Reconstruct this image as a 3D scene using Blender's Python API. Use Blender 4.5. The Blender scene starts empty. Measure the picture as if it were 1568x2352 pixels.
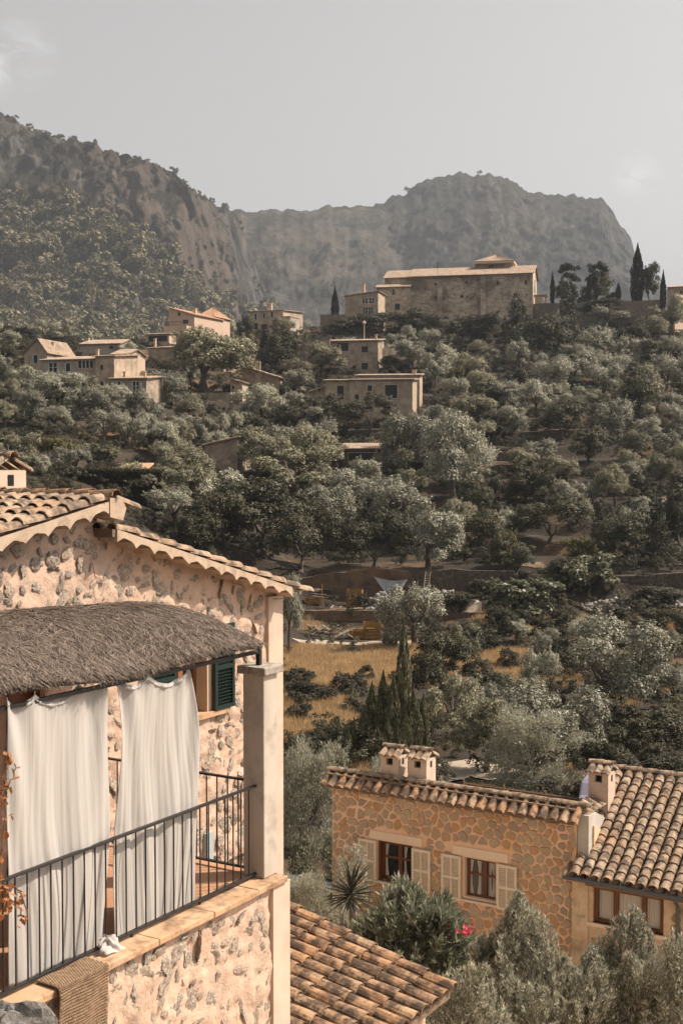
import bpy, bmesh, math, random
import numpy as np
from mathutils import Vector, Matrix
R = math.radians
C = bpy.context.scene.collection
SC = bpy.context.scene
random.seed(7)
# ------------------------------------------------------------------ camera, sky, sun, exposure
FPX, CX, CY, HOR = 3000.0, 784.0, 1176.0, 1050.0      # focal length and centre in photo pixels (1568 wide)
PITCH = math.atan((CY - HOR) / FPX)
cam = bpy.data.cameras.new('camera'); camo = bpy.data.objects.new('camera', cam); C.objects.link(camo)
cam.sensor_fit = 'HORIZONTAL'; cam.sensor_width = 36.0; cam.lens = 36.0 * FPX / 1568.0
cam.clip_start = 0.3; cam.clip_end = 20000
camo.rotation_euler = (math.pi / 2 - PITCH, 0, 0)
SC.camera = camo
SUN_EL, SUN_AZ = 49.0, 9.0        # azimuth: degrees from +X towards +Y (away from the camera)
sd = Vector((math.cos(R(SUN_EL)) * math.cos(R(SUN_AZ)), math.cos(R(SUN_EL)) * math.sin(R(SUN_AZ)), math.sin(R(SUN_EL))))
sun = bpy.data.lights.new('sun', 'SUN'); suno = bpy.data.objects.new('sun', sun); C.objects.link(suno)
sun.energy = 5.0; sun.angle = R(0.5); sun.color = (1.0, 0.86, 0.71)
suno.rotation_euler = (-sd).to_track_quat('-Z', 'Y').to_euler()
W = bpy.data.worlds.new('World'); SC.world = W; W.use_nodes = True
wn = W.node_tree.nodes; wl = W.node_tree.links; wn.clear()
sky = wn.new('ShaderNodeTexSky'); sky.sky_type = 'NISHITA'; sky.sun_disc = False
sky.sun_elevation = R(SUN_EL); sky.sun_rotation = R(90 - SUN_AZ)
sky.air_density = 1.0; sky.dust_density = 5.0; sky.ozone_density = 1.0; sky.altitude = 200
hs = wn.new('ShaderNodeHueSaturation'); hs.inputs['Saturation'].default_value = 0.03
tint = wn.new('ShaderNodeMixRGB'); tint.blend_type = 'MULTIPLY'; tint.inputs[0].default_value = 1
tint.inputs[2].default_value = (1.0, .978, .966, 1)
# thin wisps of cloud, soft noise on the view direction, wherever the sky is high
tcw = wn.new('ShaderNodeTexCoord')
mpw = wn.new('ShaderNodeMapping'); mpw.inputs['Scale'].default_value = (1.0, 1.0, 2.4)
mpw.inputs['Location'].default_value = (0.0, 0.0, 0.0)
nzw = wn.new('ShaderNodeTexNoise'); nzw.inputs['Scale'].default_value = 26; nzw.inputs['Detail'].default_value = 9
nzw.inputs['Roughness'].default_value = 0.62; nzw.inputs['Distortion'].default_value = 0.8
rpw = wn.new('ShaderNodeValToRGB'); rpw.color_ramp.elements[0].position = 0.44; rpw.color_ramp.elements[1].position = 0.72
mxw = wn.new('ShaderNodeMixRGB'); mxw.inputs[2].default_value = (9.0, 9.0, 9.0, 1)
mlt = wn.new('ShaderNodeMath'); mlt.operation = 'MULTIPLY'; mlt.inputs[1].default_value = 0.75
bgw = wn.new('ShaderNodeBackground'); bgw.inputs['Strength'].default_value = 0.106
ow = wn.new('ShaderNodeOutputWorld')
wl.new(sky.outputs[0], hs.inputs['Color']); wl.new(hs.outputs[0], tint.inputs[1])
wl.new(tcw.outputs['Generated'], mpw.inputs[0]); wl.new(mpw.outputs[0], nzw.inputs['Vector'])
wl.new(nzw.outputs[0], rpw.inputs[0])
# the few clouds hang in two parts of the sky: high on the left, and one wisp low on the right
acc = None
for (cd, rad, amt) in (((-.262, .925, .275), .036, .85), ((-.27, .94, .24), .022, .7), ((-.225, .93, .285), .030, .22), ((.214, .954, .203), .020, .28)):
    nv_ = wn.new('ShaderNodeVectorMath'); nv_.operation = 'NORMALIZE'; wl.new(tcw.outputs['Generated'], nv_.inputs[0])
    dv = wn.new('ShaderNodeVectorMath'); dv.operation = 'DISTANCE'; dv.inputs[1].default_value = Vector(cd).normalized(); wl.new(nv_.outputs[0], dv.inputs[0])
    mr_ = wn.new('ShaderNodeMapRange'); mr_.inputs['From Min'].default_value = rad; mr_.inputs['From Max'].default_value = rad * .2; mr_.inputs['To Max'].default_value = amt; wl.new(dv.outputs['Value'], mr_.inputs[0])
    if acc is None: acc = mr_.outputs[0]
    else:
        mxm = wn.new('ShaderNodeMath'); mxm.operation = 'MAXIMUM'; wl.new(acc, mxm.inputs[0]); wl.new(mr_.outputs[0], mxm.inputs[1]); acc = mxm.outputs[0]
wl.new(acc, mlt.inputs[1]); wl.new(rpw.outputs[0], mlt.inputs[0]); wl.new(mlt.outputs[0], mxw.inputs[0])
wl.new(tint.outputs[0], mxw.inputs[1]); wl.new(mxw.outputs[0], bgw.inputs[0]); wl.new(bgw.outputs[0], ow.inputs[0])
SC.view_settings.view_transform = 'Standard'; SC.view_settings.look = 'None'
SC.view_settings.exposure = 0.48; SC.view_settings.gamma = 1.0; SC.view_settings.use_curve_mapping = False
SC.render.engine = 'CYCLES'
SC.cycles.use_denoising = True
SC.cycles.max_bounces = 7; SC.cycles.diffuse_bounces = 4; SC.cycles.transmission_bounces = 4
SC.cycles.volume_bounces = 0; SC.cycles.transparent_max_bounces = 8
SC.cycles.use_adaptive_sampling = True; SC.cycles.adaptive_threshold = 0.02
SC.cycles.caustics_reflective = False; SC.cycles.caustics_refractive = False

# ------------------------------------------------------------------ projection helpers (photo pixels -> points at a real distance)
_f = Vector((0, math.cos(PITCH), -math.sin(PITCH))); _u = Vector((0, math.sin(PITCH), math.cos(PITCH)))
def ray(px, py):
    return _f + Vector((1, 0, 0)) * ((px - CX) / FPX) + _u * ((CY - py) / FPX)
def at(px, py, D):
    d = ray(px, py); return d * (D / d.y)
Z = Vector((0, 0, 1))
class Frame:
    """vertical plane: X along it, N its outward normal (towards the viewer)"""
    def __init__(s, o, a):
        s.o = Vector(o); s.a = a; s.X = Vector((math.cos(a), math.sin(a), 0)); s.N = Vector((math.sin(a), -math.cos(a), 0))
    def pt(s, x, n=0.0, z=0.0):
        p = s.o + s.X * x + s.N * n; return Vector((p.x, p.y, z))
    def px2(s, px, py, n=0.0):
        d = ray(px, py); o = s.o + s.N * n
        t = o.dot(s.N) / d.dot(s.N); p = d * t
        return (p - o).dot(s.X), p.z
    def mat(s, x, n, z, rx=0.0):
        """matrix with local X along the frame, local Y = up, local Z = outward"""
        M = Matrix((s.X.to_4d(), Z.to_4d(), s.N.to_4d(), (0, 0, 0, 1))).transposed()
        M[3][0] = M[3][1] = M[3][2] = 0; M[0][3], M[1][3], M[2][3] = s.pt(x, n, z); M[3][3] = 1
        return M
# ------------------------------------------------------------------ objects
ORG = {}
def tag(o, label=None, cat=None, group=None, kind=None):
    if label: o['label'] = label
    if cat: o['category'] = cat
    if group: o['group'] = group
    if kind: o['kind'] = kind
    return o
def thing(name, loc, label, cat, group=None):
    o = bpy.data.objects.new(name, None); C.objects.link(o); o.location = loc; ORG[o.name] = Vector(loc)
    o.empty_display_size = 0.3
    return tag(o, label, cat, group)
def put(mesh, name, parent=None, M=None, label=None, kind=None):
    """link an object that uses this mesh; M is its world matrix"""
    o = bpy.data.objects.new(name, mesh); C.objects.link(o)
    M = M or Matrix.Identity(4)
    if parent is not None:
        o.parent = parent
        o.matrix_basis = Matrix.Translation(-ORG[parent.name]) @ M
    else:
        o.matrix_basis = M
    ORG[o.name] = M.translation.copy()
    if label: o['label'] = label
    if kind: o['kind'] = kind
    return o
def mesh_np(name, v, f, mat, smooth=False, rnd=None):
    me = bpy.data.meshes.new(name)
    v = np.asarray(v, dtype=np.float32); f = np.asarray(f, dtype=np.int32)
    n, k = f.shape
    me.vertices.add(len(v)); me.vertices.foreach_set('co', v.ravel())
    me.loops.add(n * k); me.loops.foreach_set('vertex_index', f.ravel())
    me.polygons.add(n); me.polygons.foreach_set('loop_start', np.arange(0, n * k, k, dtype=np.int32))
    try: me.polygons.foreach_set('loop_total', np.full(n, k, dtype=np.int32))
    except Exception: pass
    if smooth: me.polygons.foreach_set('use_smooth', np.ones(n, dtype=bool))
    me.update(calc_edges=True); me.validate()
    if rnd is not None:
        a = me.attributes.new('rnd', 'FLOAT', 'FACE'); a.data.foreach_set('value', np.asarray(rnd, dtype=np.float32))
    if mat: me.materials.append(mat)
    return me
class MB:
    """collects shapes in world coordinates; build() links them as one mesh object"""
    def __init__(s): s.v = []; s.f = []
    def add(s, vs, fs):
        b = len(s.v); s.v += [tuple(p) for p in vs]; s.f += [tuple(b + i for i in f) for f in fs]; return s
    def hexa(s, p):   # 8 corners: bottom 0-3 counter-clockwise, top 4-7
        return s.add(p, [(3, 2, 1, 0), (4, 5, 6, 7), (0, 1, 5, 4), (1, 2, 6, 5), (2, 3, 7, 6), (3, 0, 4, 7)])
    def box(s, fr, x0, x1, n0, n1, z0, z1):
        """box in a frame; n0<n1"""
        P = [fr.pt(x0, n1, z0), fr.pt(x1, n1, z0), fr.pt(x1, n0, z0), fr.pt(x0, n0, z0),
             fr.pt(x0, n1, z1), fr.pt(x1, n1, z1), fr.pt(x1, n0, z1), fr.pt(x0, n0, z1)]
        return s.hexa(P)
    def prism(s, fr, poly, n0, n1):
        """polygon [(x,z)] counter-clockwise seen from the front, extruded n0..n1"""
        k = len(poly)
        P = [fr.pt(x, n1, z) for x, z in poly] + [fr.pt(x, n0, z) for x, z in poly]
        F = [tuple(range(k)), tuple(range(2 * k - 1, k - 1, -1))]
        F += [(i, k + i, k + (i + 1) % k, (i + 1) % k) for i in range(k)]
        return s.add(P, F)
    def tube(s, pts, rad, n=6, cap=True):
        pts = [Vector(p) for p in pts]
        if not hasattr(rad, '__len__'): rad = [rad] * len(pts)
        b = []; prev = None
        for i, p in enumerate(pts):
            t = (pts[min(i + 1, len(pts) - 1)] - pts[max(i - 1, 0)]).normalized()
            a = prev if prev is not None else (Vector((1, 0, 0)) if abs(t.x) < 0.8 else Vector((0, 1, 0)))
            a = (a - t * a.dot(t)).normalized(); prev = a; c = t.cross(a)
            for j in range(n):
                th = 2 * math.pi * j / n
                b.append(p + (a * math.cos(th) + c * math.sin(th)) * rad[i])
        F = []
        for i in range(len(pts) - 1):
            for j in range(n):
                F.append((i * n + j, i * n + (j + 1) % n, (i + 1) * n + (j + 1) % n, (i + 1) * n + j))
        if cap:
            F.append(tuple(range(n - 1, -1, -1))); F.append(tuple((len(pts) - 1) * n + j for j in range(n)))
        return s.add(b, F)
    def grid(s, fn, nu, nv):
        """fn(u,v) -> point"""
        P = [fn(i / nu, j / nv) for j in range(nv + 1) for i in range(nu + 1)]
        F = [(j * (nu + 1) + i, j * (nu + 1) + i + 1, (j + 1) * (nu + 1) + i + 1, (j + 1) * (nu + 1) + i) for j in range(nv) for i in range(nu)]
        return s.add(P, F)
    def mesh(s, name, mat, origin=(0, 0, 0), smooth=False):
        me = bpy.data.meshes.new(name); o = Vector(origin)
        me.from_pydata([tuple(Vector(p) - o) for p in s.v], [], s.f); me.update()
        if smooth:
            for p in me.polygons: p.use_smooth = True
        if mat: me.materials.append(mat)
        return me
    def build(s, name, mat, parent=None, smooth=False, label=None, kind=None):
        if parent is not None: o = ORG[parent.name]
        else: o = Vector(np.mean(np.array(s.v), axis=0)); o.z = min(p[2] for p in s.v)
        return put(s.mesh(name, mat, o, smooth), name, parent, Matrix.Translation(o), label, kind)
# ------------------------------------------------------------------ numpy noise
_rg = np.random.RandomState(11); _perm = _rg.permutation(512); _perm = np.concatenate([_perm, _perm, _perm])
_grad = _rg.normal(size=(512, 3)); _grad /= np.linalg.norm(_grad, axis=1)[:, None]
def pnoise(P):
    P = np.asarray(P, dtype=np.float64); i = np.floor(P).astype(int); f = P - i
    u = f * f * f * (f * (f * 6 - 15) + 10); i = i & 511; r = np.zeros(len(P))
    for dx in (0, 1):
        for dy in (0, 1):
            for dz in (0, 1):
                h = _perm[_perm[_perm[(i[:, 0] + dx) & 511] + ((i[:, 1] + dy) & 511)] + ((i[:, 2] + dz) & 511)]
                g = _grad[h & 511]; d = f - np.array([dx, dy, dz])
                w = (u[:, 0] if dx else 1 - u[:, 0]) * (u[:, 1] if dy else 1 - u[:, 1]) * (u[:, 2] if dz else 1 - u[:, 2])
                r += w * (g * d).sum(1)
    return r * 1.5
def fbm(P, oct=5, gain=0.5, ridged=False):
    P = np.asarray(P, dtype=np.float64); a = 1.0; s = np.zeros(len(P))
    for k in range(oct):
        n = pnoise(P * (2.03 ** k) + 17.3 * k)
        s += a * ((1 - 2 * np.abs(n)) if ridged else n); a *= gain
    return s
# ------------------------------------------------------------------ materials
MATS = {}
def nd(nt, t, **kw):
    n = nt.nodes.new(t)
    for k, v in kw.items():
        if k in n.inputs: n.inputs[k].default_value = v
        else: setattr(n, k, v)
    return n
def ramp(nt, cols, pos=None):
    r = nt.nodes.new('ShaderNodeValToRGB'); e = r.color_ramp.elements
    n = len(cols); pos = pos or [0.28 + 0.44 * i / max(1, n - 1) for i in range(n)]
    while len(e) < n: e.new(0.5)
    for i in range(n): e[i].position = pos[i]; e[i].color = (*cols[i], 1)
    return r
GAIN = .84
def mk(name, cols, scale=3.0, pos=None, rough=0.85, bump=0.3, bscale=None, bdist=0.02, rand=0.0, stretch=None, detail=6,
       stain=None, sscale=1.5, samt=0.5, spos=(0.5, 0.62), local=False, spec=0.3, rcols=None, rmix=0.6):
    """noise-mixed colours on world position (or the piece's own coordinates), optional per-object tint, stains and bump"""
    if name in MATS: return MATS[name]
    cols = [tuple(v * GAIN for v in c) for c in cols]; rcols = rcols and [tuple(v * GAIN for v in c) for c in rcols]
    m = bpy.data.materials.new(name); m.use_nodes = True; nt = m.node_tree; L = nt.links
    b = nt.nodes['Principled BSDF']; b.inputs['Roughness'].default_value = rough
    b.inputs['Specular IOR Level'].default_value = spec
    src = nd(nt, 'ShaderNodeTexCoord').outputs['Object'] if local else nd(nt, 'ShaderNodeNewGeometry').outputs['Position']
    oi = None
    if local or rand or rcols: oi = nd(nt, 'ShaderNodeObjectInfo')
    if local:
        ad = nd(nt, 'ShaderNodeVectorMath', operation='ADD'); cb = nd(nt, 'ShaderNodeVectorMath', operation='SCALE'); cb.inputs['Scale'].default_value = 1.0
        L.new(oi.outputs['Location'], cb.inputs[0]); L.new(src, ad.inputs[0]); L.new(cb.outputs[0], ad.inputs[1]); src = ad.outputs[0]
    if stretch:
        mp = nd(nt, 'ShaderNodeMapping'); mp.inputs['Scale'].default_value = stretch; L.new(src, mp.inputs[0]); src2 = mp.outputs[0]
    else: src2 = src
    n1 = nd(nt, 'ShaderNodeTexNoise', Scale=scale, Detail=detail, Roughness=0.62); L.new(src2, n1.inputs['Vector'])
    r1 = ramp(nt, cols, pos); L.new(n1.outputs[0], r1.inputs[0]); col = r1.outputs[0]
    if rcols:
        r2 = ramp(nt, rcols, [i / max(1, len(rcols) - 1) for i in range(len(rcols))]); L.new(oi.outputs['Random'], r2.inputs[0])
        mx = nd(nt, 'ShaderNodeMixRGB'); mx.inputs[0].default_value = rmix; L.new(col, mx.inputs[1]); L.new(r2.outputs[0], mx.inputs[2]); col = mx.outputs[0]
    if stain:
        n2 = nd(nt, 'ShaderNodeTexNoise', Scale=sscale, Detail=7, Roughness=0.68); L.new(src, n2.inputs['Vector'])
        r3 = ramp(nt, [(0, 0, 0), (1, 1, 1)], list(spos)); L.new(n2.outputs[0], r3.inputs[0])
        ml = nd(nt, 'ShaderNodeMath', operation='MULTIPLY'); ml.inputs[1].default_value = samt; L.new(r3.outputs[0], ml.inputs[0])
        mx = nd(nt, 'ShaderNodeMixRGB'); mx.inputs[2].default_value = (*stain, 1); L.new(ml.outputs[0], mx.inputs[0]); L.new(col, mx.inputs[1]); col = mx.outputs[0]
    if rand:
        h = nd(nt, 'ShaderNodeHueSaturation'); mr = nd(nt, 'ShaderNodeMapRange'); mr.inputs['To Min'].default_value = 1 - rand; mr.inputs['To Max'].default_value = 1 + rand
        L.new(oi.outputs['Random'], mr.inputs[0]); L.new(mr.outputs[0], h.inputs['Value']); L.new(col, h.inputs['Color']); col = h.outputs[0]
    L.new(col, b.inputs['Base Color'])
    if bump:
        n4 = nd(nt, 'ShaderNodeTexNoise', Scale=bscale or scale * 6, Detail=6, Roughness=0.65); L.new(src, n4.inputs['Vector'])
        bp = nd(nt, 'ShaderNodeBump', Strength=bump, Distance=bdist); L.new(n4.outputs[0], bp.inputs['Height']); L.new(bp.outputs[0], b.inputs['Normal'])
    MATS[name] = m; return m
def mk_leaf(name, lo, hi, trans=0.25, rand=0.15, rough=0.55, tip=None, spec=0.25):
    """leaf colours vary by leaf (face attribute) and by plant"""
    if name in MATS: return MATS[name]
    m = bpy.data.materials.new(name); m.use_nodes = True; nt = m.node_tree; L = nt.links
    b = nt.nodes['Principled BSDF']; b.inputs['Roughness'].default_value = rough; b.inputs['Specular IOR Level'].default_value = spec
    at_ = nd(nt, 'ShaderNodeAttribute', attribute_name='rnd')
    cols = [lo, hi] if tip is None else [lo, hi, tip]
    r = ramp(nt, cols, [0.1, 0.9] if tip is None else [0.1, 0.8, 0.97]); L.new(at_.outputs['Fac'], r.inputs[0])
    oi = nd(nt, 'ShaderNodeObjectInfo'); mr = nd(nt, 'ShaderNodeMapRange'); mr.inputs['To Min'].default_value = 1 - rand; mr.inputs['To Max'].default_value = 1 + rand
    h = nd(nt, 'ShaderNodeHueSaturation'); L.new(oi.outputs['Random'], mr.inputs[0]); L.new(mr.outputs[0], h.inputs['Value']); L.new(r.outputs[0], h.inputs['Color'])
    L.new(h.outputs[0], b.inputs['Base Color'])
    tr = nd(nt, 'ShaderNodeBsdfTranslucent'); L.new(h.outputs[0], tr.inputs[0])
    mx = nd(nt, 'ShaderNodeMixShader'); mx.inputs[0].default_value = trans
    L.new(b.outputs[0], mx.inputs[1]); L.new(tr.outputs[0], mx.inputs[2]); L.new(mx.outputs[0], nt.nodes['Material Output'].inputs['Surface'])
    MATS[name] = m; return m
def plain(name, col, rough=0.7, metal=0.0, spec=0.4):
    if name in MATS: return MATS[name]
    m = bpy.data.materials.new(name); m.use_nodes = True; b = m.node_tree.nodes['Principled BSDF']
    b.inputs['Base Color'].default_value = (*col, 1); b.inputs['Roughness'].default_value = rough; b.inputs['Metallic'].default_value = metal
    b.inputs['Specular IOR Level'].default_value = spec
    MATS[name] = m; return m
# ------------------------------------------------------------------ the ground: valley floor rising to the village hill
_PL = ([2, 20, 45, 70, 85, 100, 115, 130, 150, 170, 200, 240, 270, 300, 400, 520, 700, 1000, 2600],
       [-9, -9.5, -10, -10, -9, -6, -2.7, -.4, 2.2, 6.8, 12.7, 20.6, 24, 24, 20, 26, 40, 60, 60])
_PM = ([2, 20, 28, 45, 65, 92, 105, 115.5, 116.5, 119, 122, 123.5, 133, 152, 175, 195, 230, 275, 312, 330, 360, 450, 700, 1000, 2600],
       [-9, -11, -11.7, -12.5, -13.6, -14.7, -14.9, -15.1, -13.8, -13.7, -13.5, -10.9, -9.9, -5.6, .9, 5.2, 13.8, 23.4, 31.2, 33, 32, 24, 36, 60, 60])
_PR = ([2, 20, 28, 45, 65, 92, 105, 112, 116, 117.5, 133, 152, 175, 250, 285, 300, 345, 400, 500, 700, 1000, 2600],
       [-9, -11, -11.7, -12.6, -13.7, -14.4, -13.6, -12.9, -12.4, -10.6, -8.2, -3.5, 2.9, 20.8, 29.5, 33, 34, 24, 10, 20, 30, 30])
def ground_z(x, y):
    x = np.atleast_1d(np.asarray(x, float)); y = np.atleast_1d(np.asarray(y, float))
    t = np.clip(CX + FPX * x / np.maximum(y, 1), -400, 2000)
    zl = np.interp(y, *_PL); zm = np.interp(y, *_PM); zr = np.interp(y, *_PR)
    a = np.clip(t / 784, 0, 1); a = a * a * (3 - 2 * a); b = np.clip((t - 784) / 784, 0, 1); b = b * b * (3 - 2 * b)
    z = np.where(t < 784, zl * (1 - a) + zm * a, zm * (1 - b) + zr * b)
    # farmed terraces on the slope
    q = 2.1; wob = pnoise(np.stack([x / 40, y / 40, x * 0 + 3.3], 1)) * 1.2
    zz = (z + wob) / q; fr = zz - np.floor(zz)
    st = np.clip((fr - 0.62) / 0.30, 0, 1); st = st * st * (3 - 2 * st)
    tz = (np.floor(zz) + st) * q - wob
    k = 0.75 * np.clip((y - 124) / 6, 0, 1) * np.clip((300 - y) / 30, 0, 1)
    z = z * (1 - k) + tz * k
    z = z + 0.25 * pnoise(np.stack([x / 3.5, y / 3.5, x * 0 + 9.1], 1)) * np.clip((y - 25) / 20, 0, 1)
    return z
def gz(x, y): return float(ground_z(x, y)[0])
def hit(px, py, d0=24.0, d1=420.0):
    """where the view ray through a photo pixel meets the ground"""
    d = ray(px, py); ys = np.arange(d0, d1, 0.5)
    P = np.outer(ys / d.y, np.array(d)); g = ground_z(P[:, 0], P[:, 1])
    k = np.nonzero(P[:, 2] <= g)[0]
    i = k[0] if len(k) else len(ys) - 1
    p = d * (ys[i] / d.y); return Vector((p.x, p.y, gz(p.x, p.y)))
M_GROUND = mk('hillside_soil', [(.02, .0145, .0095), (.042, .03, .02), (.065, .05, .028)], scale=.22, bump=.6, bscale=2.5, bdist=.3,
              stain=(.20, .115, .05), sscale=.06, spos=(.52, .64), samt=.6)
ts = np.concatenate([np.linspace(-3500, -250, 26)[:-1], np.linspace(-250, 1820, 231), np.linspace(1820, 5000, 26)[1:]])
ds = np.concatenate([np.linspace(3, 60, 30)[:-1], np.linspace(60, 112, 40)[:-1], np.linspace(112, 345, 330)[:-1], np.linspace(345, 1000, 60)[:-1], np.linspace(1000, 2600, 12)])
TT, DD = np.meshgrid(ts, ds); XX = (TT - CX) / FPX * DD
ZZ = ground_z(XX.ravel(), DD.ravel())
nu, nv = len(ts), len(ds)
idx = np.arange(nu * nv).reshape(nv, nu)
def quads(idx): return np.stack([idx[:-1, :-1].ravel(), idx[:-1, 1:].ravel(), idx[1:, 1:].ravel(), idx[1:, :-1].ravel()], 1)
g = put(mesh_np('ground', np.stack([XX.ravel(), DD.ravel(), ZZ], 1), quads(idx), M_GROUND, smooth=True), 'ground')
tag(g, 'terraced brown hillside and valley floor under the olive trees', 'ground', kind='structure')

# ------------------------------------------------------------------ mountains
def mountain_mat(name, rock, veg, ochre, vz, vs, vthr):
    m = bpy.data.materials.new(name); m.use_nodes = True; nt = m.node_tree; L = nt.links; b = nt.nodes['Principled BSDF']
    b.inputs['Roughness'].default_value = .95; b.inputs['Specular IOR Level'].default_value = .1
    gm = nd(nt, 'ShaderNodeNewGeometry'); mp = nd(nt, 'ShaderNodeMapping'); mp.inputs['Scale'].default_value = (1, 1, .32); L.new(gm.outputs['Position'], mp.inputs[0])
    n1 = nd(nt, 'ShaderNodeTexNoise', Scale=.055, Detail=13, Roughness=.80); L.new(mp.outputs[0], n1.inputs['Vector'])
    r1 = ramp(nt, rock, [.38, .5, .62]); L.new(n1.outputs[0], r1.inputs[0])
    n3 = nd(nt, 'ShaderNodeTexNoise', Scale=.006, Detail=5); L.new(mp.outputs[0], n3.inputs['Vector'])
    r3 = ramp(nt, [(0, 0, 0), (1, 1, 1)], [.52, .62]); L.new(n3.outputs[0], r3.inputs[0])
    mo = nd(nt, 'ShaderNodeMixRGB'); mo.inputs[2].default_value = (*ochre, 1); L.new(r1.outputs[0], mo.inputs[1])
    mm = nd(nt, 'ShaderNodeMath', operation='MULTIPLY'); mm.inputs[1].default_value = .45; L.new(r3.outputs[0], mm.inputs[0]); L.new(mm.outputs[0], mo.inputs[0])
    # scrub where the ground is flatter, broken up by noise
    n2 = nd(nt, 'ShaderNodeTexNoise', Scale=vs, Detail=9, Roughness=.7); L.new(gm.outputs['Position'], n2.inputs['Vector'])
    sx = nd(nt, 'ShaderNodeSeparateXYZ'); L.new(gm.outputs['Normal'], sx.inputs[0])
    a = nd(nt, 'ShaderNodeMath', operation='MULTIPLY_ADD'); a.inputs[1].default_value = vz; L.new(sx.outputs['Z'], a.inputs[0]); L.new(n2.outputs[0], a.inputs[2])
    r2 = ramp(nt, [(0, 0, 0), (1, 1, 1)], [vthr, min(.99, vthr + .12)]); L.new(a.outputs[0], r2.inputs[0])
    mx = nd(nt, 'ShaderNodeMixRGB'); mx.inputs[2].default_value = (*veg, 1); L.new(r2.outputs[0], mx.inputs[0]); L.new(mo.outputs[0], mx.inputs[1])
    L.new(mx.outputs[0], b.inputs['Base Color'])
    bp = nd(nt, 'ShaderNodeBump', Strength=1.0, Distance=17.0); L.new(n1.outputs[0], bp.inputs['Height']); L.new(bp.outputs[0], b.inputs['Normal'])
    return m
def mountain(name, label, sil, D0, z0, Dr, Dback, mat, amp, nu, nv, hfun, seed, t0, t1, jag):
    """height field: foot at distance D0, crest at Dr(px) whose height follows the skyline, then down again behind"""
    px = np.linspace(t0, t1, nu); ys = np.interp(px, [p[0] for p in sil], [p[1] for p in sil])
    Drv = np.interp(px, [p[0] for p in Dr], [p[1] for p in Dr]); D0v = np.interp(px, [p[0] for p in D0], [p[1] for p in D0])
    zr = (HOR - ys - 12) / FPX * Drv
    zr = zr + jag * fbm(np.stack([px / 26, px * 0 + seed, px * 0], 1), 5, .6)
    s = np.concatenate([np.linspace(0, 1, nv), 1 + np.linspace(0, 1, 16)[1:]])
    S, _ = np.meshgrid(s, px, indexing='ij')
    f = np.minimum(S, 1); bk = np.maximum(S - 1, 0)
    Dv = D0v + (Drv - D0v) * f + bk * Dback
    z = z0 + (zr - z0) * hfun(f, px) ; z = z * (1 - bk ** 1.2) + (z0 - 10) * bk ** 1.2
    X = (px - CX) / FPX * (D0v + (Drv - D0v) * f) ; 
    X = X + 0 * Dv
    P = np.stack([X.ravel(), Dv.ravel(), z.ravel()], 1)
    q = P * np.array([1, 1, .7]) / 150.0 + seed
    n = .6 * fbm(q * .5, 4, .5) + .40 * (fbm(P * np.array([1, 1, .22]) / 95.0 + seed, 5, .55, ridged=True) - .6)
    n2 = fbm(P * np.array([1, 1, .16]) / 26.0 + seed * 2, 5, .65)
    led = fbm(P * np.array([.25, .25, 1]) / 60.0 + seed * 3, 4, .6)        # ledges of the strata
    env = (np.sin(np.pi * np.clip(f, 0, 1)) ** .6).ravel() * (bk.ravel() <= 0)
    P[:, 1] -= env * (amp * n + amp * .46 * n2 + amp * .40 * led)                 # gullies and buttresses
    P[:, 0] += env * amp * .25 * pnoise(q * 1.7 + 5)
    P[:, 2] += env * amp * .16 * n2
    ok = env > 0
    idx = np.arange(P.shape[0]).reshape(len(s), nu)
    o = put(mesh_np(name, P, quads(idx), mat, smooth=False), name)
    tag(o, label, 'mountain', kind='structure')
    return P, idx
M_MT1 = mountain_mat('grey_ochre_cliff', [(.03, .028, .026), (.10, .092, .084), (.235, .217, .198)], (.042, .038, .026), (.21, .15, .105), .55, .035, .80)
M_MT2 = mountain_mat('far_grey_cliff', [(.026, .025, .023), (.068, .064, .06), (.135, .128, .12)], (.05, .046, .036), (.17, .14, .11), .5, .026, .76)
M_MT3 = mountain_mat('saddle_slope', [(.03, .028, .025), (.085, .079, .071), (.175, .163, .146)], (.05, .046, .036), (.19, .155, .11), .3, .02, .70)
SIL_L = [(-1400, 330), (-500, 250), (-200, 205), (0, 268), (60, 292), (110, 315), (170, 326), (230, 345), (300, 364), (380, 386), (420, 412), (440, 434), (480, 452), (520, 472), (545, 482), (566, 540), (600, 640), (650, 720), (720, 780), (860, 830), (1000, 870)]
SIL_R = [(560, 800), (640, 700), (700, 600), (760, 540), (820, 490), (850, 468), (900, 455), (935, 440), (985, 413), (1020, 405), (1060, 400), (1100, 398), (1140, 402), (1170, 420), (1200, 438), (1250, 447), (1300, 449), (1340, 450), (1380, 458), (1400, 490), (1420, 515), (1440, 545), (1455, 590), (1470, 622), (1490, 640), (1520, 652), (1545, 668), (1600, 690), (1800, 740), (2300, 830)]
SIL_M = [(200, 560), (400, 500), (520, 474), (545, 478), (620, 477), (700, 473), (760, 468), (850, 466), (900, 480), (1000, 560), (1200, 700)]
def h_left(f, px): return np.clip(.50 * f + .50 * np.clip((f - .42) / .42, 0, 1) ** 1.3 , 0, 1) * (1 - .0 * f) + 0 * px
def h_right(f, px): return .30 * f + .70 * (np.clip((f - .18) / .72, 0, 1) ** .9)
def h_mid(f, px): return .7 * f + .3 * f ** 2
MTL, MTLi = mountain('mountain', 'long grey and ochre cliff mountain with pine forest on its flank', SIL_L, [(-1400, 620), (260, 620), (420, 720), (560, 960), (1000, 1300)], 26, [(-1400, 1500), (0, 1300), (420, 1230), (560, 1330), (1000, 1500)], 500, M_MT1, 31, 420, 200, h_left, 3.1, -1400, 1000, 5)
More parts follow.
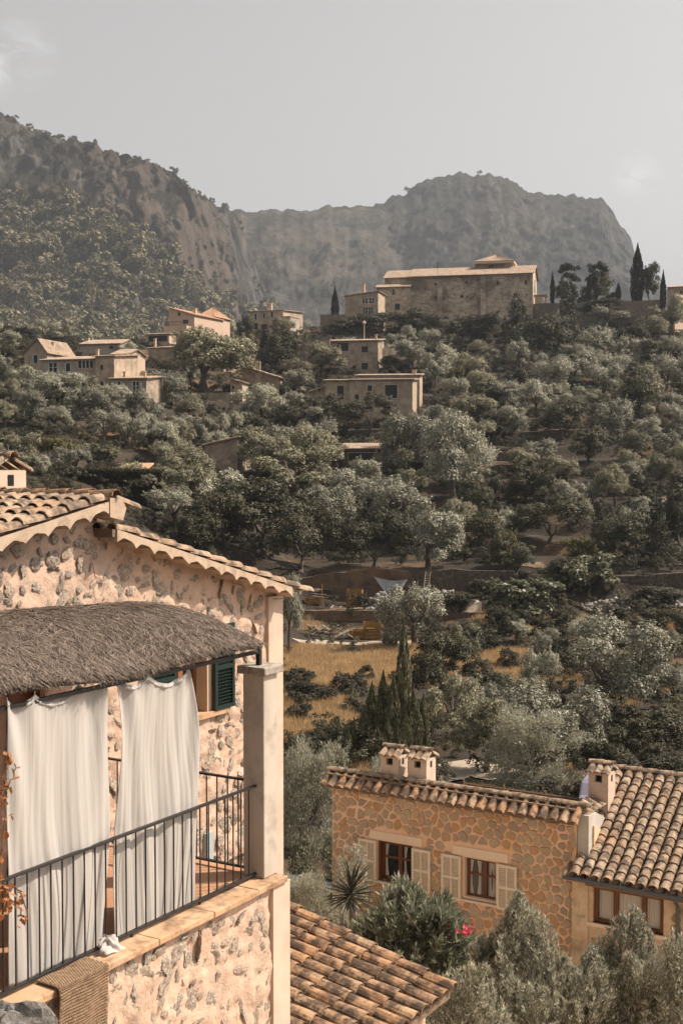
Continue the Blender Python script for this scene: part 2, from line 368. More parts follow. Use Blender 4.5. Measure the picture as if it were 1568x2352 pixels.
mountain('mountain', 'flat-topped hazy grey rock massif behind the church', SIL_R, [(560, 1250), (2300, 1250)], 30, [(560, 1650), (850, 1950), (1500, 2050), (2300, 1900)], 500, M_MT2, 26, 380, 190, h_right, 8.7, 560, 2300, 6)
mountain('mountain', 'low grassy saddle ridge between the two mountains', SIL_M, [(200, 1150), (1200, 1200)], 30, [(200, 1750), (1200, 1850)], 400, M_MT3, 24, 200, 80, h_mid, 5.5, 200, 1200, 4)

M_BOUNCE = mk('pale_bounce_paving', [(.40, .31, .22), (.56, .44, .32), (.66, .54, .41)], scale=1.4, bump=.3, bscale=9)  # unseen pale sheet added to bounce sunlight up onto the shaded walls
xs_ = np.linspace(-16, 22, 40); ys_ = np.linspace(2, 31, 32); XA, YA = np.meshgrid(xs_, ys_)
o = put(mesh_np('bounce_paving', np.stack([XA.ravel(), YA.ravel(), ground_z(XA.ravel(), YA.ravel()) + .08], 1), quads(np.arange(40 * 32).reshape(32, 40)), M_BOUNCE), 'bounce_paving')
tag(o, 'added unseen pale paving that bounces sunlight onto the near house walls', 'bounce_paving', kind='structure')
# ------------------------------------------------------------------ shared pieces: barrel tiles, stones
A_U = math.atan2(1.0, .605); A_V = A_U - math.pi / 2      # the two house directions
M_TILE = mk('terracotta_tile', [(.27, .18, .12), (.42, .30, .20), (.56, .43, .31)], scale=4, local=True, bump=.5, bscale=25, bdist=.01,
            stain=(.06, .046, .036), sscale=5, spos=(.43, .59), samt=.85, rcols=[(.50, .33, .21), (.38, .22, .13), (.55, .42, .30), (.46, .31, .21), (.33, .24, .17), (.60, .46, .32)], rmix=.55)
M_TILE_DARK = mk('weathered_tile', [(.30, .17, .09), (.46, .28, .16), (.55, .38, .24)], scale=4, local=True, bump=.6, bscale=22, bdist=.012,
            stain=(.05, .036, .028), sscale=4.5, spos=(.41, .56), samt=.9, rcols=[(.50, .28, .14), (.40, .20, .10), (.56, .40, .25), (.42, .25, .14), (.28, .19, .13)], rmix=.5)
M_BED = mk('roof_bed_mortar', [(.16, .11, .075), (.28, .20, .14)], scale=5, bump=.4)
def tile_mesh(name, L, r0, r1, mat, seed=0, n=7, th=.016, arc=.92):
    rr = random.Random(seed); v = []; f = []
    for k, (y, r) in enumerate([(-L / 2, r0), (L / 2, r1)]):
        for t in (0, -th):
            for i in range(n + 1):
                a = math.pi / 2 + math.pi * arc * (0.5 - i / n)
                v.append(((r + t) * math.cos(a) * (1 + .03 * rr.uniform(-1, 1)), y + rr.uniform(-.006, .006), (r + t) * math.sin(a) * .88 + rr.uniform(-.003, .003)))
    m = n + 1
    for i in range(n):
        f.append((i, i + 1, 2 * m + i + 1, 2 * m + i)[::-1]); f.append((m + i, m + i + 1, 3 * m + i + 1, 3 * m + i))
        f.append((2 * m + i, 2 * m + i + 1, 3 * m + i + 1, 3 * m + i)[::-1]); f.append((i, i + 1, m + i + 1, m + i))
    f.append((0, m, 3 * m, 2 * m)); f.append((n, m + n, 3 * m + n, 2 * m + n)[::-1])
    me = bpy.data.meshes.new(name); me.from_pydata(v, [], f); me.update(); me.materials.append(mat)
    for p in me.polygons[:]:
        p.use_smooth = False
    return me
def tile_set(L, r0, r1, mat, k=4): return [tile_mesh('tile', L, r0, r1, mat, 10 + i) for i in range(k)]
def lay_tile(meshes, parent, P, down, across, rr, tilt=.06, jit=1.0, name='tile'):
    down = Vector(down).normalized(); across = (Vector(across) - down * down.dot(Vector(across))).normalized(); up = across.cross(down)
    if up.z < 0: up = -up; across = -across
    M = Matrix((across.to_4d(), down.to_4d(), up.to_4d(), (0, 0, 0, 1))).transposed(); M[3][0] = M[3][1] = M[3][2] = 0
    M = Matrix.Translation(P) @ M.to_3x3().to_4x4() @ Matrix.Rotation(tilt + rr.gauss(0, .012) * jit, 4, 'X') @ Matrix.Rotation(rr.gauss(0, .02) * jit, 4, 'Z') @ Matrix.Rotation(rr.gauss(0, .03) * jit, 4, 'Y')
    return put(rr.choice(meshes), name, parent, M)
def rock_mesh(name, seed, mat, flat=.5, rough=.42):
    bm = bmesh.new(); bmesh.ops.create_icosphere(bm, subdivisions=3, radius=1); rr = np.random.RandomState(seed)
    V = np.array([v.co[:] for v in bm.verts]); d = (fbm(V * 1.4 + seed * 3.1, 5, .62) + .35 * (fbm(V * 3.1 + seed, 3, .6, ridged=True) - .8)) * rough
    sq = np.array([1 + .25 * rr.rand(), .8 + .35 * rr.rand(), flat])
    for v, k in zip(bm.verts, d):
        p = np.array(v.co) * (1 + k); p = np.sign(p) * np.abs(p) ** .85; v.co = p * sq
    me = bpy.data.meshes.new(name); bm.to_mesh(me); bm.free(); me.materials.append(mat)
    return me
def bump_wall(fr, n, s0, s1, ztop, zbot, ds, dz, holes, stones, amp, name, mat, parent, seed=0, zfine=None):
    """plaster skin with lumps round the stones; stones=[(s,z,r)], holes=[(s0,s1,z0,z1)]; ztop is a function of s"""
    ns = int((s1 - s0) / ds) + 1; S = np.linspace(s0, s1, ns); zt = np.array([ztop(a) for a in S])
    nz = int((zt.max() - zbot) / dz) + 1
    T = np.linspace(0, 1, nz); ZG = zbot + (zt[None, :] - zbot) * T[:, None]; SG = np.repeat(S[None, :], nz, 0)
    P = np.stack([SG.ravel(), ZG.ravel(), SG.ravel() * 0 + seed], 1)
    h = amp * (.8 * fbm(P * 2.1, 4, .6) + .6 * pnoise(P * 8.5))
    for (a, b, r) in stones:
        d2 = ((P[:, 0] - a) / (r * 1.25)) ** 2 + ((P[:, 1] - b) / (r * 1.2)) ** 2
        k = d2 < 3; h[k] += amp * .45 * np.exp(-d2[k] * 1.4)
    W3 = np.array(fr.o)[None, :] + np.outer(P[:, 0], np.array(fr.X)) + np.outer(n + h, np.array(fr.N)); W3[:, 2] = P[:, 1]
    q = quads(np.arange(ns * nz).reshape(nz, ns))
    cs = P[q, 0].mean(1); cz = P[q, 1].mean(1); keep = np.ones(len(q), bool)
    for (a, b, c, d) in holes: keep &= ~((cs > a) & (cs < b) & (cz > c) & (cz < d))
    o = ORG[parent.name]
    me = mesh_np(name, W3 - np.array(o), q[keep], mat, smooth=True)
    return put(me, name, parent, Matrix.Translation(o))
def scatter(rr, n, x0, x1, y0, y1, dmin, ok, aniso=1.0):
    """dart throwing"""
    pts = []
    for _ in range(n * 40):
        x, y = rr.uniform(x0, x1), rr.uniform(y0, y1)
        if not ok(x, y): continue
        d = dmin * rr.uniform(.85, 1.35)
        if all(((x - a) * aniso) ** 2 + (y - b) ** 2 > (max(d, e) ** 2) for a, b, e in pts): pts.append((x, y, d))
        if len(pts) >= n: break
    return pts
# ------------------------------------------------------------------ the stone house with the terrace (near, on the left)
FR = Frame((at(571, 1810, 14.4).x, 14.4, 0), A_U)          # plane of the railing, s = 0 at its far end
FW = Frame(FR.pt(0, -2.3, 0), A_U)                         # plane of the gable wall
z_rail = FR.px2(571, 1811)[1]; z_bot = FR.px2(571, 2014)[1]; z_slab = z_bot - .05; z_floor = z_bot - .06
M_PEACH = mk('peach_plaster', [(.53, .36, .26), (.68, .48, .36), (.76, .56, .43)], scale=2.2, bump=.8, bscale=24, bdist=.02, stain=(.37, .285, .21), sscale=5.2, spos=(.55, .63), samt=.7)
M_PEACH2 = mk('smooth_peach_render', [(.60, .455, .345), (.68, .525, .41), (.74, .585, .465)], scale=3, bump=.12, bscale=60, bdist=.006, stain=(.44, .34, .27), sscale=2, samt=.4)
M_STONE = mk('rubble_stone', [(.08, .062, .05), (.29, .23, .18), (.46, .375, .305), (.78, .69, .60)], scale=2.6, local=True, bump=.8, bscale=9, bdist=.012, pos=[.34, .44, .54, .64], rcols=[(.45, .37, .30), (.33, .27, .215), (.52, .38, .265), (.43, .39, .345)], rmix=.38)
M_CONC = mk('pillar_render', [(.44, .375, .31), (.57, .495, .415), (.63, .55, .47)], scale=3.2, bump=.12, bscale=70, bdist=.004, stain=(.30, .24, .19), sscale=2.2, samt=.55, stretch=(1, 1, .35))
M_CAP = mk('lichened_concrete', [(.25, .21, .17), (.40, .35, .29), (.52, .47, .40)], scale=14, bump=.5, bscale=60, bdist=.008, stain=(.12, .10, .08), sscale=9, samt=.7)
M_SLAB = mk('stained_terracotta_slab', [(.46, .28, .16), (.60, .38, .23), (.68, .47, .31)], scale=3, bump=.3, bscale=30, bdist=.008, stain=(.10, .072, .045), sscale=2.6, spos=(.47, .62), samt=.85)
M_FLOOR = mk('terracotta_floor', [(.42, .22, .12), (.52, .30, .18)], scale=3, bump=.15)
M_IRON = plain('dark_iron', (.035, .033, .034), .5, .3)
M_BANDP = mk('verge_mortar', [(.50, .37, .26), (.66, .51, .38)], scale=6, bump=.4, bscale=40, bdist=.008, stain=(.27, .2, .15), sscale=5, samt=.6)
M_GREEN = plain('dark_green_paint', (.011, .026, .021), .45)
M_BROWN = mk('brown_joinery', [(.20, .085, .04), (.32, .14, .065)], scale=6, stretch=(1, 1, .2), bump=.1, rough=.5)
M_GLASS = plain('dark_window_glass', (.012, .012, .013), .08, 0, .6)
M_CREAM = mk('cream_reveal', [(.60, .44, .31), (.70, .54, .39)], scale=4, bump=.1)
rr = random.Random(5)
house = thing('stone_house', FW.pt(0, 0, -10), 'peach plastered rubble stone house with scalloped tile verges behind the curtained terrace', 'house')
# gable outline from the photograph, on the wall plane
OV = .30
Lp = [FW.px2(0, 1236, OV), FW.px2(250, 1153, OV)]; Rp = [FW.px2(276, 1218, OV), FW.px2(672, 1349, OV)]
lsl = (Lp[1][1] - Lp[0][1]) / (Lp[1][0] - Lp[0][0]); rsl = (Rp[1][1] - Rp[0][1]) / (Rp[1][0] - Rp[0][0])
s_pk = Lp[1][0] + .06; z_pk = Lp[1][1] + lsl * .06
s_end = FW.px2(641, 1600)[0]; s_strip = FW.px2(611, 1600)[0]; s_left = -5.2
def zl(s): return z_pk + lsl * (s - s_pk)
def zr_(s): return Rp[0][1] + rsl * (s - Rp[0][0])
def ztop(s): return (zl(s) if s < s_pk else zr_(s)) - .06
# window opening beside the open green shutter
wx1, wz0 = FW.px2(477, 1634); wx0 = FW.px2(398, 1645)[0]; wz1 = wz0 + 1.16
dx0, dz1_ = FW.px2(15, 1585); dx1 = FW.px2(100, 1585)[0]
holes = [(wx0, wx1, wz0, wz1), (dx0, dx1, z_floor, dz1_ + .1)]
hid_s = FW.px2(435, 1700)[0]; hid_a, hid_b = FW.px2(236, 1700)[0], FW.px2(272, 1700)[0]
def free(s, z, pad=.07):
    if s < hid_s and z < -2.0 and not hid_a < s < hid_b: return False
    if z > ztop(s) - .12 or s > s_strip - .08: return False
    return all(not (a - pad < s < b + pad and c - pad < z < d + pad) for a, b, c, d in holes)
st1 = scatter(rr, 480, s_left + 1.0, s_strip, z_floor - .9, z_pk, .122, free, .85)
st1 = [(a, b, rr.uniform(.042, .09)) for a, b, _ in st1]
bump_wall(FW, 0, s_left, s_end - .01, ztop, -5.6, .05, .045, holes, st1, .036, 'wall', M_PEACH, house, 1.0)
mb = MB(); mb.box(FW, s_left, s_end, -6, -.06, -11.5, -5.6)
mb.prism(FW, [(s_left, -5.6), (s_end - .02, -5.6), (s_end - .02, ztop(s_end) - .02), (s_pk + .01, ztop(s_pk + .02) - .02), (s_pk, ztop(s_pk - .02) - .02), (s_left, ztop(s_left))], -6, -.30)
mb.build('wall_core', M_PEACH, house)
rocks = [rock_mesh('stone', 40 + i, M_STONE) for i in range(14)]
def set_stone(fr, parent, s, z, r, n, meshes=rocks, out=.08):
    M = fr.mat(s, n + r * out - r * .25, z) @ Matrix.Rotation(rr.uniform(0, 6.28), 4, 'Z') @ Matrix.Rotation(rr.gauss(0, .3), 4, 'X') @ Matrix.Diagonal((r * rr.uniform(.8, 1.45), r * rr.uniform(.75, 1.2), r * .45, 1))
    return put(rr.choice(meshes), 'stone', parent, M)
def set_stones(fr, parent, st, n, key):
    """the 300 that show best are pieces; the rest are joined"""
    st = sorted(st, key=key); rest = MB()
    for i, (a, b, r) in enumerate(st):
        if i < 300: set_stone(fr, parent, a, b, r, n); continue
        me = rr.choice(rocks); M = fr.mat(a, n + r * .08 - r * .25, b) @ Matrix.Rotation(rr.uniform(0, 6.28), 4, 'Z') @ Matrix.Diagonal((r * 1.1, r * .9, r * .45, 1))
        rest.add([M @ v.co for v in me.vertices], [tuple(p.vertices) for p in me.polygons])
    if rest.v: rest.build('stones', M_STONE, parent, kind='stuff')
set_stones(FW, house, st1, .012, lambda t: (t[1] < -2.2, -t[2]))
mb = MB(); mb.box(FW, s_strip, s_end + .03, -.4, .05, -11.5, ztop(s_end) - .05); mb.build('corner_pilaster', M_PEACH2, house)
# scalloped mortar verges
def verge(P0, P1, nsc, name, h=.16):
    (xa, za), (xb, zb) = P0, P1; poly = []
    top = [(xa, za), (xb, zb)]; k = nsc * 8
    for i in range(k + 1):
        t = i / k; ph = (i % 8) / 8
        d = h * (.52 + .48 * (1 - math.sin(math.pi * ph) ** .8)) * (1 + .06 * math.sin(i * 1.7))
        poly.append((xa + (xb - xa) * t, za + (zb - za) * t - d))
    poly += top[::-1]
    m = MB(); m.prism(FW, poly, .0, OV); return m.build(name, M_BANDP, house)
verge((s_left, zl(s_left)), (s_pk - .03, zl(s_pk - .03)), 15, 'verge')
verge((Rp[0][0] - .05, zr_(Rp[0][0] - .05)), Rp[1], 11, 'verge', .15)
mb = MB(); mb.prism(FW, [(s_pk - .05, z_pk - .19), (s_pk + .18, z_pk - .24), (s_pk + .24, z_pk - .10), (s_pk + .17, z_pk + .02), (s_pk - .05, z_pk + .04)], 0.0, OV + .012); mb.build('ridge_end', M_BANDP, house)
# roof: rows of barrel tiles on the slope we see, one row along the far verge, ridge tiles
TS = tile_set(.44, .085, .105, M_TILE)
dn = (FW.X * -1 + Z * -lsl).normalized(); ac = -FW.N
mb = MB(); mb.prism(FW, [(s_left, zl(s_left)), (s_pk, z_pk), (s_pk, z_pk - .1), (s_left, zl(s_left) - .1)][::-1], -5, OV - .02)
mb.prism(FW, [(s_pk + .02, zr_(s_pk + .02) - .01), (s_pk + .02, zr_(s_pk + .02) - .1), (Rp[1][0], Rp[1][1] - .1), (Rp[1][0], Rp[1][1] - .01)], -5, OV - .02)
mb.build('roof_bed', M_BED, house)
for j in range(13):
    nn = OV - .10 - j * .235
    for i in range(14):
        s = s_pk - .16 - i * .36 * math.sqrt(1 / (1 + lsl * lsl))
        if s < s_left: break
        lay_tile(TS, house, FW.pt(s, nn, zl(s) + .03), dn, ac, rr)
TSR = tile_set(.46, .085, .10, M_TILE_DARK, 3)
for j in range(9):
    lay_tile(TSR, house, FW.pt(s_pk - .0, OV - .16 - j * .37, z_pk + .05), FW.N, FW.X, rr, .04)
dn2 = (FW.X + Z * rsl).normalized()
for i in range(12):
    s = Rp[0][0] + .17 + i * .357
    for j in range(3):
        lay_tile(TS, house, FW.pt(s, OV - .10 - j * .235, zr_(s) + .015), dn2, ac, rr)
lay_tile(TS, house, FW.pt(s_pk + .34, OV - .12, z_pk - .06), (FW.X + Z * -.42), ac, rr)
mb = MB(); mb.tube([FW.pt(Rp[1][0] - .15, .02, Rp[1][1] - .17), FW.pt(Rp[1][0] + .15, .02, Rp[1][1] - .19)], .035, 8); mb.build('gutter_end', M_CAP, house)
# window, reveal, shutters
w = MB(); d_ = .14
w.box(FW, wx0 - .02, wx0 + .03, -.30, .012, wz0, wz1); w.box(FW, wx1 - .03, wx1 + .07, -.30, .016, wz0, wz1 + .05)
w.box(FW, wx0 + .03, wx1 - .03, -.30, .012, wz1 - .02, wz1 + .08)
win = w.build('window', M_CREAM, house)
w = MB(); fw = .06
for (a, b) in ((wx0 + .03, wx0 + .03 + fw), (wx1 - .03 - fw, wx1 - .03), ((wx0 + wx1) / 2 - .05, (wx0 + wx1) / 2 + .05)): w.box(FW, a, b, -.24, -.17, wz0 + .01, wz1 - .02)
for z in (wz0 + .01, wz0 + .65, wz1 - .09): w.box(FW, wx0 + .035, wx1 - .035, -.235, -.175, z, z + .065)
w.build('sash', M_BROWN, win)
w = MB(); w.box(FW, wx0 + .03, wx1 - .03, -.22, -.205, wz0, wz1); w.build('pane', M_GLASS, win)
w = MB(); w.box(FW, wx0 - .08, wx1 + .42, -.25, .075, wz0 - .07, wz0); w.build('window_sill', M_SLAB, house)
def louvre_shutter(fr, parent, x0, x1, z0, z1, n0, mat, nsl, th=.045, mid=True, cols=1, sl_n=.03):
    f = MB(); st = .055 if x1 - x0 > .4 else .035
    f.box(fr, x0, x0 + st, n0, n0 + th, z0, z1); f.box(fr, x1 - st, x1, n0, n0 + th, z0, z1)
    xs = [x0 + st, x1 - st]
    if cols == 2: m_ = (x0 + x1) / 2; f.box(fr, m_ - .018, m_ + .018, n0 + .002, n0 + th - .002, z0 + st, z1 - st); xs = [x0 + st, m_ - .018, m_ + .018, x1 - st]
    f.box(fr, x0 + st, x1 - st, n0 + .001, n0 + th - .001, z0, z0 + st); f.box(fr, x0 + st, x1 - st, n0 + .001, n0 + th - .001, z1 - st, z1)
    zm = (z0 + z1) / 2; rows = [(z0 + st, z1 - st)]
    if mid: f.box(fr, x0 + st, x1 - st, n0 + .001, n0 + th - .001, zm - st / 2, zm + st / 2); rows = [(z0 + st, zm - st / 2), (zm + st / 2, z1 - st)]
    sh = f.build('shutter', mat, parent)
    b = MB(); b.box(fr, x0 + st, x1 - st, n0 + .004, n0 + .010, z0 + st, z1 - st); b.build('shutter_back', mat, sh)
    for c in range(0, len(xs), 2):
        a_, b_ = xs[c], xs[c + 1]; me = None
        for (za, zb) in rows:
            k = max(2, int(round(nsl * (zb - za) / (z1 - z0)))); p = (zb - za) / k
            for i in range(k):
                zc = za + p * (i + .5)
                if me is None:
                    q = MB(); w_ = (b_ - a_) / 2; t = p * .42
                    q.hexa([Vector((-w_, -t, .012)), Vector((w_, -t, .012)), Vector((w_, -t + .008, .012)), Vector((-w_, -t + .008, .012)),
                            Vector((-w_, t - .008, -.012)), Vector((w_, t - .008, -.012)), Vector((w_, t, -.012)), Vector((-w_, t, -.012))])
                    q.v = [(v[0], v[1], -v[2]) for v in q.v]
                    me = q.mesh('slat', mat)
                put(me, 'slat', sh, fr.mat((a_ + b_) / 2, n0 + th * .55, zc))
    return sh
sx0 = wx1 + .06; sx1 = FW.px2(540, 1570, .09)[0]
louvre_shutter(FW, house, sx0, sx1, wz0 + .0, wz1, .045, M_GREEN, 26)
louvre_shutter(FW, house, wx0 - .62, wx0 - .03, wz0, wz1, .045, M_GREEN, 26)
mb = MB(); mb.tube([FW.pt(sx1 + .02, .02, wz0 + .22), FW.pt(sx1 + .05, .05, wz0 + .22), FW.pt(sx1 + .05, .05, wz0 + .28)], .008, 5); mb.build('shutter_catch', M_IRON, house)
# wooden door behind the curtain
w = MB(); w.box(FW, dx0 + .002, dx0 + .09, -.2, .03, z_floor, dz1_ + .098); w.box(FW, dx1 - .09, dx1 - .002, -.2, .03, z_floor, dz1_ + .098); w.box(FW, dx0 + .09, dx1 - .09, -.2, .03, dz1_ + .01, dz1_ + .098)
dr = w.build('door', M_BROWN, house); w = MB(); w.box(FW, dx0 + .09, dx1 - .09, -.15, -.10, z_floor, dz1_ + .01); w.build('door_leaf', M_BROWN, dr)
# lower pale shutter glimpsed through the railing
mb = MB(); ax, az = FW.px2(468, 1968); bx, bz = FW.px2(482, 1905); mb.box(FW, bx - .16, bx, .0, .06, az - .25, bz - .02); mb.build('low_shutter', plain('pale_blue_paint', (.36, .42, .43), .5), house)
# rooftop chimney
def chimney(parent, fr, x, n, w_, z0, z1, mat, tset, sides=3, hole=True, top='tile'):
    """square shaft with an opening on each face under a little double-pitched tile cap"""
    h = w_ / 2; m = MB()
    ho = .16 if hole else 0; zt = z1
    m.box(fr, x - h, x + h, n - h, n + h, z0, zt - ho - .05)
    if hole:
        for (a, b, c, d) in ((-h, -h * .36, -h, h), (h * .36, h, -h, h), (-h * .36, h * .36, -h, -h * .5), ): m.box(fr, x + a, x + b, n + c, n + d, zt - ho - .05, zt - .05)
        m.box(fr, x - h, x + h, n - h, n + h, zt - .05, zt)
    else: m.box(fr, x - h, x + h, n - h, n + h, zt - .05, zt)
    c = m.build('chimney', mat, parent)
    if hole:
        q = MB(); q.box(fr, x - h * .36, x + h * .36, n - h * .5, n + h * .55, zt - ho - .048, zt - .051); q.build('flue', plain('flue_black', (.012, .010, .009), .95), c)  # near-black block fills the flue opening; a thin plate marks the side one
        q = MB(); q.box(fr, x + h + .0, x + h + .003, n - h * .2, n + h * .2, zt - ho - .045, zt - .06); q.build('flue', plain('flue_black', (.012, .010, .009), .95), c)
    sl = .5
    for sg in (1, -1):
        d = (fr.N * sg + Z * -sl).normalized()
        for i in range(sides):
            xx = x + (i - (sides - 1) / 2) * w_ * 1.02 / sides * 1.12
            lay_tile(tset, c, fr.pt(xx, n + sg * w_ * .36, zt + .055), d, fr.X, rr, .0)
    for i in (-1, 1): lay_tile(tset, c, fr.pt(x + i * w_ * .27, n, zt + .17), fr.X, fr.N, rr, .0)
    return c
TC = tile_set(.40, .075, .095, M_TILE, 3)
fc = Frame(at(22, 1105, 17.2), A_V); zc = at(22, 1080, 17.2).z
chimney(house, fc, -.26, 0, .56, zl(s_left) - .5, zc, M_PEACH2, TC)

# ------------------------------------------------------------------ the terrace
ter = thing('terrace', FR.pt(-1, 0, -10), 'raised stone terrace with terracotta coping slabs in front of the house', 'terrace')
s_e = FR.px2(659, 2008, .25)[0]
sT0 = -5.6; s_st = FR.px2(622, 2150, .2)[0]; s_en = FR.px2(660, 2150, .2)[0]
zw = z_slab - .07
st2 = scatter(rr, 460, -4.0, s_st - .1, -7.0, zw - .08, .124, lambda s, z: True, .85)
st2 = [(a, b, rr.uniform(.042, .09)) for a, b, _ in st2]
bump_wall(FR, .2, sT0, s_st + .02, lambda s: zw + .01, -8.6, .045, .045, [], st2, .036, 'wall', M_PEACH, ter, 4.0)
mb = MB(); mb.box(FR, sT0, s_en - .02, -2.25, .14, -10.5, z_floor - .03); mb.build('wall_core', M_PEACH, ter)
set_stones(FR, ter, st2, .212, lambda t: -t[2])
mb = MB(); mb.box(FR, s_st, s_en, -.3, .235, -10.5, zw - .001); mb.build('corner_pilaster', M_PEACH2, ter)
# coping slabs, each its own piece
cuts = [sT0, -4.0, -2.9, -1.9] + [FR.px2(p, q, .25)[0] for p, q in ((489, 2106), (591, 2046))] + [s_e]
for a, b in zip(cuts[:-1], cuts[1:]):
    me = MB(); me.box(FR, a + .004, b - .004, -.18, .27 + rr.uniform(-.006, .006), zw, z_slab + rr.uniform(-.004, .004))
    sl = me.build('slab', M_SLAB, ter)
    md = sl.modifiers.new('edge', 'BEVEL'); md.width = .012; md.segments = 2
me = MB(); me.box(FR, sT0, s_e - .03, -2.24, -.19, z_floor - .03, z_floor); me.build('floor', M_FLOOR, ter)
# pillar
pil = thing('terrace_pillar', FR.pt(.23, -.02, z_slab), 'square rendered pillar with a weathered cap at the terrace corner', 'pillar')
px0, pxn = FR.px2(606, 1780, .12)[0], .12
zc1 = FR.px2(606, 1533, .12)[1]
me = MB(); me.box(FR, px0, px0 + .27, -.165, .12, z_slab + .003, zc1 - .09); pb = me.build('shaft', M_CONC, pil); md = pb.modifiers.new('edge', 'BEVEL'); md.width = .012; md.segments = 2
me = MB(); me.box(FR, px0 - .05, px0 + .32, -.215, .17, zc1 - .09, zc1); pb = me.build('cap', M_CAP, pil); md = pb.modifiers.new('edge', 'BEVEL'); md.width = .012; md.segments = 2
# railings
def bar(m, fr, x0, x1, n, z, h=.03, t=.018): m.box(fr, x0, x1, n - t, n + t, z - h / 2, z + h / 2)
bal = MB(); bal.tube([Vector((0, 0, 0)), Vector((0, 0, 1))], .0085, 6); bal_me = bal.mesh('baluster', M_IRON)
def railing(label, fr, n, x0, x1, xs, zt, zb, stub=None):
    t = thing('railing', fr.pt((x0 + x1) / 2, n, zb), label, 'railing')
    m = MB(); bar(m, fr, x0, x1, n, zt, .022, .022); m.build('top_rail', M_IRON, t)
    m = MB(); bar(m, fr, x0, x1, n, zb, .022, .02); m.build('bottom_rail', M_IRON, t)
    for x in xs: put(bal_me, 'baluster', t, Matrix.Translation(fr.pt(x, n, zb)) @ Matrix.Diagonal((1, 1, zt - zb, 1)))
    return t
s0r = FR.px2(7, 2150)[0]; sp = (0 - s0r) / 25
xs = [s0r + sp * i for i in range(26)] + [s0r - sp * i for i in range(1, 12)]
rl = railing('dark iron railing along the outer edge of the curtained terrace', FR, 0, s0r - sp * 11.5, px0 + .01, xs, z_rail, z_bot)
m = MB()
for x in (-.9, -2.0, -3.1): m.box(FR, x - .012, x + .012, -.012, .012, z_slab, z_bot - .012)
m.build('foot', M_IRON, rl)
FS = Frame(FR.pt(px0 + .12, 0, 0), A_V)           # side railing runs back to the wall
railing('short iron side railing between the pillar and the house wall', FS, 0, -2.28, -.17, [-.32 - .15 * i for i in range(13)], FR.px2(571, 1808)[1] , z_bot)
# ------------------------------------------------------------------ brushwood canopy
can = thing('brushwood_canopy', FR.pt(-2.5, -1, z_slab), 'curved brown brushwood canopy shading the terrace', 'canopy')
M_BRUSH = mk('brushwood_mat', [(.05, .038, .03), (.105, .08, .062), (.17, .135, .108)], scale=30, stretch=(1, 1, 1), bump=1.0, bscale=60, bdist=.03, rough=.95)
M_TWIG = mk_leaf('brushwood_twig', (.06, .046, .036), (.33, .26, .21), trans=0.0, rand=0, rough=.9)
zf = FR.px2(588, 1489, 0)[1]; sC1 = FR.px2(592, 1489)[0]; sC0 = -5.4
def can_pt(u, v, up=0.0):
    """u along the terrace, v from the front edge back to the wall"""
    v = min(1.0, max(0.0, v)); s = sC0 + (sC1 - sC0) * u; n = .02 - 2.26 * v
    zb = FW.px2(250, 1402, .1)[1]
    z = zf - .02 + (zb - zf + .02) * (1 - (1 - v) ** 1.5) + .13 * math.sin(math.pi * min(1, v * 1.05)) * (.8 + .2 * math.cos(3 * (1 - u)))
    z -= .02 * math.sin(s * 2.3 + v * 2) + .05 * (1 - v) * math.sin(max(0, min(1, (1 - u) * 1.2)) * math.pi) ** 2
    z += .05 + .125 * (1 - u) + .03 * (1 - u) * v; return FR.pt(s, n, z + up)
NU, NV = 90, 36
mb = MB()
def cfn(u, v):
    p = can_pt(u, v); return p
mb.grid(lambda u, v: can_pt(u, v, .045 + .012 * math.sin(u * 90 + 5 * v) ), NU, NV); mb.grid(lambda u, v: can_pt(u, 1 - v, -.03), NU, NV)
mb.build('brushwood', M_BRUSH, can, smooth=True)
rg = np.random.RandomState(3); V = []; Fq = []; rn = []
nt_ = 60000
for k in range(nt_):
    edge = k < 6000
    u = rg.rand() * 1.003; v = (rg.rand() ** 2 * .02 if edge else rg.rand())
    if edge and rg.rand() < .25: u = 1 - rg.rand() ** 2 * .01; v = rg.rand()
    L_ = rg.uniform(.08, .22); ang = rg.normal(.45, .5)
    if k % 45 == 0 and not edge and v > .45: L_ = rg.uniform(.35, .8); ang = rg.normal(.5, .35)
    p = can_pt(min(u, 1.0), v, .05 + rg.rand() * .02)
    du = (can_pt(min(1, u) - .01, v) - can_pt(min(1, u), v)).normalized(); dv = (can_pt(min(1, u), max(0, v - .02)) - can_pt(min(1, u), v + .02)).normalized()
    d = (dv * math.cos(ang) + du * math.sin(ang) + Z * rg.normal(0.0, .03)).normalized()
    if edge:
        d = (dv * .8 + du * rg.normal(.2, .4) + Z * rg.normal(-.12, .18)).normalized(); L_ *= .4; p = p - Z * rg.uniform(.02, .08)
    sd_ = d.cross(Z + Vector(rg.normal(0, .4, 3))).normalized() * rg.uniform(.0014, .0036)
    b = len(V); V += [p - sd_, p + sd_, p + d * L_ + sd_ * .5, p + d * L_ - sd_ * .5]; Fq.append((b, b + 1, b + 2, b + 3)); rn.append(rg.rand())
o = ORG[can.name]
put(mesh_np('loose_twigs', np.array([tuple(p) for p in V]) - np.array(o), Fq, M_TWIG, rnd=rn), 'loose_twigs', can, Matrix.Translation(o), kind='stuff')
mb = MB(); p0 = FR.pt(px0 + .13, -.02, zc1); mb.box(FR, px0 + .09, px0 + .14, -.05, 0.0, zc1, zf + .02); mb.build('post', M_IRON, can)
mb = MB(); mb.box(FR, sC0, px0 + .14, -.045, -.005, zf - .07, zf - .03); mb.build('front_beam', M_IRON, can)
mb = MB(); mb.box(FS, -2.25, .02, -.02, .02, zf + .02, zf + .05); mb.build('side_beam', M_IRON, can)
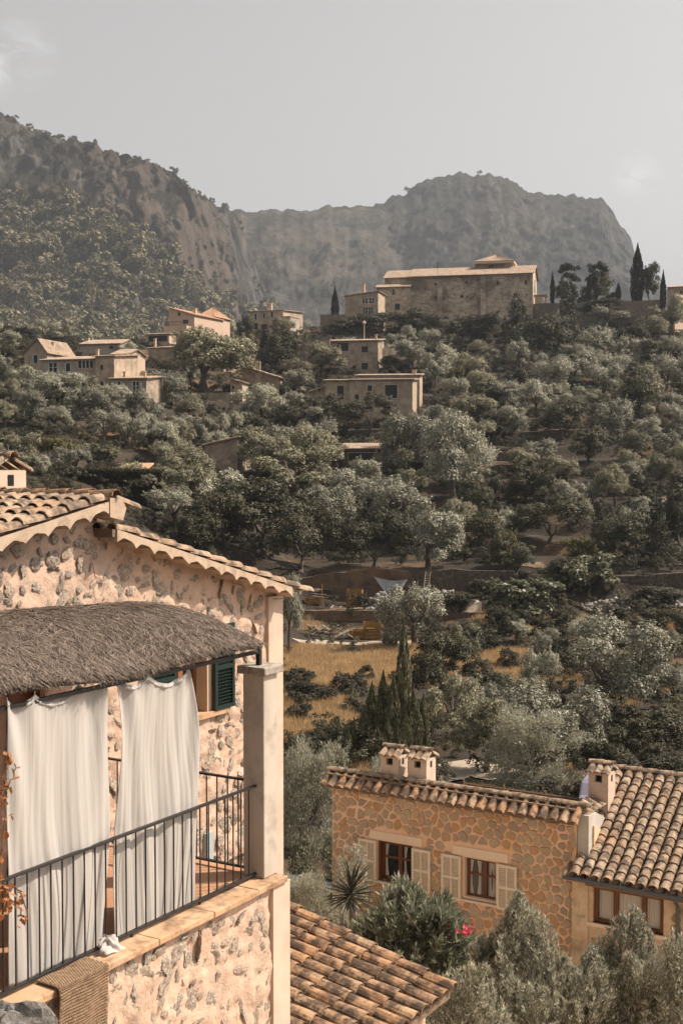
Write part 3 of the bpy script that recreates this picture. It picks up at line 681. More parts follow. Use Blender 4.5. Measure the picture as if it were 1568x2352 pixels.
# ------------------------------------------------------------------ curtains
def cloth_mat(name, col, tr=.25):
    m = bpy.data.materials.new(name); m.use_nodes = True; nt = m.node_tree; L = nt.links; b = nt.nodes['Principled BSDF']
    b.inputs['Base Color'].default_value = (*col, 1); b.inputs['Roughness'].default_value = .9; b.inputs['Specular IOR Level'].default_value = .1
    gm = nd(nt, 'ShaderNodeNewGeometry'); mp = nd(nt, 'ShaderNodeMapping'); mp.inputs['Scale'].default_value = (13, 13, .45); L.new(gm.outputs['Position'], mp.inputs[0])
    n = nd(nt, 'ShaderNodeTexNoise', Scale=1.6, Detail=6, Roughness=.6); L.new(mp.outputs[0], n.inputs['Vector'])
    bp = nd(nt, 'ShaderNodeBump', Strength=.6, Distance=.02); L.new(n.outputs[0], bp.inputs['Height']); L.new(bp.outputs[0], b.inputs['Normal'])
    t = nd(nt, 'ShaderNodeBsdfTranslucent'); t.inputs[0].default_value = (*col, 1); mx = nd(nt, 'ShaderNodeMixShader'); mx.inputs[0].default_value = tr
    L.new(b.outputs[0], mx.inputs[1]); L.new(t.outputs[0], mx.inputs[2]); L.new(mx.outputs[0], nt.nodes['Material Output'].inputs['Surface']); return m
M_CLOTH = cloth_mat('white_cotton', (.56, .53, .495))
def curtain(label, corners, ties, seed, nfold):
    """corners TL TR BR BL in photo pixels on the plane just inside the railing"""
    n0 = -.07; q = [FR.px2(x, y, n0) for x, y in corners]; r_ = random.Random(seed); ph = [r_.uniform(0, 6.28) for _ in range(9)]
    t = thing('curtain', FR.pt((q[2][0] + q[3][0]) / 2, n0, q[2][1]), label, 'curtain', 'curtains hung along the terrace')
    def fn(u, v):
        s = (q[0][0] * (1 - u) + q[1][0] * u) * (1 - v) + (q[3][0] * (1 - u) + q[2][0] * u) * v
        z = (q[0][1] * (1 - u) + q[1][1] * u) * (1 - v) + (q[3][1] * (1 - u) + q[2][1] * u) * v
        # sag of the top hem between its ties
        for a, b in zip(ties[:-1], ties[1:]):
            if a <= u <= b:
                w = (u - a) / (b - a); z -= (.42 * (b - a)) * 4 * w * (1 - w) * (1 - v) ** 3 * (q[1][0] - q[0][0]) * .42
        amp = .006 + .020 * min(1, v * 1.5)
        uu = u + .03 * math.sin(v * 3 + ph[0]) + .012 * math.sin(v * 9 + ph[1])
        n = amp * (math.sin(uu * nfold * 6.28 + ph[2]) * (.5 + .5 * math.sin(uu * 7 + ph[3])) + .32 * math.sin(uu * nfold * 2.3 * 6.28 + ph[4] + v) * (.5 + .5 * math.sin(uu * 11 + ph[1])) + .12 * math.sin(uu * nfold * 5.1 * 6.28 + ph[7] + 2 * v))
        n += .05 * math.sin(v * 3.0 + ph[5]) * (1 - .5 * u) + .03 * math.sin(u * 5 + v * 6 + ph[6])
        # pull folds running from the upper corners
        for c, sg in ((0, 1), (1, -1)):
            dd = abs(u - c); n += .055 * math.exp(-dd * 5) * math.sin((dd * 26 - v * 9) + ph[8]) * math.exp(-v * 2.2)
        s += .02 * math.sin(v * 5 + ph[6]) * (1 if u > .5 else -1)
        z += .02 * math.sin(u * 9 + ph[3]) * v
        return FR.pt(s, n0 + n * .9, z)
    m = MB(); m.grid(fn, 130, 70); o = m.build('cloth', M_CLOTH, t, smooth=True); md = o.modifiers.new('thick', 'SOLIDIFY'); md.thickness = .004
    m = MB(); pts = [fn(i / 60, .015) for i in range(61)]; m.tube([p + Vector((.0, -.012, 0)) for p in pts], [.013 + .006 * math.sin(i * .9 + seed) + .004 * math.sin(i * 2.7) for i in range(61)], 7); m.build('hem', M_CLOTH, t, smooth=True)
    m = MB()
    for u in ties: p = fn(u, .01); m.tube([p, Vector((p.x, p.y, max(p.z + .05, zf - .05)))], .006, 5)
    m.build('tie', M_CLOTH, t)
    return t
curtain('white cotton curtain nearest the dry vine, its top corner drooping', [(3, 1606), (240, 1560), (246, 2172), (20, 2268)], [0, .26, .72, 1], 3, 2.6)
curtain('white cotton curtain beside the green shuttered window', [(266, 1562), (441, 1524), (458, 2082), (268, 2160)], [0, .33, 1], 8, 3.2)
# bunched end of cloth tied to the bottom rail
kn = MB(); cx_, cz_ = FR.px2(248, 2205, .05)
def kfn(u, v):
    a = u * 6.283; r = 1.5 * (.03 + .075 * v ** 1.3 + .020 * math.sin(a * 4 + 5 * v) + .010 * math.sin(a * 9 - 7 * v)); 
    return FR.pt(cx_ - .02 + r * math.cos(a) * 1.15 + .05 * v, .05 + r * math.sin(a) * .7, z_bot + .10 - v * .15 - .03 * v * math.sin(a * 2))
kn.grid(kfn, 48, 16); ko = kn.build('cloth_knot', M_CLOTH, smooth=True); tag(ko, 'bunched white cloth end knotted round the bottom rail above the jute mat', 'cloth')
# jute mat hung over the coping
M_JUTE = bpy.data.materials.new('jute'); M_JUTE.use_nodes = True
M_JUTE = mk('woven_jute', [(.16, .10, .06), (.30, .20, .125), (.38, .27, .18)], scale=20, bump=.4, bscale=120, bdist=.004)
ma0 = FR.px2(128, 2290, .25)[0]; ma1 = FR.px2(242, 2245, .25)[0]
mt = thing('jute_mat', FR.pt((ma0 + ma1) / 2, .25, z_slab - .6), 'brown woven jute mat hung over the coping below the railing', 'mat')
def mfn(u, v, off=0.0):
    s = ma0 + (ma1 - ma0) * u - .06 * v; d = v * .95
    w = .006 * math.sin(u * 9 + d * 5) + .02 * max(0, d - .4) * math.sin(u * 5)
    zt = z_slab + .016 + off
    if d < .26: return FR.pt(s, .02 + d, zt + w)
    a = min(1, (d - .26) / .10) * math.pi / 2
    if d < .36: return FR.pt(s, .28 + .03 * math.sin(a) + off, zt - .03 * (1 - math.cos(a)) + w * .3)
    return FR.pt(s, .31 + .02 * (d - .36) + w * 1.5 + off, zt - .03 - (d - .36))
m = MB(); m.grid(mfn, 24, 40); o = m.build('backing', M_JUTE, mt, smooth=True); md = o.modifiers.new('thick', 'SOLIDIFY'); md.thickness = .012; md.offset = -1
m = MB(); Vw = []
for i in range(22):
    for j in range(34):
        u0, v0 = (i + (.5 if j % 2 else 0)) / 22.5, j / 34
        a = mfn(u0, v0, .008); b = mfn(min(1, u0 + .042), min(1, v0 + .012), .008); mid = (a + b) / 2 + (FR.N + Z) * .006
        m.tube([a, mid, b], [.006, .010, .006], 4)
m.build('weave', M_JUTE, mt, kind='stuff')
# dry vine at the left edge
vine = thing('dry_vine', FR.pt(s0r, .1, z_bot - .3), 'dry orange-leaved vine climbing past the terrace railing', 'vine')
rv = random.Random(9); M_VST = plain('vine_stem', (.16, .09, .05), .9); M_VLF = mk_leaf('dry_leaf', (.22, .07, .02), (.55, .24, .09), .3, .1)
m = MB(); lv = []; ln = []
for (pa, pb, pc, pd) in (((-8, 2120), (6, 1980), (18, 1860), (10, 1725)), ((0, 2020), (20, 2060), (34, 2080), (60, 2110)), ((4, 2080), (30, 2010), (50, 2030), (66, 2120)), ((-5, 1830), (14, 1800), (26, 1790), (30, 1760))):
    Q = [FR.pt(*[(lambda t: (t[0], .16 + rv.uniform(-.05, .05), t[1]))(FR.px2(a, b, .16))][0]) for a, b in (pa, pb, pc, pd)]
    path = []
    for i in range(17):
        t = i / 16; p = Q[0] * (1 - t) ** 3 + Q[1] * 3 * t * (1 - t) ** 2 + Q[2] * 3 * t * t * (1 - t) + Q[3] * t ** 3
        path.append(p + Vector([rv.gauss(0, .012) for _ in range(3)]))
    m.tube(path, .006, 5); lv += path
m.build('stem', M_VST, vine)
lf = MB()
lf.add([(0, 0, 0), (.022, .018, .004), (.03, .045, -.004), (0, .07, -.012), (-.03, .045, -.004), (-.022, .018, .004)], [(0, 1, 2, 3), (0, 3, 4, 5)]); lf_me = lf.mesh('leaf', M_VLF)
lf_me.attributes.new('rnd', 'FLOAT', 'FACE').data.foreach_set('value', [.4, .7])
for k in range(85):
    c = rv.choice(lv[0:17] * 3 + lv[17:34] * 2 + lv); sc = rv.uniform(.6, 1.15)
    put(lf_me, 'leaf', vine, Matrix.Translation(c + Vector([rv.gauss(0, .03) for _ in range(3)])) @ Matrix.Rotation(rv.uniform(0, 6.28), 4, 'Z') @ Matrix.Rotation(rv.uniform(-2, .8), 4, 'X') @ Matrix.Scale(sc, 4))
# rough grey wall top in the bottom corner, nearest to us
M_GREY = mk('grey_lichened_stone', [(.10, .09, .08), (.22, .20, .18), (.36, .33, .30)], scale=9, bump=1.0, bscale=35, bdist=.03, stain=(.5, .47, .43), sscale=11, spos=(.58, .66), samt=.6)
FN = Frame(at(20, 2330, 7.0), A_U + .28)
nw = thing('rough_stone_wall', FN.pt(0, 0, -4.6), 'rough grey stone wall top in the bottom corner beside the jute mat', 'wall')
zn = at(0, 2288, 7.3).z
for k in range(16):
    s_ = -1.3 + (k % 8) * .2 + rr.uniform(-.03, .03); n_ = -.05 - (k // 8) * .24
    M = FN.mat(s_, n_ + .12, zn - .10 - .02 * (k // 8) + rr.uniform(-.02, .02)) @ Matrix.Rotation(rr.uniform(0, 6.28), 4, 'Z') @ Matrix.Diagonal((.14, .12, .2, 1))
    put(rock_mesh('stone', 90 + k % 5, M_GREY, .9, .35), 'stone', nw, M)
mb = MB(); mb.box(FN, -1.5, .3, -.5, .02, -6, zn - .14); mb.build('wall', M_GREY, nw)
# ------------------------------------------------------------------ lower roof at the terrace foot
lr = thing('lower_roof', FR.pt(1.5, .8, -9), 'sloping brown tiled roof at the foot of the terrace', 'roof')
P0 = at(662, 2092, 17.6); ldn = (FR.N + Z * -.235).normalized(); 
Pe = at(1036, 2276, 14.6)
# fit the slope so that the far edge meets its eave end in the photograph
best = None
for k in range(5, 60):
    for sl in np.linspace(.05, .6, 56):
        q = P0 + (FR.N + Z * -sl) * (k * .06)
        d = q * (1 / q.y); r_ = ray(1036, 2276); r_ = r_ * (1 / r_.y); e = (d - r_).length
        if best is None or e < best[0]: best = (e, sl, k * .06)
lsl2, llen = best[1], best[2]; ldn = (FR.N + Z * -lsl2).normalized(); Ln = llen * math.sqrt(1 + lsl2 ** 2)
TL = tile_set(.50, .096, .120, M_TILE_DARK, 5)
nr = int(Ln / .40) + 1
for j in range(20):
    for i in range(0, nr + 2):
        p = P0 - FR.X * (.26 * j) + ldn * (Ln - .2 - .40 * i)
        if (p - P0).dot(FR.N) < -.75 or (p - FR.o).dot(FR.X) < s_en + .03: continue
        lay_tile(TL, lr, p + Z * .02, ldn, FR.X, rr, .05)
Lx = (P0 - FR.o).dot(FR.X) - s_en - .02
mb = MB(); c_ = [P0 + FR.X * .1 - ldn * .8, P0 + FR.X * .1 + ldn * (Ln - .05), P0 - FR.X * Lx + ldn * (Ln - .05), P0 - FR.X * Lx - ldn * .8]
mb.add([q - Z * .05 for q in c_] + [q - Z * .15 for q in c_], [(0, 1, 2, 3), (7, 6, 5, 4), (0, 4, 5, 1), (1, 5, 6, 2), (2, 6, 7, 3), (3, 7, 4, 0)]); mb.build('roof_bed', M_BED, lr)
mb = MB(); zt = P0.z
mb.prism(Frame((P0.x, P0.y, 0), A_V), [(-.75, -12), (llen - .35, -12), (llen - .35, zt - lsl2 * (llen - .35) - .17), (-.75, zt + lsl2 * .75 - .17)], .0, Lx - .02)
mb.build('wall', M_PEACH, lr)
# ------------------------------------------------------------------ the stone house with shutters (lower right)
Pq = at(1160, 2000, 28.5)
FF = Frame((Pq.x, Pq.y, 0), A_V)
M_MORT = mk('ochre_mortar', [(.80, .51, .31), (.89, .59, .385), (.94, .66, .45)], scale=1.6, bump=.3, bscale=30, bdist=.01, stain=(.74, .40, .16), sscale=.7, samt=.6)
M_FLAG = mk('flagstone', [(.38, .27, .17), (.58, .43, .285), (.72, .55, .38)], scale=7, local=True, bump=.6, bscale=28, bdist=.012, stain=(.42, .19, .06), sscale=3.5, spos=(.55, .68), samt=.7,
            rcols=[(.40, .31, .23), (.50, .37, .25), (.31, .26, .21), (.60, .41, .25), (.42, .33, .25), (.58, .29, .12), (.46, .34, .23), (.56, .44, .32), (.36, .28, .22)], rmix=.7)
M_SHUT = mk('cream_paint', [(.82, .68, .51), (.88, .75, .58)], scale=3, bump=.05, rough=.55)
M_WOOD = mk('red_brown_joinery', [(.13, .045, .02), (.20, .075, .032)], scale=6, bump=.1, rough=.45, stretch=(1, 1, .2))
M_LINT = mk('smooth_lintel', [(.88, .67, .49), (.94, .74, .55)], scale=2.5, bump=.08)
M_ROOM = plain('dark_room', (.02, .016, .013), .9)
M_WHITE = mk('white_limewash', [(.50, .45, .39), (.66, .61, .54)], scale=3, bump=.25, bscale=25, stain=(.45, .37, .30), sscale=2.5, samt=.6)
M_NET = cloth_mat('net_curtain', (.62, .57, .50), .2)
M_BEAM = mk('old_beam', [(.20, .13, .075), (.33, .23, .14)], scale=5, bump=.5, bscale=30, stretch=(.6, .6, 2.5))
M_PIPE = plain('grey_zinc_pipe', (.10, .105, .11), .5, .2)
xL = FF.px2(763, 1900)[0]; xR = FF.px2(1322, 1950)[0]
zE = (FF.px2(800, 1822)[1] + FF.px2(1280, 1882)[1]) / 2; zB = -13.2
rh = thing('stone_house', FF.pt((xL + xR) / 2, 0, -12.5), 'ochre stone house with cream louvred shutters and twin tile-capped chimneys', 'house')
# windows: opening rectangle, shutters
wins = []
for (a, b, c, d) in ((868, 947, 1928, 2030), (1062, 1142, 1964, 2072)):
    x0, z1 = FF.px2(a, c); x1 = FF.px2(b, c)[0]; z0 = FF.px2((a + b) / 2, d)[1]; z1 = FF.px2((a + b) / 2, c + 9)[1]
    wins.append((x0, x1, z0, z1))
def wall_holes(mb, fr, x0, x1, z0, z1, holes, n0, n1):
    xs = sorted({x0, x1} | {h[0] for h in holes} | {h[1] for h in holes}); zs = sorted({z0, z1} | {h[2] for h in holes} | {h[3] for h in holes})
    for i in range(len(xs) - 1):
        for j in range(len(zs) - 1):
            cx_, cz_ = (xs[i] + xs[i + 1]) / 2, (zs[j] + zs[j + 1]) / 2
            if any(h[0] < cx_ < h[1] and h[2] < cz_ < h[3] for h in holes): continue
            b = len(mb.v); mb.box(fr, xs[i], xs[i + 1], n0, n1, zs[j], zs[j + 1])
mb = MB(); wall_holes(mb, FF, xL, xR, zB, zE + .1, wins, -.30, 0); mb.build('wall', M_MORT, rh)
mb = MB(); mb.box(FF, xL, xR, -5.2, -4.9, zB, zE - 2.1)
mb.prism(Frame(FF.pt(xL + .3, 0, 0), A_U), [(.302, zB), (4.9, zB), (4.9, zE - 2.0), (.302, zE - .05)], 0, .3); mb.prism(Frame(FF.pt(xR, 0, 0), A_U), [(.302, zB), (4.9, zB), (4.9, zE - 2.0), (.302, zE - .05)], 0, .3); mb.build('wall', M_MORT, rh)
# smooth lintels
lints = []
for (a, b, c, d) in ((850, 970, 1916, 1936), (1040, 1167, 1949, 1975)):
    x0 = FF.px2(a, c)[0]; x1 = FF.px2(b, c)[0]; zc_ = FF.px2((a + b) / 2, (c + d) / 2)[1]; h = .10
    lints.append((x0, x1, zc_ - h, zc_ + h)); m = MB(); m.box(FF, x0, x1, -.1, .03, zc_ - h, zc_ + h); m.build('lintel', M_LINT, rh)
# irregular flagstones, each its own piece
def clip_poly(poly, p, q):
    """keep the part of poly nearer p than q"""
    mx, my = (p[0] + q[0]) / 2, (p[1] + q[1]) / 2; nx, ny = q[0] - p[0], q[1] - p[1]; out = []
    for i in range(len(poly)):
        a, b = poly[i], poly[(i + 1) % len(poly)]
        da = (a[0] - mx) * nx + (a[1] - my) * ny; db = (b[0] - mx) * nx + (b[1] - my) * ny
        if da <= 0: out.append(a)
        if (da < 0 < db) or (db < 0 < da): t = da / (da - db); out.append((a[0] + (b[0] - a[0]) * t, a[1] + (b[1] - a[1]) * t))
    return out
def flagstones(fr, parent, x0, x1, z0, z1, size, joint, avoid, rnd, mat, limit=300, n=.0, squash=.85):
    pts = []
    nx_, nz_ = int((x1 - x0) / size), int((z1 - z0) / (size * squash))
    for i in range(nx_ + 1):
        for j in range(nz_ + 1):
            pts.append((x0 + (i + .5 * (j % 2) + rnd.uniform(-.42, .42)) * size, z0 + (j + rnd.uniform(-.42, .42)) * size * squash))
    items = []
    for k, p in enumerate(pts):
        cell = [(p[0] - size, p[1] - size), (p[0] + size, p[1] - size), (p[0] + size, p[1] + size), (p[0] - size, p[1] + size)]
        for q in pts:
            if q is not p and abs(q[0] - p[0]) < 2.2 * size and abs(q[1] - p[1]) < 2.2 * size: cell = clip_poly(cell, p, q)
            if len(cell) < 3: break
        if len(cell) < 3: continue
        # trim at the wall's edges and at openings
        cell = [(min(max(a, x0 + .01), x1 - .01), min(max(b, z0), z1 - .005)) for a, b in cell]
        bad = False
        for h in avoid:
            if min(a for a, b in cell) > h[1] or max(a for a, b in cell) < h[0] or min(b for a, b in cell) > h[3] or max(b for a, b in cell) < h[2]: continue
            sd_ = [(h[0] - p[0], 0), (p[0] - h[1], 1), (h[2] - p[1], 2), (p[1] - h[3], 3)]; d_m, k_ = max(sd_)
            if d_m < .03: bad = True; break
            cell = [(min(a, h[0]), b) if k_ == 0 else (max(a, h[1]), b) if k_ == 1 else (a, min(b, h[2])) if k_ == 2 else (a, max(b, h[3])) for a, b in cell]
        if bad: continue
        q_ = []
        for v in cell:
            if not q_ or math.hypot(v[0] - q_[-1][0], v[1] - q_[-1][1]) > .025: q_.append(v)
        cell = q_
        if len(cell) < 3 or max(a for a, b in cell) - min(a for a, b in cell) < .08 or max(b for a, b in cell) - min(b for a, b in cell) < .08: continue
        cx_ = sum(a for a, b in cell) / len(cell); cz_ = sum(b for a, b in cell) / len(cell)
        rr_ = sum(math.hypot(a - cx_, b - cz_) for a, b in cell) / len(cell); sc = max(.3, 1 - joint / rr_ * rnd.uniform(.6, 1.7))
        cell = [(cx_ + (a - cx_) * sc, cz_ + (b - cz_) * sc) for a, b in cell]
        rd = []                                                     # worn corners
        for i in range(len(cell)):
            a, b = cell[i], cell[(i + 1) % len(cell)]
            rd += [(a[0] * .76 + b[0] * .24, a[1] * .76 + b[1] * .24), (a[0] * .24 + b[0] * .76, a[1] * .24 + b[1] * .76)]
        rd = [(a + rnd.gauss(0, .010), b + rnd.gauss(0, .010)) for a, b in rd]
        items.append((cx_, cz_, rd))
    items.sort(key=lambda t: -t[1])
    rest = MB()
    for ii, (cx_, cz_, rd) in enumerate(items):
        k = len(rd); th = rnd.uniform(.010, .034); m = MB()
        inner = [((a - cx_) * .88, (b - cz_) * .88) for a, b in rd]
        V_ = [(a - cx_, b - cz_, -.02) for a, b in rd] + [(a - cx_, b - cz_, th * .6) for a, b in rd] + [(a, b, th + rnd.gauss(0, .002)) for a, b in inner]
        F_ = [(i, (i + 1) % k, k + (i + 1) % k, k + i) for i in range(k)] + [(k + i, k + (i + 1) % k, 2 * k + (i + 1) % k, 2 * k + i) for i in range(k)] + [tuple(range(2 * k, 3 * k))]
        if ii >= limit:
            rest.add([fr.pt(cx_ + a, n + c, cz_ + b) for a, b, c in V_], F_); continue
        m.add(V_, F_); me = m.mesh('stone', mat)
        put(me, 'stone', parent, fr.mat(cx_, n, cz_))
    if rest.v: rest.build('stones', mat, parent, kind='stuff')
    return items
rs = random.Random(21)
avoid = wins + lints
for (x0, x1, z0, z1) in wins: avoid += [(x0 - .04, x1 + .06, z0 - .06, z0)]
flagstones(FF, rh, xL, xR, zE - 3.35, zE + .0, .240, .023, avoid, rs, M_FLAG, 300)
# windows with joinery, dark room and curtains
for w_i, (x0, x1, z0, z1) in enumerate(wins):
    m = MB(); m.box(FF, x0 + .001, x0 + .045, -.26, -.02, z0, z1); m.box(FF, x1 - .045, x1 - .001, -.26, -.02, z0, z1); m.box(FF, x0 + .045, x1 - .045, -.26, -.02, z1 - .03, z1 - .001); m.box(FF, x0 + .045, x1 - .045, -.26, -.03, z0 + .001, z0 + .05)
    wo = m.build('window', M_LINT if w_i else M_WOOD, rh)
    m = MB(); mc = (x0 + x1) / 2 + .06
    for a, b in ((x0 + .046, x0 + .11), (mc - .05, mc + .05), (x1 - .11, x1 - .046)): m.box(FF, a, b, -.20, -.14, z0 + .05, z1 - .03)
    for z in (z0 + .051, (z0 + z1) / 2 + .05, z1 - .10): m.box(FF, x0 + .047, x1 - .047, -.195, -.145, z, z + .055)
    m.build('sash', M_WOOD, wo)
    m = MB(); m.box(FF, x0 + .05, x1 - .05, -.172, -.166, z0 + .05, z1 - .05); m.build('pane', M_GLASS, wo)
    m = MB()
    for c_, sg in ((x0 + .12, 1), (mc + .10, 1), (mc - .10, -1), (x1 - .12, -1)):
        if w_i == 0 and sg < 0: continue
        m.grid(lambda u, v: FF.pt(c_ + sg * u * (.10 - .05 * math.sin(v * 3.1)), -.160 - .0 + .008 * math.sin(u * 15), z1 - .06 - v * (z1 - z0 - .14)), 6, 8)
    m.build('window_curtain', M_NET, wo)
    m = MB(); m.box(FF, x0 - .06, x1 + .08, -.26, .05, z0 - .05, z0); m.build('window_sill', M_LINT, wo)
    louvre_shutter(FF, rh, x0 - .50, x0 - .015, z0 - .04, z1 - .01, .035, M_SHUT, 24, cols=2)
    louvre_shutter(FF, rh, x1 + .015, x1 + .49, z0 - .06, z1 - .03, .035, M_SHUT, 24, cols=2)
    m = MB(); m.tube([FF.pt(x1 + .52, .0, z0 + .02), FF.pt(x1 + .55, .04, z0 + .02)], .012, 5); m.build('shutter_catch', M_IRON, rh)
# eave: a course of cover tiles over a dark gap, lumpy ridge, roof falling away behind
T4 = tile_set(.48, .082, .102, M_TILE_DARK, 4)
nE = int((xR - xL + .3) / .243)
esl = .62; ed = (FF.N + Z * -esl).normalized()
for i in range(nE + 1):
    x = xL - .18 + i * .243
    lay_tile(T4, rh, FF.pt(x, .02, zE + .20), ed, FF.X, rs, .0)
zRt = zE + .36
m = MB(); m.prism(Frame(FF.pt(0, 0, 0), A_U), [(-.16, zE + .03), (-.16, zE + .10), (.22, zRt - .02), (.60, zRt - .03), (5.2, zRt - 2.1), (5.2, zRt - 2.3), (.3, zE + .03)][::-1], xL - .22, xR + .02)
mm_ = m.build('roof_bed', M_BED, rh)
T5 = tile_set(.40, .09, .105, M_TILE, 4)
for i in range(int((xR - xL + .2) / .33) + 1):
    lay_tile(T5, rh, FF.pt(xL - .05 + i * .33, -.22, zRt + .01), FF.X, FF.N, rs, .02, 1.6)
ed2 = (FF.N * -1 + Z * -.42).normalized()
for i in range(nE + 1):
    for j in range(3): lay_tile(T5, rh, FF.pt(xL - .18 + i * .243, -.50 - j * .36, zRt - .02 - (.07 + j * .15)), ed2, FF.X, rs, .04, 1.8)
m = MB(); m.box(FF, xL - .25, xR, -.17, -.03, zRt - .075, zRt - .035); m.build('eave_strip', M_BEAM, rh)
# white limewashed flank with zigzag tile shadow, and its capping
m = MB(); m.prism(Frame(FF.pt(xR + .012, 0, 0), A_U), [(.06, zB), (4.5, zB), (4.5, zE - 1.6), (.5, zE + .2), (.06, zE + .22)], 0, .25); m.build('side_wall', M_WHITE, rh)
for i in range(6): lay_tile(T5, rh, FF.pt(xR + .03, -.22 - i * .235, zE + .24), (FF.X + Z * -.5), FF.N, rs, .0)
# chimneys
TCH = tile_set(.34, .085, .105, M_TILE, 3)
for (pxa, pya) in ((905, 1775), (969, 1780)):
    fr = Frame((0, 0, 0), A_V); d = ray(pxa, pya); q = FF.o - FF.N * .55; t = q.dot(FF.N) / d.dot(FF.N); p = d * t
    fr = Frame((p.x, p.y, 0), A_V); chimney(rh, fr, 0, 0, .47, zRt - .3, zRt + (.50 if pxa < 940 else .52), M_PEACH2, TCH)
# ------------------------------------------------------------------ wing with the big tiled roof
n_w = .10
FG = Frame(FF.pt(0, n_w, 0), A_V)
xg0 = FG.px2(1316, 2080)[0]; xg1 = xg0 + 4.2; zG = FG.px2(1400, 2027)[1]
ww = []; a0, b0 = FG.px2(1362, 2030); a1 = FG.px2(1524, 2058)[0]; c0 = FG.px2(1440, 2134)[1]; b0 = FG.px2(1440, 2050)[1]; ww.append((a0, a1, c0, b0))
M_WING = mk('sandy_rubble_render', [(.60, .42, .265), (.76, .56, .375), (.84, .645, .45)], scale=3.2, bump=.8, bscale=14, bdist=.03, stain=(.22, .15, .09), sscale=2.6, samt=.6)
wg = thing('house_wing', FG.pt(xg0 + 2, 0, -12.5), 'low house wing with three-paned brown window under a sunlit barrel tile roof', 'house')
m = MB(); wall_holes(m, FG, xg0, xg1, zB, zG, ww, -.35, 0); m.box(FG, xg0, xg1, -5.0, -4.7, zB, zG); m.box(FG, xg1 - .3, xg1, -4.7, -.352, zB, zG); m.build('wall', M_WING, wg)
flagstones(FG, wg, xg0 + .35, xg1, zG - 2.6, zG - .3, .30, .035, [(ww[0][0] - .12, ww[0][1] + .12, ww[0][2] - .14, ww[0][3] + .05)], rs, mk('sandy_flagstone', [(.30, .20, .12), (.42, .29, .18), (.50, .37, .25)], scale=7, local=True, bump=.6, bscale=28, bdist=.012, rcols=[(.36, .25, .16), (.44, .31, .19), (.46, .36, .25)], rmix=.5), 120, -.004)
m = MB(); m.box(FG, xg0 - .02, xg0 + .34, -.3, .035, zB, zG - .02); m.build('corner_quoin', M_WING, wg)
m = MB(); bx0 = FG.px2(1346, 2030)[0]; bz1 = FG.px2(1440, 2027)[1]; m.box(FG, bx0, xg1 - .02, -.2, .06, ww[0][3] + .001, ww[0][3] + .22); bo = m.build('lintel_beam', M_BEAM, wg)
(x0, x1, z0, z1) = ww[0]
m = MB()
L3 = x1 - x0
for a, b in ((x0 + .002, x0 + .09), (x1 - .09, x1 - .002), (x0 + L3 * .28, x0 + L3 * .28 + .10), (x0 + L3 * .68, x0 + L3 * .68 + .10)): m.box(FG, a, b, -.18, -.06, z0 + .07, z1 - .07)
m.box(FG, x0 + .002, x1 - .002, -.18, -.06, z0 + .002, z0 + .07); m.box(FG, x0 + .002, x1 - .002, -.18, -.06, z1 - .07, z1 - .002)
wo = m.build('window', M_WOOD, wg)
m = MB(); m.box(FG, x0 + .05, x1 - .05, -.15, -.145, z0 + .05, z1 - .05); m.build('pane', M_GLASS, wo)
m = MB()
for a, b in ((x0 + .09, x0 + L3 * .28), (x0 + L3 * .28 + .10, x0 + L3 * .68), (x0 + L3 * .68 + .10, x1 - .09)):
    m.grid(lambda u, v: FG.pt(a + (b - a) * u, -.135 + .007 * math.sin(u * 38) + .004 * math.sin(u * 77), z0 + .07 + (z1 - z0 - .14) * v), 40, 3)
m.build('net_curtain', M_NET, wo, smooth=True)
m = MB(); m.box(FG, x0 - .12, x1 + .12, -.2, .06, z0 - .07, z0); m.build('window_sill', M_LINT, wo)
m = MB(); m.tube([FG.pt(xg0 - .12, .30, zG + .045), FG.pt(xg1 + .2, .30, zG - .01)], .05, 8); m.build('gutter', M_PIPE, wg)
dpx = FG.px2(1558, 2120)[0]; m = MB(); m.tube([FG.pt(dpx, .30, zG + .0), FG.pt(dpx, .25, zG - .1), FG.pt(dpx, .07, zG - .25), FG.pt(dpx, .07, zB)], .04, 8); m.build('downpipe', M_PIPE, wg)
m = MB(); m.box(FG, xg0 - .1, xg1, .0, .26, zG - .02, zG + .02); m.build('soffit', M_BED, wg)
# roof plane: eave line to ridge, slope fitted to the photograph
e0 = FG.pt(FG.px2(1318, 1990, .28)[0], .28, zG + .10); best = None
for sl in np.linspace(.1, .9, 81):
    for k in range(10, 80):
        q = e0 + (FG.N * -1 + Z * sl) * (k * .06); d = q / q.y; r_ = ray(1424, 1772); r_ = r_ / r_.y; e = (d - r_).length
        if best is None or e < best[0]: best = (e, sl, k * .06)
rsl_, rlen = best[1], best[2]; rdn = (FG.N + Z * -rsl_).normalized(); RL = rlen * math.sqrt(1 + rsl_ ** 2)
TR = tile_set(.34, .088, .108, M_TILE, 6)
nrow = int(RL / .232); ncol = 16
for c_ in range(ncol):
    for r_ in range(nrow):
        p = e0 + FG.X * (c_ * .243) - rdn * (.14 + r_ * RL / nrow)
        lay_tile(TR, wg, p + Z * .03, rdn, FG.X, rs, .055)
m = MB()
for c_ in range(ncol + 1):          # channel tiles between the covers
    m.add([e0 + FG.X * (c_ * .243 - .1215 + dx) - rdn * y + Z * (.0 if abs(dx) > .05 else -.045) for y in (.0, RL) for dx in (-.11, -.04, .04, .11)], [(0, 1, 5, 4), (1, 2, 6, 5), (2, 3, 7, 6)])
m.build('channel_tiles', M_TILE_DARK, wg, kind='stuff')
m = MB(); c4 = [e0 - FG.X * .14 + rdn * -.05, e0 + FG.X * (ncol * .243) + rdn * -.05, e0 + FG.X * (ncol * .243) - rdn * RL, e0 - FG.X * .14 - rdn * RL]
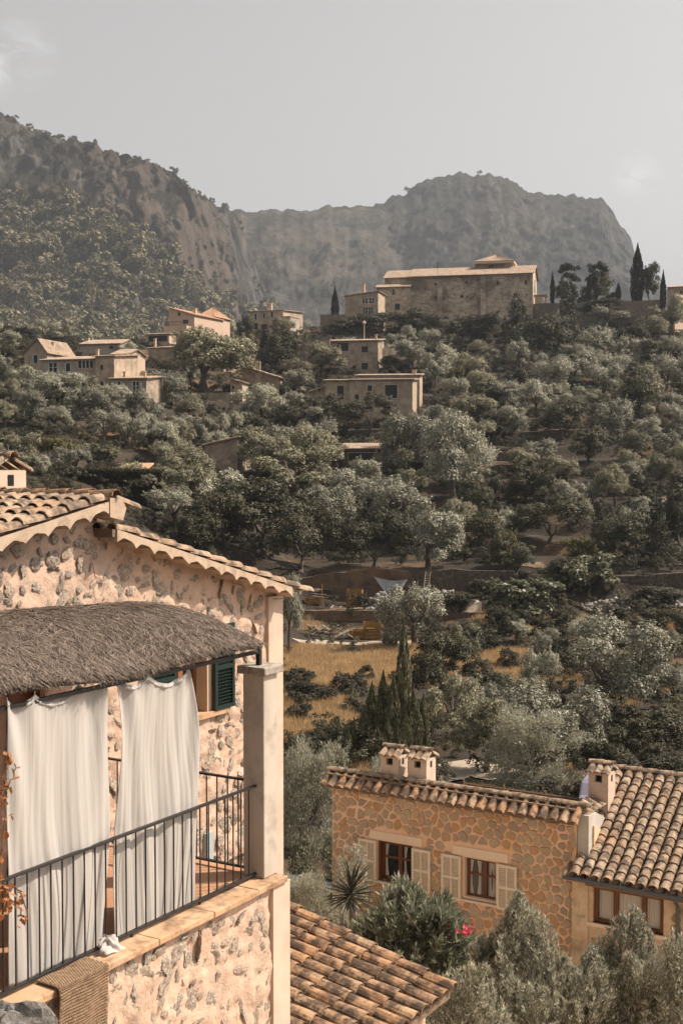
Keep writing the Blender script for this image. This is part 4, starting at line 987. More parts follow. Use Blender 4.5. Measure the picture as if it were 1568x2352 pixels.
m.add([q - Z * .06 for q in c4] + [q - Z * .14 for q in c4], [(0, 1, 2, 3), (7, 6, 5, 4), (0, 4, 5, 1), (1, 5, 6, 2), (2, 6, 7, 3), (3, 7, 4, 0)])
bk = [e0 - FG.X * .14 - rdn * RL, e0 + FG.X * (ncol * .243) - rdn * RL]; bk += [bk[1] - FG.N * 2.6 - Z * 1.0, bk[0] - FG.N * 2.6 - Z * 1.0]
m.add([q - Z * .06 for q in bk] + [q - Z * .14 for q in bk], [(0, 1, 2, 3), (7, 6, 5, 4), (0, 4, 5, 1), (1, 5, 6, 2), (2, 6, 7, 3), (3, 7, 4, 0)])
m.build('roof_bed', M_BED, wg)
for i in range(11): lay_tile(T5, wg, e0 - rdn * RL + FG.X * (-.05 + i * .36) + Z * .06, FG.X, FG.N, rs, .03)
# gable wall of the wing under its roof, on the side of the main house
d = ray(1381, 1872); t = (FG.o - FG.N * 1.55).dot(FG.N) / d.dot(FG.N); p = d * t
fr = Frame((p.x, p.y, 0), A_V); zt3 = at(1383, 1757, p.y).z
chimney(wg, fr, 0, 0, .46, zt3 - 1.55, zt3 - .14, M_PEACH2, TCH)
# reed screen behind the ridge
M_REED = mk('reed_screen', [(.10, .05, .03), (.17, .095, .055)], scale=8, bump=.2, rcols=[(.12, .06, .035), (.20, .11, .065), (.15, .08, .045)])
fr = Frame(FF.pt(0, -1.1, 0), A_V); xa, zt_ = fr.px2(1066, 1796); xb, zt2_ = fr.px2(1352, 1836)
sc_ = thing('reed_screen', fr.pt((xa + xb) / 2, 0, zRt - .4), 'brown reed screen along the roof edge behind the ochre house ridge', 'fence')
q = MB(); q.tube([Vector((0, 0, 0)), Vector((0, 0, 1))], .013, 5); rme = q.mesh('reed', M_REED)
n_ = int((xb - xa) / .034)
for i in range(n_):
    x = xa + (xb - xa) * i / n_; zt = zt_ + (zt2_ - zt_) * i / n_ + rs.uniform(-.015, .01)
    put(rme, 'reed', sc_, Matrix.Translation(fr.pt(x, rs.uniform(-.005, .005), zRt - .45)) @ Matrix.Diagonal((1, 1, zt - zRt + .45, 1)))
m = MB(); m.tube([fr.pt(xa, .02, zt_ - .03), fr.pt(xb, .02, zt2_ - .03)], .012, 5)
for i in range(4): x = xa + (xb - xa) * i / 3; m.tube([fr.pt(x, .03, zRt - .5), fr.pt(x, .03, zt_ + (zt2_ - zt_) * i / 3 + .06)], .022, 6)
m.build('rail', M_BEAM, sc_)
# ------------------------------------------------------------------ houses of the village (on the hill)
M_FST = mk('village_stone', [(.23, .175, .13), (.43, .34, .255), (.58, .47, .36)], scale=1.3, bump=.7, bscale=3.2, bdist=.08, stain=(.16, .12, .09), sscale=.35, samt=.55, detail=9)
M_FST2 = mk('warm_village_stone', [(.29, .22, .157), (.50, .39, .285), (.63, .51, .385)], scale=1.1, bump=.7, bscale=3.0, bdist=.08, stain=(.22, .165, .12), sscale=.3, samt=.5, detail=9)
M_CHURCH = mk('church_stone', [(.24, .187, .138), (.58, .465, .35), (.82, .68, .53)], scale=.9, bump=.7, bscale=2.6, bdist=.1, stain=(.15, .118, .09), sscale=.20, spos=(.46, .60), samt=.8, detail=10, stretch=(1, 1, 1.7))
M_FPEACH = mk('village_peach_render', [(.56, .40, .29), (.68, .51, .385)], scale=.5, bump=.2, stain=(.42, .32, .24), sscale=.5, samt=.5)
M_FGREY = mk('village_grey_render', [(.42, .355, .29), (.54, .47, .39)], scale=.6, bump=.2, stain=(.27, .22, .18), sscale=.4, samt=.6)
M_FROOF = mk('village_roof_tile', [(.24, .165, .115), (.40, .295, .215), (.54, .42, .32)], scale=1.6, bump=.5, bscale=7, bdist=.05, stain=(.13, .095, .07), sscale=.8, samt=.6)
M_FROOF2 = mk('village_orange_tile', [(.36, .19, .11), (.48, .28, .17), (.56, .37, .25)], scale=1.6, bump=.5, bscale=7, bdist=.05)
M_SURR = mk('cream_surround', [(.46, .37, .28), (.55, .45, .35)], scale=1, bump=.1)
M_FDARK = plain('dark_opening', (.012, .010, .009), .5)
M_BLUE = plain('pale_blue_shutter', (.34, .35, .35), .6)
M_FBROWN = plain('brown_shutter', (.09, .05, .03), .6)
M_FGRN = plain('slate_green_shutter', (.07, .08, .075), .6)
M_FWHITE = plain('white_frame', (.62, .58, .52), .6)
def corr(m, A, B, Cc, Dd, pitch=.26, amp=.05, th=.12):
    """corrugated roof sheet: A-B along the eave, D-C along the ridge"""
    A, B, Cc, Dd = [Vector(p) for p in (A, B, Cc, Dd)]; L = max((B - A).length, (Cc - Dd).length); k = max(2, int(L / pitch)) * 4
    up = (B - A).cross(Dd - A).normalized(); up = -up if up.z < 0 else up
    rr_ = random.Random(int(L * 100)); P = []
    rows = max(2, min(12, int(((Dd - A).length) / .5)))
    for j in range(rows + 1):
        v = j / rows
        for i in range(k + 1):
            u = i / k; p = (A + (B - A) * u) * (1 - v) + (Dd + (Cc - Dd) * u) * v
            P.append(p + up * (amp * abs(math.sin(math.pi * i / 4)) + .012 * rr_.uniform(-1, 1) + .03 * (j % 2)))
    w = k + 1; F = [(j * w + i, j * w + i + 1, (j + 1) * w + i + 1, (j + 1) * w + i) for j in range(rows) for i in range(k)]
    m.add(P, F)
    m.hexa([A - up * th, B - up * th, Cc - up * th, Dd - up * th, A - up * .01, B - up * .01, Cc - up * .01, Dd - up * .01])
VILLAGE = []
def far_house(label, a, D, pl, pr, eave, base, depth, roof, mat, rise=1.0, windows=(), chims=(), roofmat=None, cat='house', name='village_house', ovh=.35, drop=3.5, parent=None, back=None, D_left=False):
    """front wall between two photo columns at distance D (right corner), turned by a; the rest is built in metres from there"""
    p = at(pr, eave, D); fr = Frame((p.x, p.y, 0), a); zE = p.z; xl = fr.px2(pl, eave)[0]; zB = at(pr, base, D).z - drop
    roofmat = roofmat or M_FROOF
    t = parent or thing(name, fr.pt(xl / 2, -depth / 2, zB + drop), label, cat)
    zt = lambda x: zE
    m = MB()
    if roof == 'side':      # gable faces the viewer
        poly = [(xl, zB), (0, zB), (0, zE), (xl * (1 - (back or .5)), zE + rise), (xl, zE + (0 if back is None else back * 0))]
        m.prism(fr, poly, -depth, 0)
    elif roof == 'lean':    # slopes along the front, high at the left end
        m.prism(fr, [(xl, zB), (0, zB), (0, zE), (xl, zE + rise)], -depth, 0)
    elif roof == 'mono':    # rises away from the viewer
        m.prism(Frame(fr.pt(0, 0, 0), a + math.pi / 2), [(0, zB), (depth, zB), (depth, zE + rise), (0, zE)], 0, -xl) if False else m.hexa([fr.pt(xl, 0, zB), fr.pt(0, 0, zB), fr.pt(0, -depth, zB), fr.pt(xl, -depth, zB), fr.pt(xl, 0, zE), fr.pt(0, 0, zE), fr.pt(0, -depth, zE + rise), fr.pt(xl, -depth, zE + rise)])
    else:
        m.hexa([fr.pt(xl, 0, zB), fr.pt(0, 0, zB), fr.pt(0, -depth, zB), fr.pt(xl, -depth, zB), fr.pt(xl, 0, zE), fr.pt(0, 0, zE), fr.pt(0, -depth, zE), fr.pt(xl, -depth, zE)])
        if roof == 'front':
            m.add([fr.pt(0, 0, zE), fr.pt(0, -depth, zE), fr.pt(0, -depth / 2, zE + rise)], [(0, 1, 2)]); m.add([fr.pt(xl, -depth, zE), fr.pt(xl, 0, zE), fr.pt(xl, -depth / 2, zE + rise)], [(0, 1, 2)])
    m.build('wall', mat, t)
    m = MB(); o = ovh; e = .06
    if roof == 'side':
        xa = xl * (1 - (back or .5)); sl1 = rise / max(.1, -xa); sl2 = rise / max(.1, xa - xl)
        corr(m, fr.pt(o, -depth - o, zE - o * sl1 + e), fr.pt(o, o, zE - o * sl1 + e), fr.pt(xa, o, zE + rise + e), fr.pt(xa, -depth - o, zE + rise + e))
        corr(m, fr.pt(xl - o, o, zE - o * sl2 + e), fr.pt(xl - o, -depth - o, zE - o * sl2 + e), fr.pt(xa, -depth - o, zE + rise + e), fr.pt(xa, o, zE + rise + e))
    elif roof == 'lean':
        sl = rise / -xl; corr(m, fr.pt(o, -depth - o, zE - o * sl + e), fr.pt(o, o, zE - o * sl + e), fr.pt(xl - o, o, zE + rise + o * sl + e), fr.pt(xl - o, -depth - o, zE + rise + o * sl + e))
    elif roof == 'mono':
        sl = rise / depth; corr(m, fr.pt(xl - o, o, zE - o * sl + e), fr.pt(o, o, zE - o * sl + e), fr.pt(o, -depth - o, zE + rise + o * sl + e), fr.pt(xl - o, -depth - o, zE + rise + o * sl + e))
    elif roof == 'front':
        sl = rise / (depth / 2)
        corr(m, fr.pt(xl - o, o, zE - o * sl + e), fr.pt(o, o, zE - o * sl + e), fr.pt(o, -depth / 2, zE + rise + e), fr.pt(xl - o, -depth / 2, zE + rise + e))
        corr(m, fr.pt(o, -depth - o, zE - o * sl + e), fr.pt(xl - o, -depth - o, zE - o * sl + e), fr.pt(xl - o, -depth / 2, zE + rise + e), fr.pt(o, -depth / 2, zE + rise + e))
    elif roof == 'hip':
        h = min(-xl, depth) / 2; sl = rise / h; ra, rb = (xl + h, -h) if -xl > depth else (xl / 2, xl / 2); q = -depth / 2
        zz = zE - o * sl + e
        corr(m, fr.pt(xl - o, o, zz), fr.pt(o, o, zz), fr.pt(rb, q, zE + rise + e), fr.pt(ra, q, zE + rise + e)); corr(m, fr.pt(o, -depth - o, zz), fr.pt(xl - o, -depth - o, zz), fr.pt(ra, q, zE + rise + e), fr.pt(rb, q, zE + rise + e))
        corr(m, fr.pt(o, o, zz), fr.pt(o, -depth - o, zz), fr.pt(rb, q + .01, zE + rise + e), fr.pt(rb, q, zE + rise + e)); corr(m, fr.pt(xl - o, -depth - o, zz), fr.pt(xl - o, o, zz), fr.pt(ra, q, zE + rise + e), fr.pt(ra, q + .01, zE + rise + e))
    elif roof == 'flat': m.box(fr, xl - .1, .1, -depth - .1, .1, zE, zE + .14)
    if m.v: ro = m.build('roof', roofmat, t)
    for w in windows: far_window(fr, t, w)
    for (cx_, ct, cb, cw) in chims:
        x_, zt_ = fr.px2(cx_, ct, -depth * .4); zb_ = fr.px2(cx_, cb, -depth * .4)[1]; m = MB(); cw_ = cw * D / FPX / 2
        m.box(fr, x_ - cw_, x_ + cw_, -depth * .4 - cw_, -depth * .4 + cw_, zb_ - 1.0, zt_ - .12); m.box(fr, x_ - cw_ * 1.3, x_ + cw_ * 1.3, -depth * .4 - cw_ * 1.3, -depth * .4 + cw_ * 1.3, zt_ - .12, zt_); m.build('chimney', M_FPEACH, ro if m.v and roof != 'none' else t)
    pxs = [p_.x / p_.y * FPX + CX for p_ in (fr.pt(xl, 0), fr.pt(0, 0), fr.pt(0, -depth))]
    VILLAGE.append((fr, xl, depth, D, min(pxs), max(pxs), eave, base))
    return t, fr, xl, zE
def far_window(fr, t, w):
    x0p, y0p, x1p, y1p, typ = w[:5]
    xa, zt = fr.px2(x0p, y0p); xb = fr.px2(x1p, y0p)[0]; zb = fr.px2((x0p + x1p) / 2, y1p)[1]; zt = fr.px2((x0p + x1p) / 2, y0p)[1]
    sh = M_BLUE if 'blue' in typ else M_FGRN if 'green' in typ else M_FBROWN if 'brown' in typ else None
    a, b = xa, xb
    if sh: q = (xb - xa) * .24; a, b = xa + q, xb - q
    if 'arch' in typ:
        m = MB(); k = 10; r_ = (b - a) / 2; h = min(r_, zt - zb); poly = [(a, zb), (b, zb)] + [(a + r_ + r_ * math.cos(math.pi * i / k), zt - h + h * math.sin(math.pi * i / k)) for i in range(k + 1)]
        m.prism(fr, poly, -.02, .03); wo = m.build('archway', M_FDARK, t)
        return
    f = .16 if 'surround' in typ else .07
    m = MB(); m.box(fr, a - f, a, -.05, .06, zb - f, zt + f); m.box(fr, b, b + f, -.05, .06, zb - f, zt + f); m.box(fr, a, b, -.05, .058, zt, zt + f); m.box(fr, a, b, -.05, .062, zb - f, zb)
    wo = m.build('window', M_SURR if 'surround' in typ or 'plain' in typ else M_FWHITE, t)
    m = MB(); m.box(fr, a, b, -.05, .012, zb, zt); m.build('pane', M_FDARK, wo)
    if 'mull' in typ:
        n_ = 4 if 'four' in typ else 2; m = MB()
        for i in range(1, n_): x = a + (b - a) * i / n_; m.box(fr, x - .06, x + .06, .013, .05, zb, zt)
        if 'four' not in typ: m.box(fr, a, b, .014, .045, (zb + zt) / 2 - .03, (zb + zt) / 2 + .03)
        m.build('mullion', M_FWHITE, wo)
    if sh:
        for c, d in ((xa, a - f), (b + f, xb)): m = MB(); m.box(fr, c, d, .0, .05, zb - .02, zt + .02); m.build('shutter', sh, wo)
r = R
hA = far_house('stone house with blue shutters and an arched opening, lowest on the left', r(-16), 190, 95, 218, 824, 905, 7, 'mono', M_FST2, .9,
          [(105, 833, 139, 854, 'blue mull'), (147, 834, 166, 853, 'blue'), (180, 828, 214, 845, 'mull four'), (181, 874, 213, 892, 'arch')], [(224, 802, 820, 6)])
t_, fr_, xl_, ze_ = hA
# taller end block of that house
far_house('', r(-16), 188.5, 219, 262, 817, 900, 8, 'mono', M_FST2, .7, [(231, 838, 237, 849, 'plain'), (231, 876, 240, 890, 'plain')], parent=t_)
far_house('low stone cottage with two pale blue shuttered windows', r(-16), 186, 253, 336, 868, 925, 6, 'mono', M_FST, .6, [(256, 876, 283, 897, 'blue mull'), (299, 876, 326, 897, 'blue mull')], [(286, 853, 868, 6), (333, 853, 866, 5)])
far_house('gabled stone house with one lilac window, far left of the village', r(-16), 207, 56, 108, 806, 860, 9, 'side', M_FST2, 2.0, [(73, 815, 91, 834, 'blue')], [(122, 785, 797, 6)], back=.62)
far_house('long plain rendered house with twin chimneys behind the blue shuttered house', r(-14), 226, 186, 275, 788, 822, 7, 'front', M_FGREY, .9, [(251, 794, 260, 801, 'plain')], [(201, 777, 789, 7), (189, 793, 800, 6)])
far_house('small gabled annex with a sunlit end wall', r(-20), 211, 258, 292, 812, 850, 6, 'front', M_FPEACH, .9, [])
tD, frD, xlD, zeD = far_house('tall peach tower house with a mono-pitch roof and roof terrace', r(-24), 268, 388, 446, 722, 800, 12, 'lean', M_FPEACH, 1.7,
          [(409, 717, 414, 725, 'plain'), (420, 734, 432, 743, 'plain'), (400, 769, 419, 781, 'plain')], [(448, 708, 722, 7)], M_FROOF2)
sideD = Frame(frD.pt(0, 0, 0), r(-24) + math.pi / 2)
for x in (2.0, 4.8, 7.6): 
    m = MB(); m.box(sideD, x - .4, x + .4, .0, .05, zeD - 4.2, zeD - 2.2); m.build('shutter', M_FBROWN, tD)
m = MB(); m.box(frD, xlD + .1, -.0 - .5, .01, 2.2, zeD - 8, zeD - 2.4); m.build('roof_terrace', M_FPEACH, tD)
m = MB()
for i in range(14): x = xlD + .3 + i * (-.8 - xlD) / 14; m.box(frD, x, x + .05, 2.1, 2.15, zeD - 2.4, zeD - 1.5)
m.box(frD, xlD + .1, -.5, 2.09, 2.16, zeD - 1.5, zeD - 1.43); m.build('terrace_rail', M_FBROWN, tD)
far_house('dark-roofed open porch beside the tall peach tower house', r(-20), 263, 334, 388, 766, 800, 6, 'mono', M_FPEACH, .7, [(341, 771, 384, 784, 'plain')], [], M_FST)
far_house('orange-roofed wing behind the tall peach tower house', r(-20), 284, 450, 492, 724, 790, 8, 'hip', M_FPEACH, 2.2, [], [], M_FROOF2)
far_house('long low stone house under the tall peach tower house', r(-18), 228, 341, 514, 794, 858, 8, 'mono', M_FST2, .8, [(406, 798, 419, 815, 'blue'), (440, 796, 452, 808, 'blue'), (459, 794, 482, 810, 'plain'), (376, 834, 390, 852, 'arch')], [(356, 777, 792, 5), (485, 772, 788, 6), (492, 772, 788, 6)])
far_house('square ochre house with pale windows on the hilltop', r(-22), 297, 571, 650, 712, 770, 11, 'mono', M_FST2, .6, [(582, 720, 592, 734, 'blue'), (602, 719, 611, 731, 'blue'), (619, 715, 630, 729, 'blue'), (582, 742, 592, 756, 'plain'), (600, 744, 613, 756, 'plain')], [(622, 696, 709, 6)])
far_house('low grey flat-roofed annex in front of the square ochre house', r(-22), 292, 617, 666, 727, 765, 5, 'flat', M_FGREY, 0, [(633, 739, 646, 743, 'plain')])
far_house('windowless gabled stone barn with a curved roof line', r(-10), 211, 556, 640, 866, 905, 7, 'lean', M_FST, 1.9, [], [])
far_house('tiny stone lean-to beside the windowless barn', r(-10), 207, 529, 556, 877, 920, 5, 'lean', M_FST2, .5, [(533, 886, 538, 894, 'plain')])
far_house('two-storey stone house with green windows below the church', r(-12), 240, 757, 868, 781, 855, 6, 'mono', M_FST, .7, [(830, 795, 845, 809, 'plain'), (830, 833, 845, 848, 'plain'), (768, 787, 800, 806, 'plain')], [(863, 768, 780, 5)])
far_house('flat-topped windowless stone block next to the two-storey house below the church', r(-12), 241, 690, 757, 779, 850, 6, 'flat', M_FST, 0, [])
far_house('stone house with large dark windows in cream surrounds', r(-8), 195, 803, 947, 871, 980, 8, 'mono', M_FST2, .5,
          [(844, 885, 854, 898, 'surround'), (815, 906, 824, 917, 'surround'), (884, 884, 912, 914, 'surround'), (882, 933, 897, 950, 'surround')])
t_, fr_, xl_, ze_ = far_house('', r(-8), 197, 747, 803, 873, 960, 6, 'mono', M_FST2, .4, [(774, 886, 789, 917, 'surround')], parent=bpy.data.objects[[o.name for o in C.objects if o.get('label', '').startswith('stone house with large dark')][0]])
far_house('rear block of the cream-surround house with a pale chimney', r(-8), 205, 818, 963, 861, 960, 6, 'mono', M_FST2, .5, [], [(951, 849, 862, 9)])
far_house('small low stone lean-to left of the cream-surround house', r(-8), 200, 716, 748, 888, 930, 5, 'lean', M_FST, -.6, [(731, 893, 736, 899, 'plain')])
far_house('leaning windowless stone shed among olive trees', r(-12), 158, 470, 545, 1004, 1088, 6, 'lean', M_FST, -.9, [], [])
far_house('small orange-tiled outhouse behind the leaning stone shed', r(-8), 166, 548, 612, 1030, 1050, 4, 'mono', M_FPEACH, 1.0, [], [], M_FROOF2)
far_house('dark open shelter with a shallow tiled roof amid olives', r(-6), 168, 786, 874, 1030, 1062, 4, 'mono', M_FBROWN, .6, [(800, 1040, 862, 1060, 'plain')])
far_house('small red tiled roof beside the clipped hedge', r(-4), 142, 262, 334, 1076, 1090, 2.5, 'mono', M_FST, .45, [], [], M_FROOF2, drop=2)
far_house('stone house at the far right end of the hilltop wall', r(-24), 282, 1532, 1640, 654, 740, 12, 'front', M_FST2, 1.0, [(1560, 668, 1566, 674, 'plain')])
m = MB(); fq = Frame((at(1560, 690, 272).x, 272, 0), r(50)); m.box(fq, -2, 3, -.6, 0, at(1560, 740, 272).z - 4, at(1560, 676, 272).z); tag(m.build('garden_wall', M_FPEACH), 'pale sunlit wall at the right edge of the hilltop', 'wall')
# ------------------------------------------------------------------ the church
aC = r(-13); DC = 300
pc = at(1222, 627, DC); fc = Frame((pc.x, pc.y, 0), aC); zC = pc.z; zCb = at(1222, 735, DC).z - 6
xl = fc.px2(939, 636)[0]; xj = fc.px2(1113, 630)[0]; dC = 13.0; rs_ = 2.6
ch = thing('church', fc.pt(xl / 2, -dC / 2, zCb + 6), 'long fortress-like stone church with a square belfry on the hilltop', 'church')
m = MB(); m.hexa([fc.pt(xj, 0, zCb), fc.pt(0, 0, zCb), fc.pt(0, -dC, zCb), fc.pt(xj, -dC, zCb), fc.pt(xj, 0, zC), fc.pt(0, 0, zC), fc.pt(0, -dC, zC), fc.pt(xj, -dC, zC)])
m.hexa([fc.pt(xl, -.5, zCb), fc.pt(xj, -.5, zCb), fc.pt(xj, -dC, zCb), fc.pt(xl, -dC, zCb), fc.pt(xl, -.5, zC + .05), fc.pt(xj, -.5, zC + .05), fc.pt(xj, -dC, zC + .05), fc.pt(xl, -dC, zC + .05)])
m.add([fc.pt(0, 0, zC), fc.pt(0, -dC, zC), fc.pt(0, -dC / 2, zC + rs_)], [(0, 1, 2)]); m.build('wall', M_CHURCH, ch)
m = MB(); m.box(fc, xj - .9, xj + .3, -.45, .55, zCb, zC - .3); m.build('buttress', M_CHURCH, ch)
m = MB(); m.box(fc, -.5, .14, -.4, .14, zCb, zC - .2); m.build('quoin', M_FST2, ch)
m = MB(); m.box(fc, xj + .3, -.5, .002, .16, zC - .45, zC - .15); m.box(fc, xl, xj - .9, -.5, -.36, zC - .45, zC - .15); m.build('cornice', M_FST2, ch)
for bx in (xl + .3, xl * .62 + xj * .38): m = MB(); m.box(fc, bx, bx + 1.1, -.5, .25, zCb, zC - 2.6); m.build('buttress', M_CHURCH, ch)
m = MB()
for k in range(26): q_ = random.Random(k); hx = xl + (0 - xl) * q_.random(); m.box(fc, hx - .14, hx + .14, -.6, .012 if hx > xj + .4 else -.488, zC - 1.2 - 1.9 * (k % 5), zC - .92 - 1.9 * (k % 5))
m.build('putlog_holes', M_FDARK, ch)
m = MB(); o_ = .5; xl2 = fc.px2(882, 632)[0]
corr(m, fc.pt(xl - .3, o_, zC + .0), fc.pt(.5, o_, zC + .0), fc.pt(.5, -dC / 2, zC + rs_ + .1), fc.pt(xl - .3, -dC / 2, zC + rs_ + .1), .4, .1)
corr(m, fc.pt(.5, -dC - o_, zC), fc.pt(xl - .3, -dC - o_, zC), fc.pt(xl - .3, -dC / 2, zC + rs_ + .1), fc.pt(.5, -dC / 2, zC + rs_ + .1), .4, .1)
m.build('roof', M_FROOF, ch)
m = MB(); m.box(fc, .01, .05, -dC / 2 - .6, -dC / 2 + .6, zC - 3.4, zC - .6); m.build('window', M_FDARK, ch)
for (a, b, c, d) in ((998, 650, 1003, 655), (1068, 646, 1074, 651), (998, 680, 1003, 686), (1057, 677, 1064, 683)):
    xa, za = fc.px2(a, b, -.5); xb, zb = fc.px2(c, d, -.5); m = MB(); m.box(fc, xa, xb, -.6, -.42, zb, za); m.build('window', M_FDARK, ch)
for (a, b, c, d) in ((1140, 645, 1145, 654), (1205, 643, 1210, 653)):
    xa, za = fc.px2(a, b); xb, zb = fc.px2(c, d); m = MB(); m.box(fc, xa, xb, -.1, .06, zb, za); m.build('window', M_FDARK, ch)
# low wing and old house on its left
x2 = fc.px2(881, 634)[0]; m = MB(); m.box(fc, x2, xl + .02, -dC + .5, -1.2, zCb, zC + .0); m.build('wall', M_CHURCH, ch)
m = MB(); corr(m, fc.pt(x2 - .4, -.8, zC + .05), fc.pt(xl - .3, -.8, zC + .05), fc.pt(xl - .3, -dC / 2, zC + rs_ - .1), fc.pt(x2 - .4, -dC / 2, zC + rs_ - .1), .4, .1); m.build('roof', M_FROOF, ch)
x3 = fc.px2(868, 665)[0]; z3 = fc.px2(939, 660)[1]; m = MB(); m.box(fc, x3, xl + .3, -6, 1.6, zCb, z3); m.build('wall', M_CHURCH, ch)
m = MB(); corr(m, fc.pt(x3 - .4, 2.1, z3), fc.pt(xl + .7, 2.1, z3), fc.pt(xl + .7, -1.1, z3 + 1.1), fc.pt(x3 - .4, -1.1, z3 + 1.1), .4, .1); m.build('roof', M_FROOF, ch)
fw_ = Frame(fc.pt(0, 1.6, 0), aC)
for w in ((899, 664, 907, 677, 'green'), (907, 697, 918, 711, 'plain')): far_window(fw_, ch, w)
far_house('old house with green shutters joined to the left end of the church', aC, 294, 792, 868, 668, 740, 8, 'lean', M_FST2, -.9, [(832, 685, 844, 696, 'mull'), (848, 684, 859, 696, 'mull'), (834, 705, 856, 720, 'green mull')], [(834, 651, 667, 7)])
# belfry
q = fc.pt(0, -dC / 2 + 1.0, 0); fb = Frame(q, aC); x0 = fb.px2(1097, 612)[0]; x1 = fb.px2(1172, 612)[0]; zt = fb.px2(1130, 606)[1]; m = MB()
wB = x1 - x0; m.box(fb, x0, x1, -wB, 0, zC, zt); bt = m.build('belfry', M_CHURCH, ch)
m = MB(); o2 = .9; ap = fb.px2(1137, 579)[1]
P_ = [fb.pt(x0 - o2, o2, zt + .05), fb.pt(x1 + o2, o2, zt + .05), fb.pt(x1 + o2, -wB - o2, zt + .05), fb.pt(x0 - o2, -wB - o2, zt + .05)]
m.add([p for p in P_] + [p + Z * .5 for p in P_], [(3, 2, 1, 0), (0, 1, 5, 4), (1, 2, 6, 5), (2, 3, 7, 6), (3, 0, 4, 7)]); m.build('cornice', M_FPEACH, ch)
m = MB(); apx = fb.pt((x0 + x1) / 2, -wB / 2, ap)
for i in range(4):
    a, b = P_[i] + Z * .55, P_[(i + 1) % 4] + Z * .55; e = (b - a).normalized() * .02; corr(m, a, b, apx + e, apx - e, .4, .08)
m.build('belfry_roof', M_FROOF, ch); m = MB(); m.tube([apx - Z * .2, apx + Z * .8], [.22, .08], 6); m.build('finial', M_FST2, ch)
m = MB(); xa, za = fb.px2(1120, 609); xb = fb.px2(1134, 609)[0]; m.prism(fb, [(xa, zt - 3), (xb, zt - 3)] + [((xa + xb) / 2 + (xb - xa) / 2 * math.cos(math.pi * i / 8), za - .6 + .6 * math.sin(math.pi * i / 8)) for i in range(9)], -.1, .05); m.build('bell_opening', M_FDARK, ch)
# gateway at the church's sunny end
gw = thing('church_gateway', fc.pt(3, -4, zC - 9), 'small pale gateway with a flat canopy at the sunny end of the church', 'gateway')
xa = fc.px2(1228, 695, -4)[0]; xb = fc.px2(1255, 695, -4)[0]; zt = fc.px2(1240, 680, -4)[1]; zb = fc.px2(1240, 698, -4)[1] - 3
m = MB(); m.box(fc, xa, xa + 1.6, -4.5, -4, zb, zt); m.box(fc, xb - .4, xb, -4.5, -4, zb, zt); m.build('pier', M_FPEACH, gw)
m = MB(); m.box(fc, xa - .3, xb + .3, -5, -3.7, zt, zt + .35); m.build('canopy', M_FST, gw)
def stone_wall(label, pts, h, mat, th=.5, n=None, name='dry_stone_wall', top=None):
    """a wall along the ground: pts = [(px, y_top, D)]"""
    m = MB(); P_ = [at(x, y, D) for x, y, D in pts]; Q = []
    for a, b in zip(P_[:-1], P_[1:]):
        k = max(2, int((b - a).length / 1.2))
        for i in range(k): Q.append(a + (b - a) * (i / k))
    Q.append(P_[-1]); rw = random.Random(len(label) + int(pts[0][0])); S = []
    for i, p in enumerate(Q):
        t = (Q[min(i + 1, len(Q) - 1)] - Q[max(0, i - 1)]); t.z = 0; t.normalize(); nn = Vector((t.y, -t.x, 0))
        if nn.y > 0: nn = -nn
        z1 = p.z + rw.uniform(-.07, .07); z0 = min(p.z - h, gz(p.x, p.y) - .4)
        S.append([p + nn * .12 + Z * (z0 - p.z), p + nn * rw.uniform(-.05, .05) + Z * (z1 - p.z), p - nn * th + Z * (z1 - p.z), p - nn * th + Z * (z0 - p.z)])
    V_ = [q for s_ in S for q in s_]; F_ = []
    for i in range(len(S) - 1):
        for j in range(3): F_.append((4 * i + j, 4 * (i + 1) + j, 4 * (i + 1) + j + 1, 4 * i + j + 1))
    F_ += [(0, 1, 2, 3), tuple(4 * (len(S) - 1) + j for j in (3, 2, 1, 0))]
    m.add(V_, F_); return tag(m.build(name, mat), label, 'wall')
M_DRY = mk('dry_stone', [(.06, .045, .034), (.13, .10, .076), (.23, .18, .14)], scale=2.6, bump=1.0, bscale=4.5, bdist=.2, stain=(.07, .05, .035), sscale=.5, samt=.6, detail=9)
M_DRY2 = mk('hilltop_wall_stone', [(.16, .125, .10), (.25, .20, .16), (.34, .28, .225)], scale=1.6, bump=.9, bscale=3.5, bdist=.15, stain=(.12, .09, .075), sscale=.3, samt=.6, detail=9)
stone_wall('long hilltop retaining wall right of the church, under the cypresses', [(1205, 698, 302), (1300, 695, 296), (1400, 691, 290), (1520, 688, 284)], 8, M_DRY2)
stone_wall('second hilltop wall, lower, below the cypress terrace', [(1330, 722, 284), (1420, 718, 278), (1545, 716, 272)], 5, M_DRY2)
stone_wall('low garden wall between the square ochre house and the church', [(735, 722, 300), (792, 722, 296)], 5, M_DRY2)
stone_wall('pale terrace wall below the long low stone house', [(440, 903, 204), (530, 901, 202)], 3.5, M_FST)
stone_wall('old stone wall corner left of the barn, half hidden by olives', [(427, 936, 192), (470, 936, 192)], 3.5, M_FST)
stone_wall('terrace wall right of the two-storey house below the church', [(872, 800, 244), (960, 800, 246)], 3, M_FST)
stone_wall('dry stone terrace wall beside the great olive, upper tier', [(1225, 1018, 174), (1380, 1024, 171)], 3, M_DRY)
stone_wall('dry stone terrace wall beside the great olive, middle tier', [(1110, 1042, 169), (1240, 1040, 169)], 3, M_DRY)
stone_wall('dry stone terrace wall beside the great olive, lowest tier', [(1125, 1068, 164), (1250, 1070, 163), (1400, 1078, 160)], 3.2, M_DRY)
stone_wall('stone-faced bank with a ladder above the rubble heap', [(940, 1312, 122), (1040, 1308, 121.3), (1180, 1312, 120)], 3.6, M_DRY)
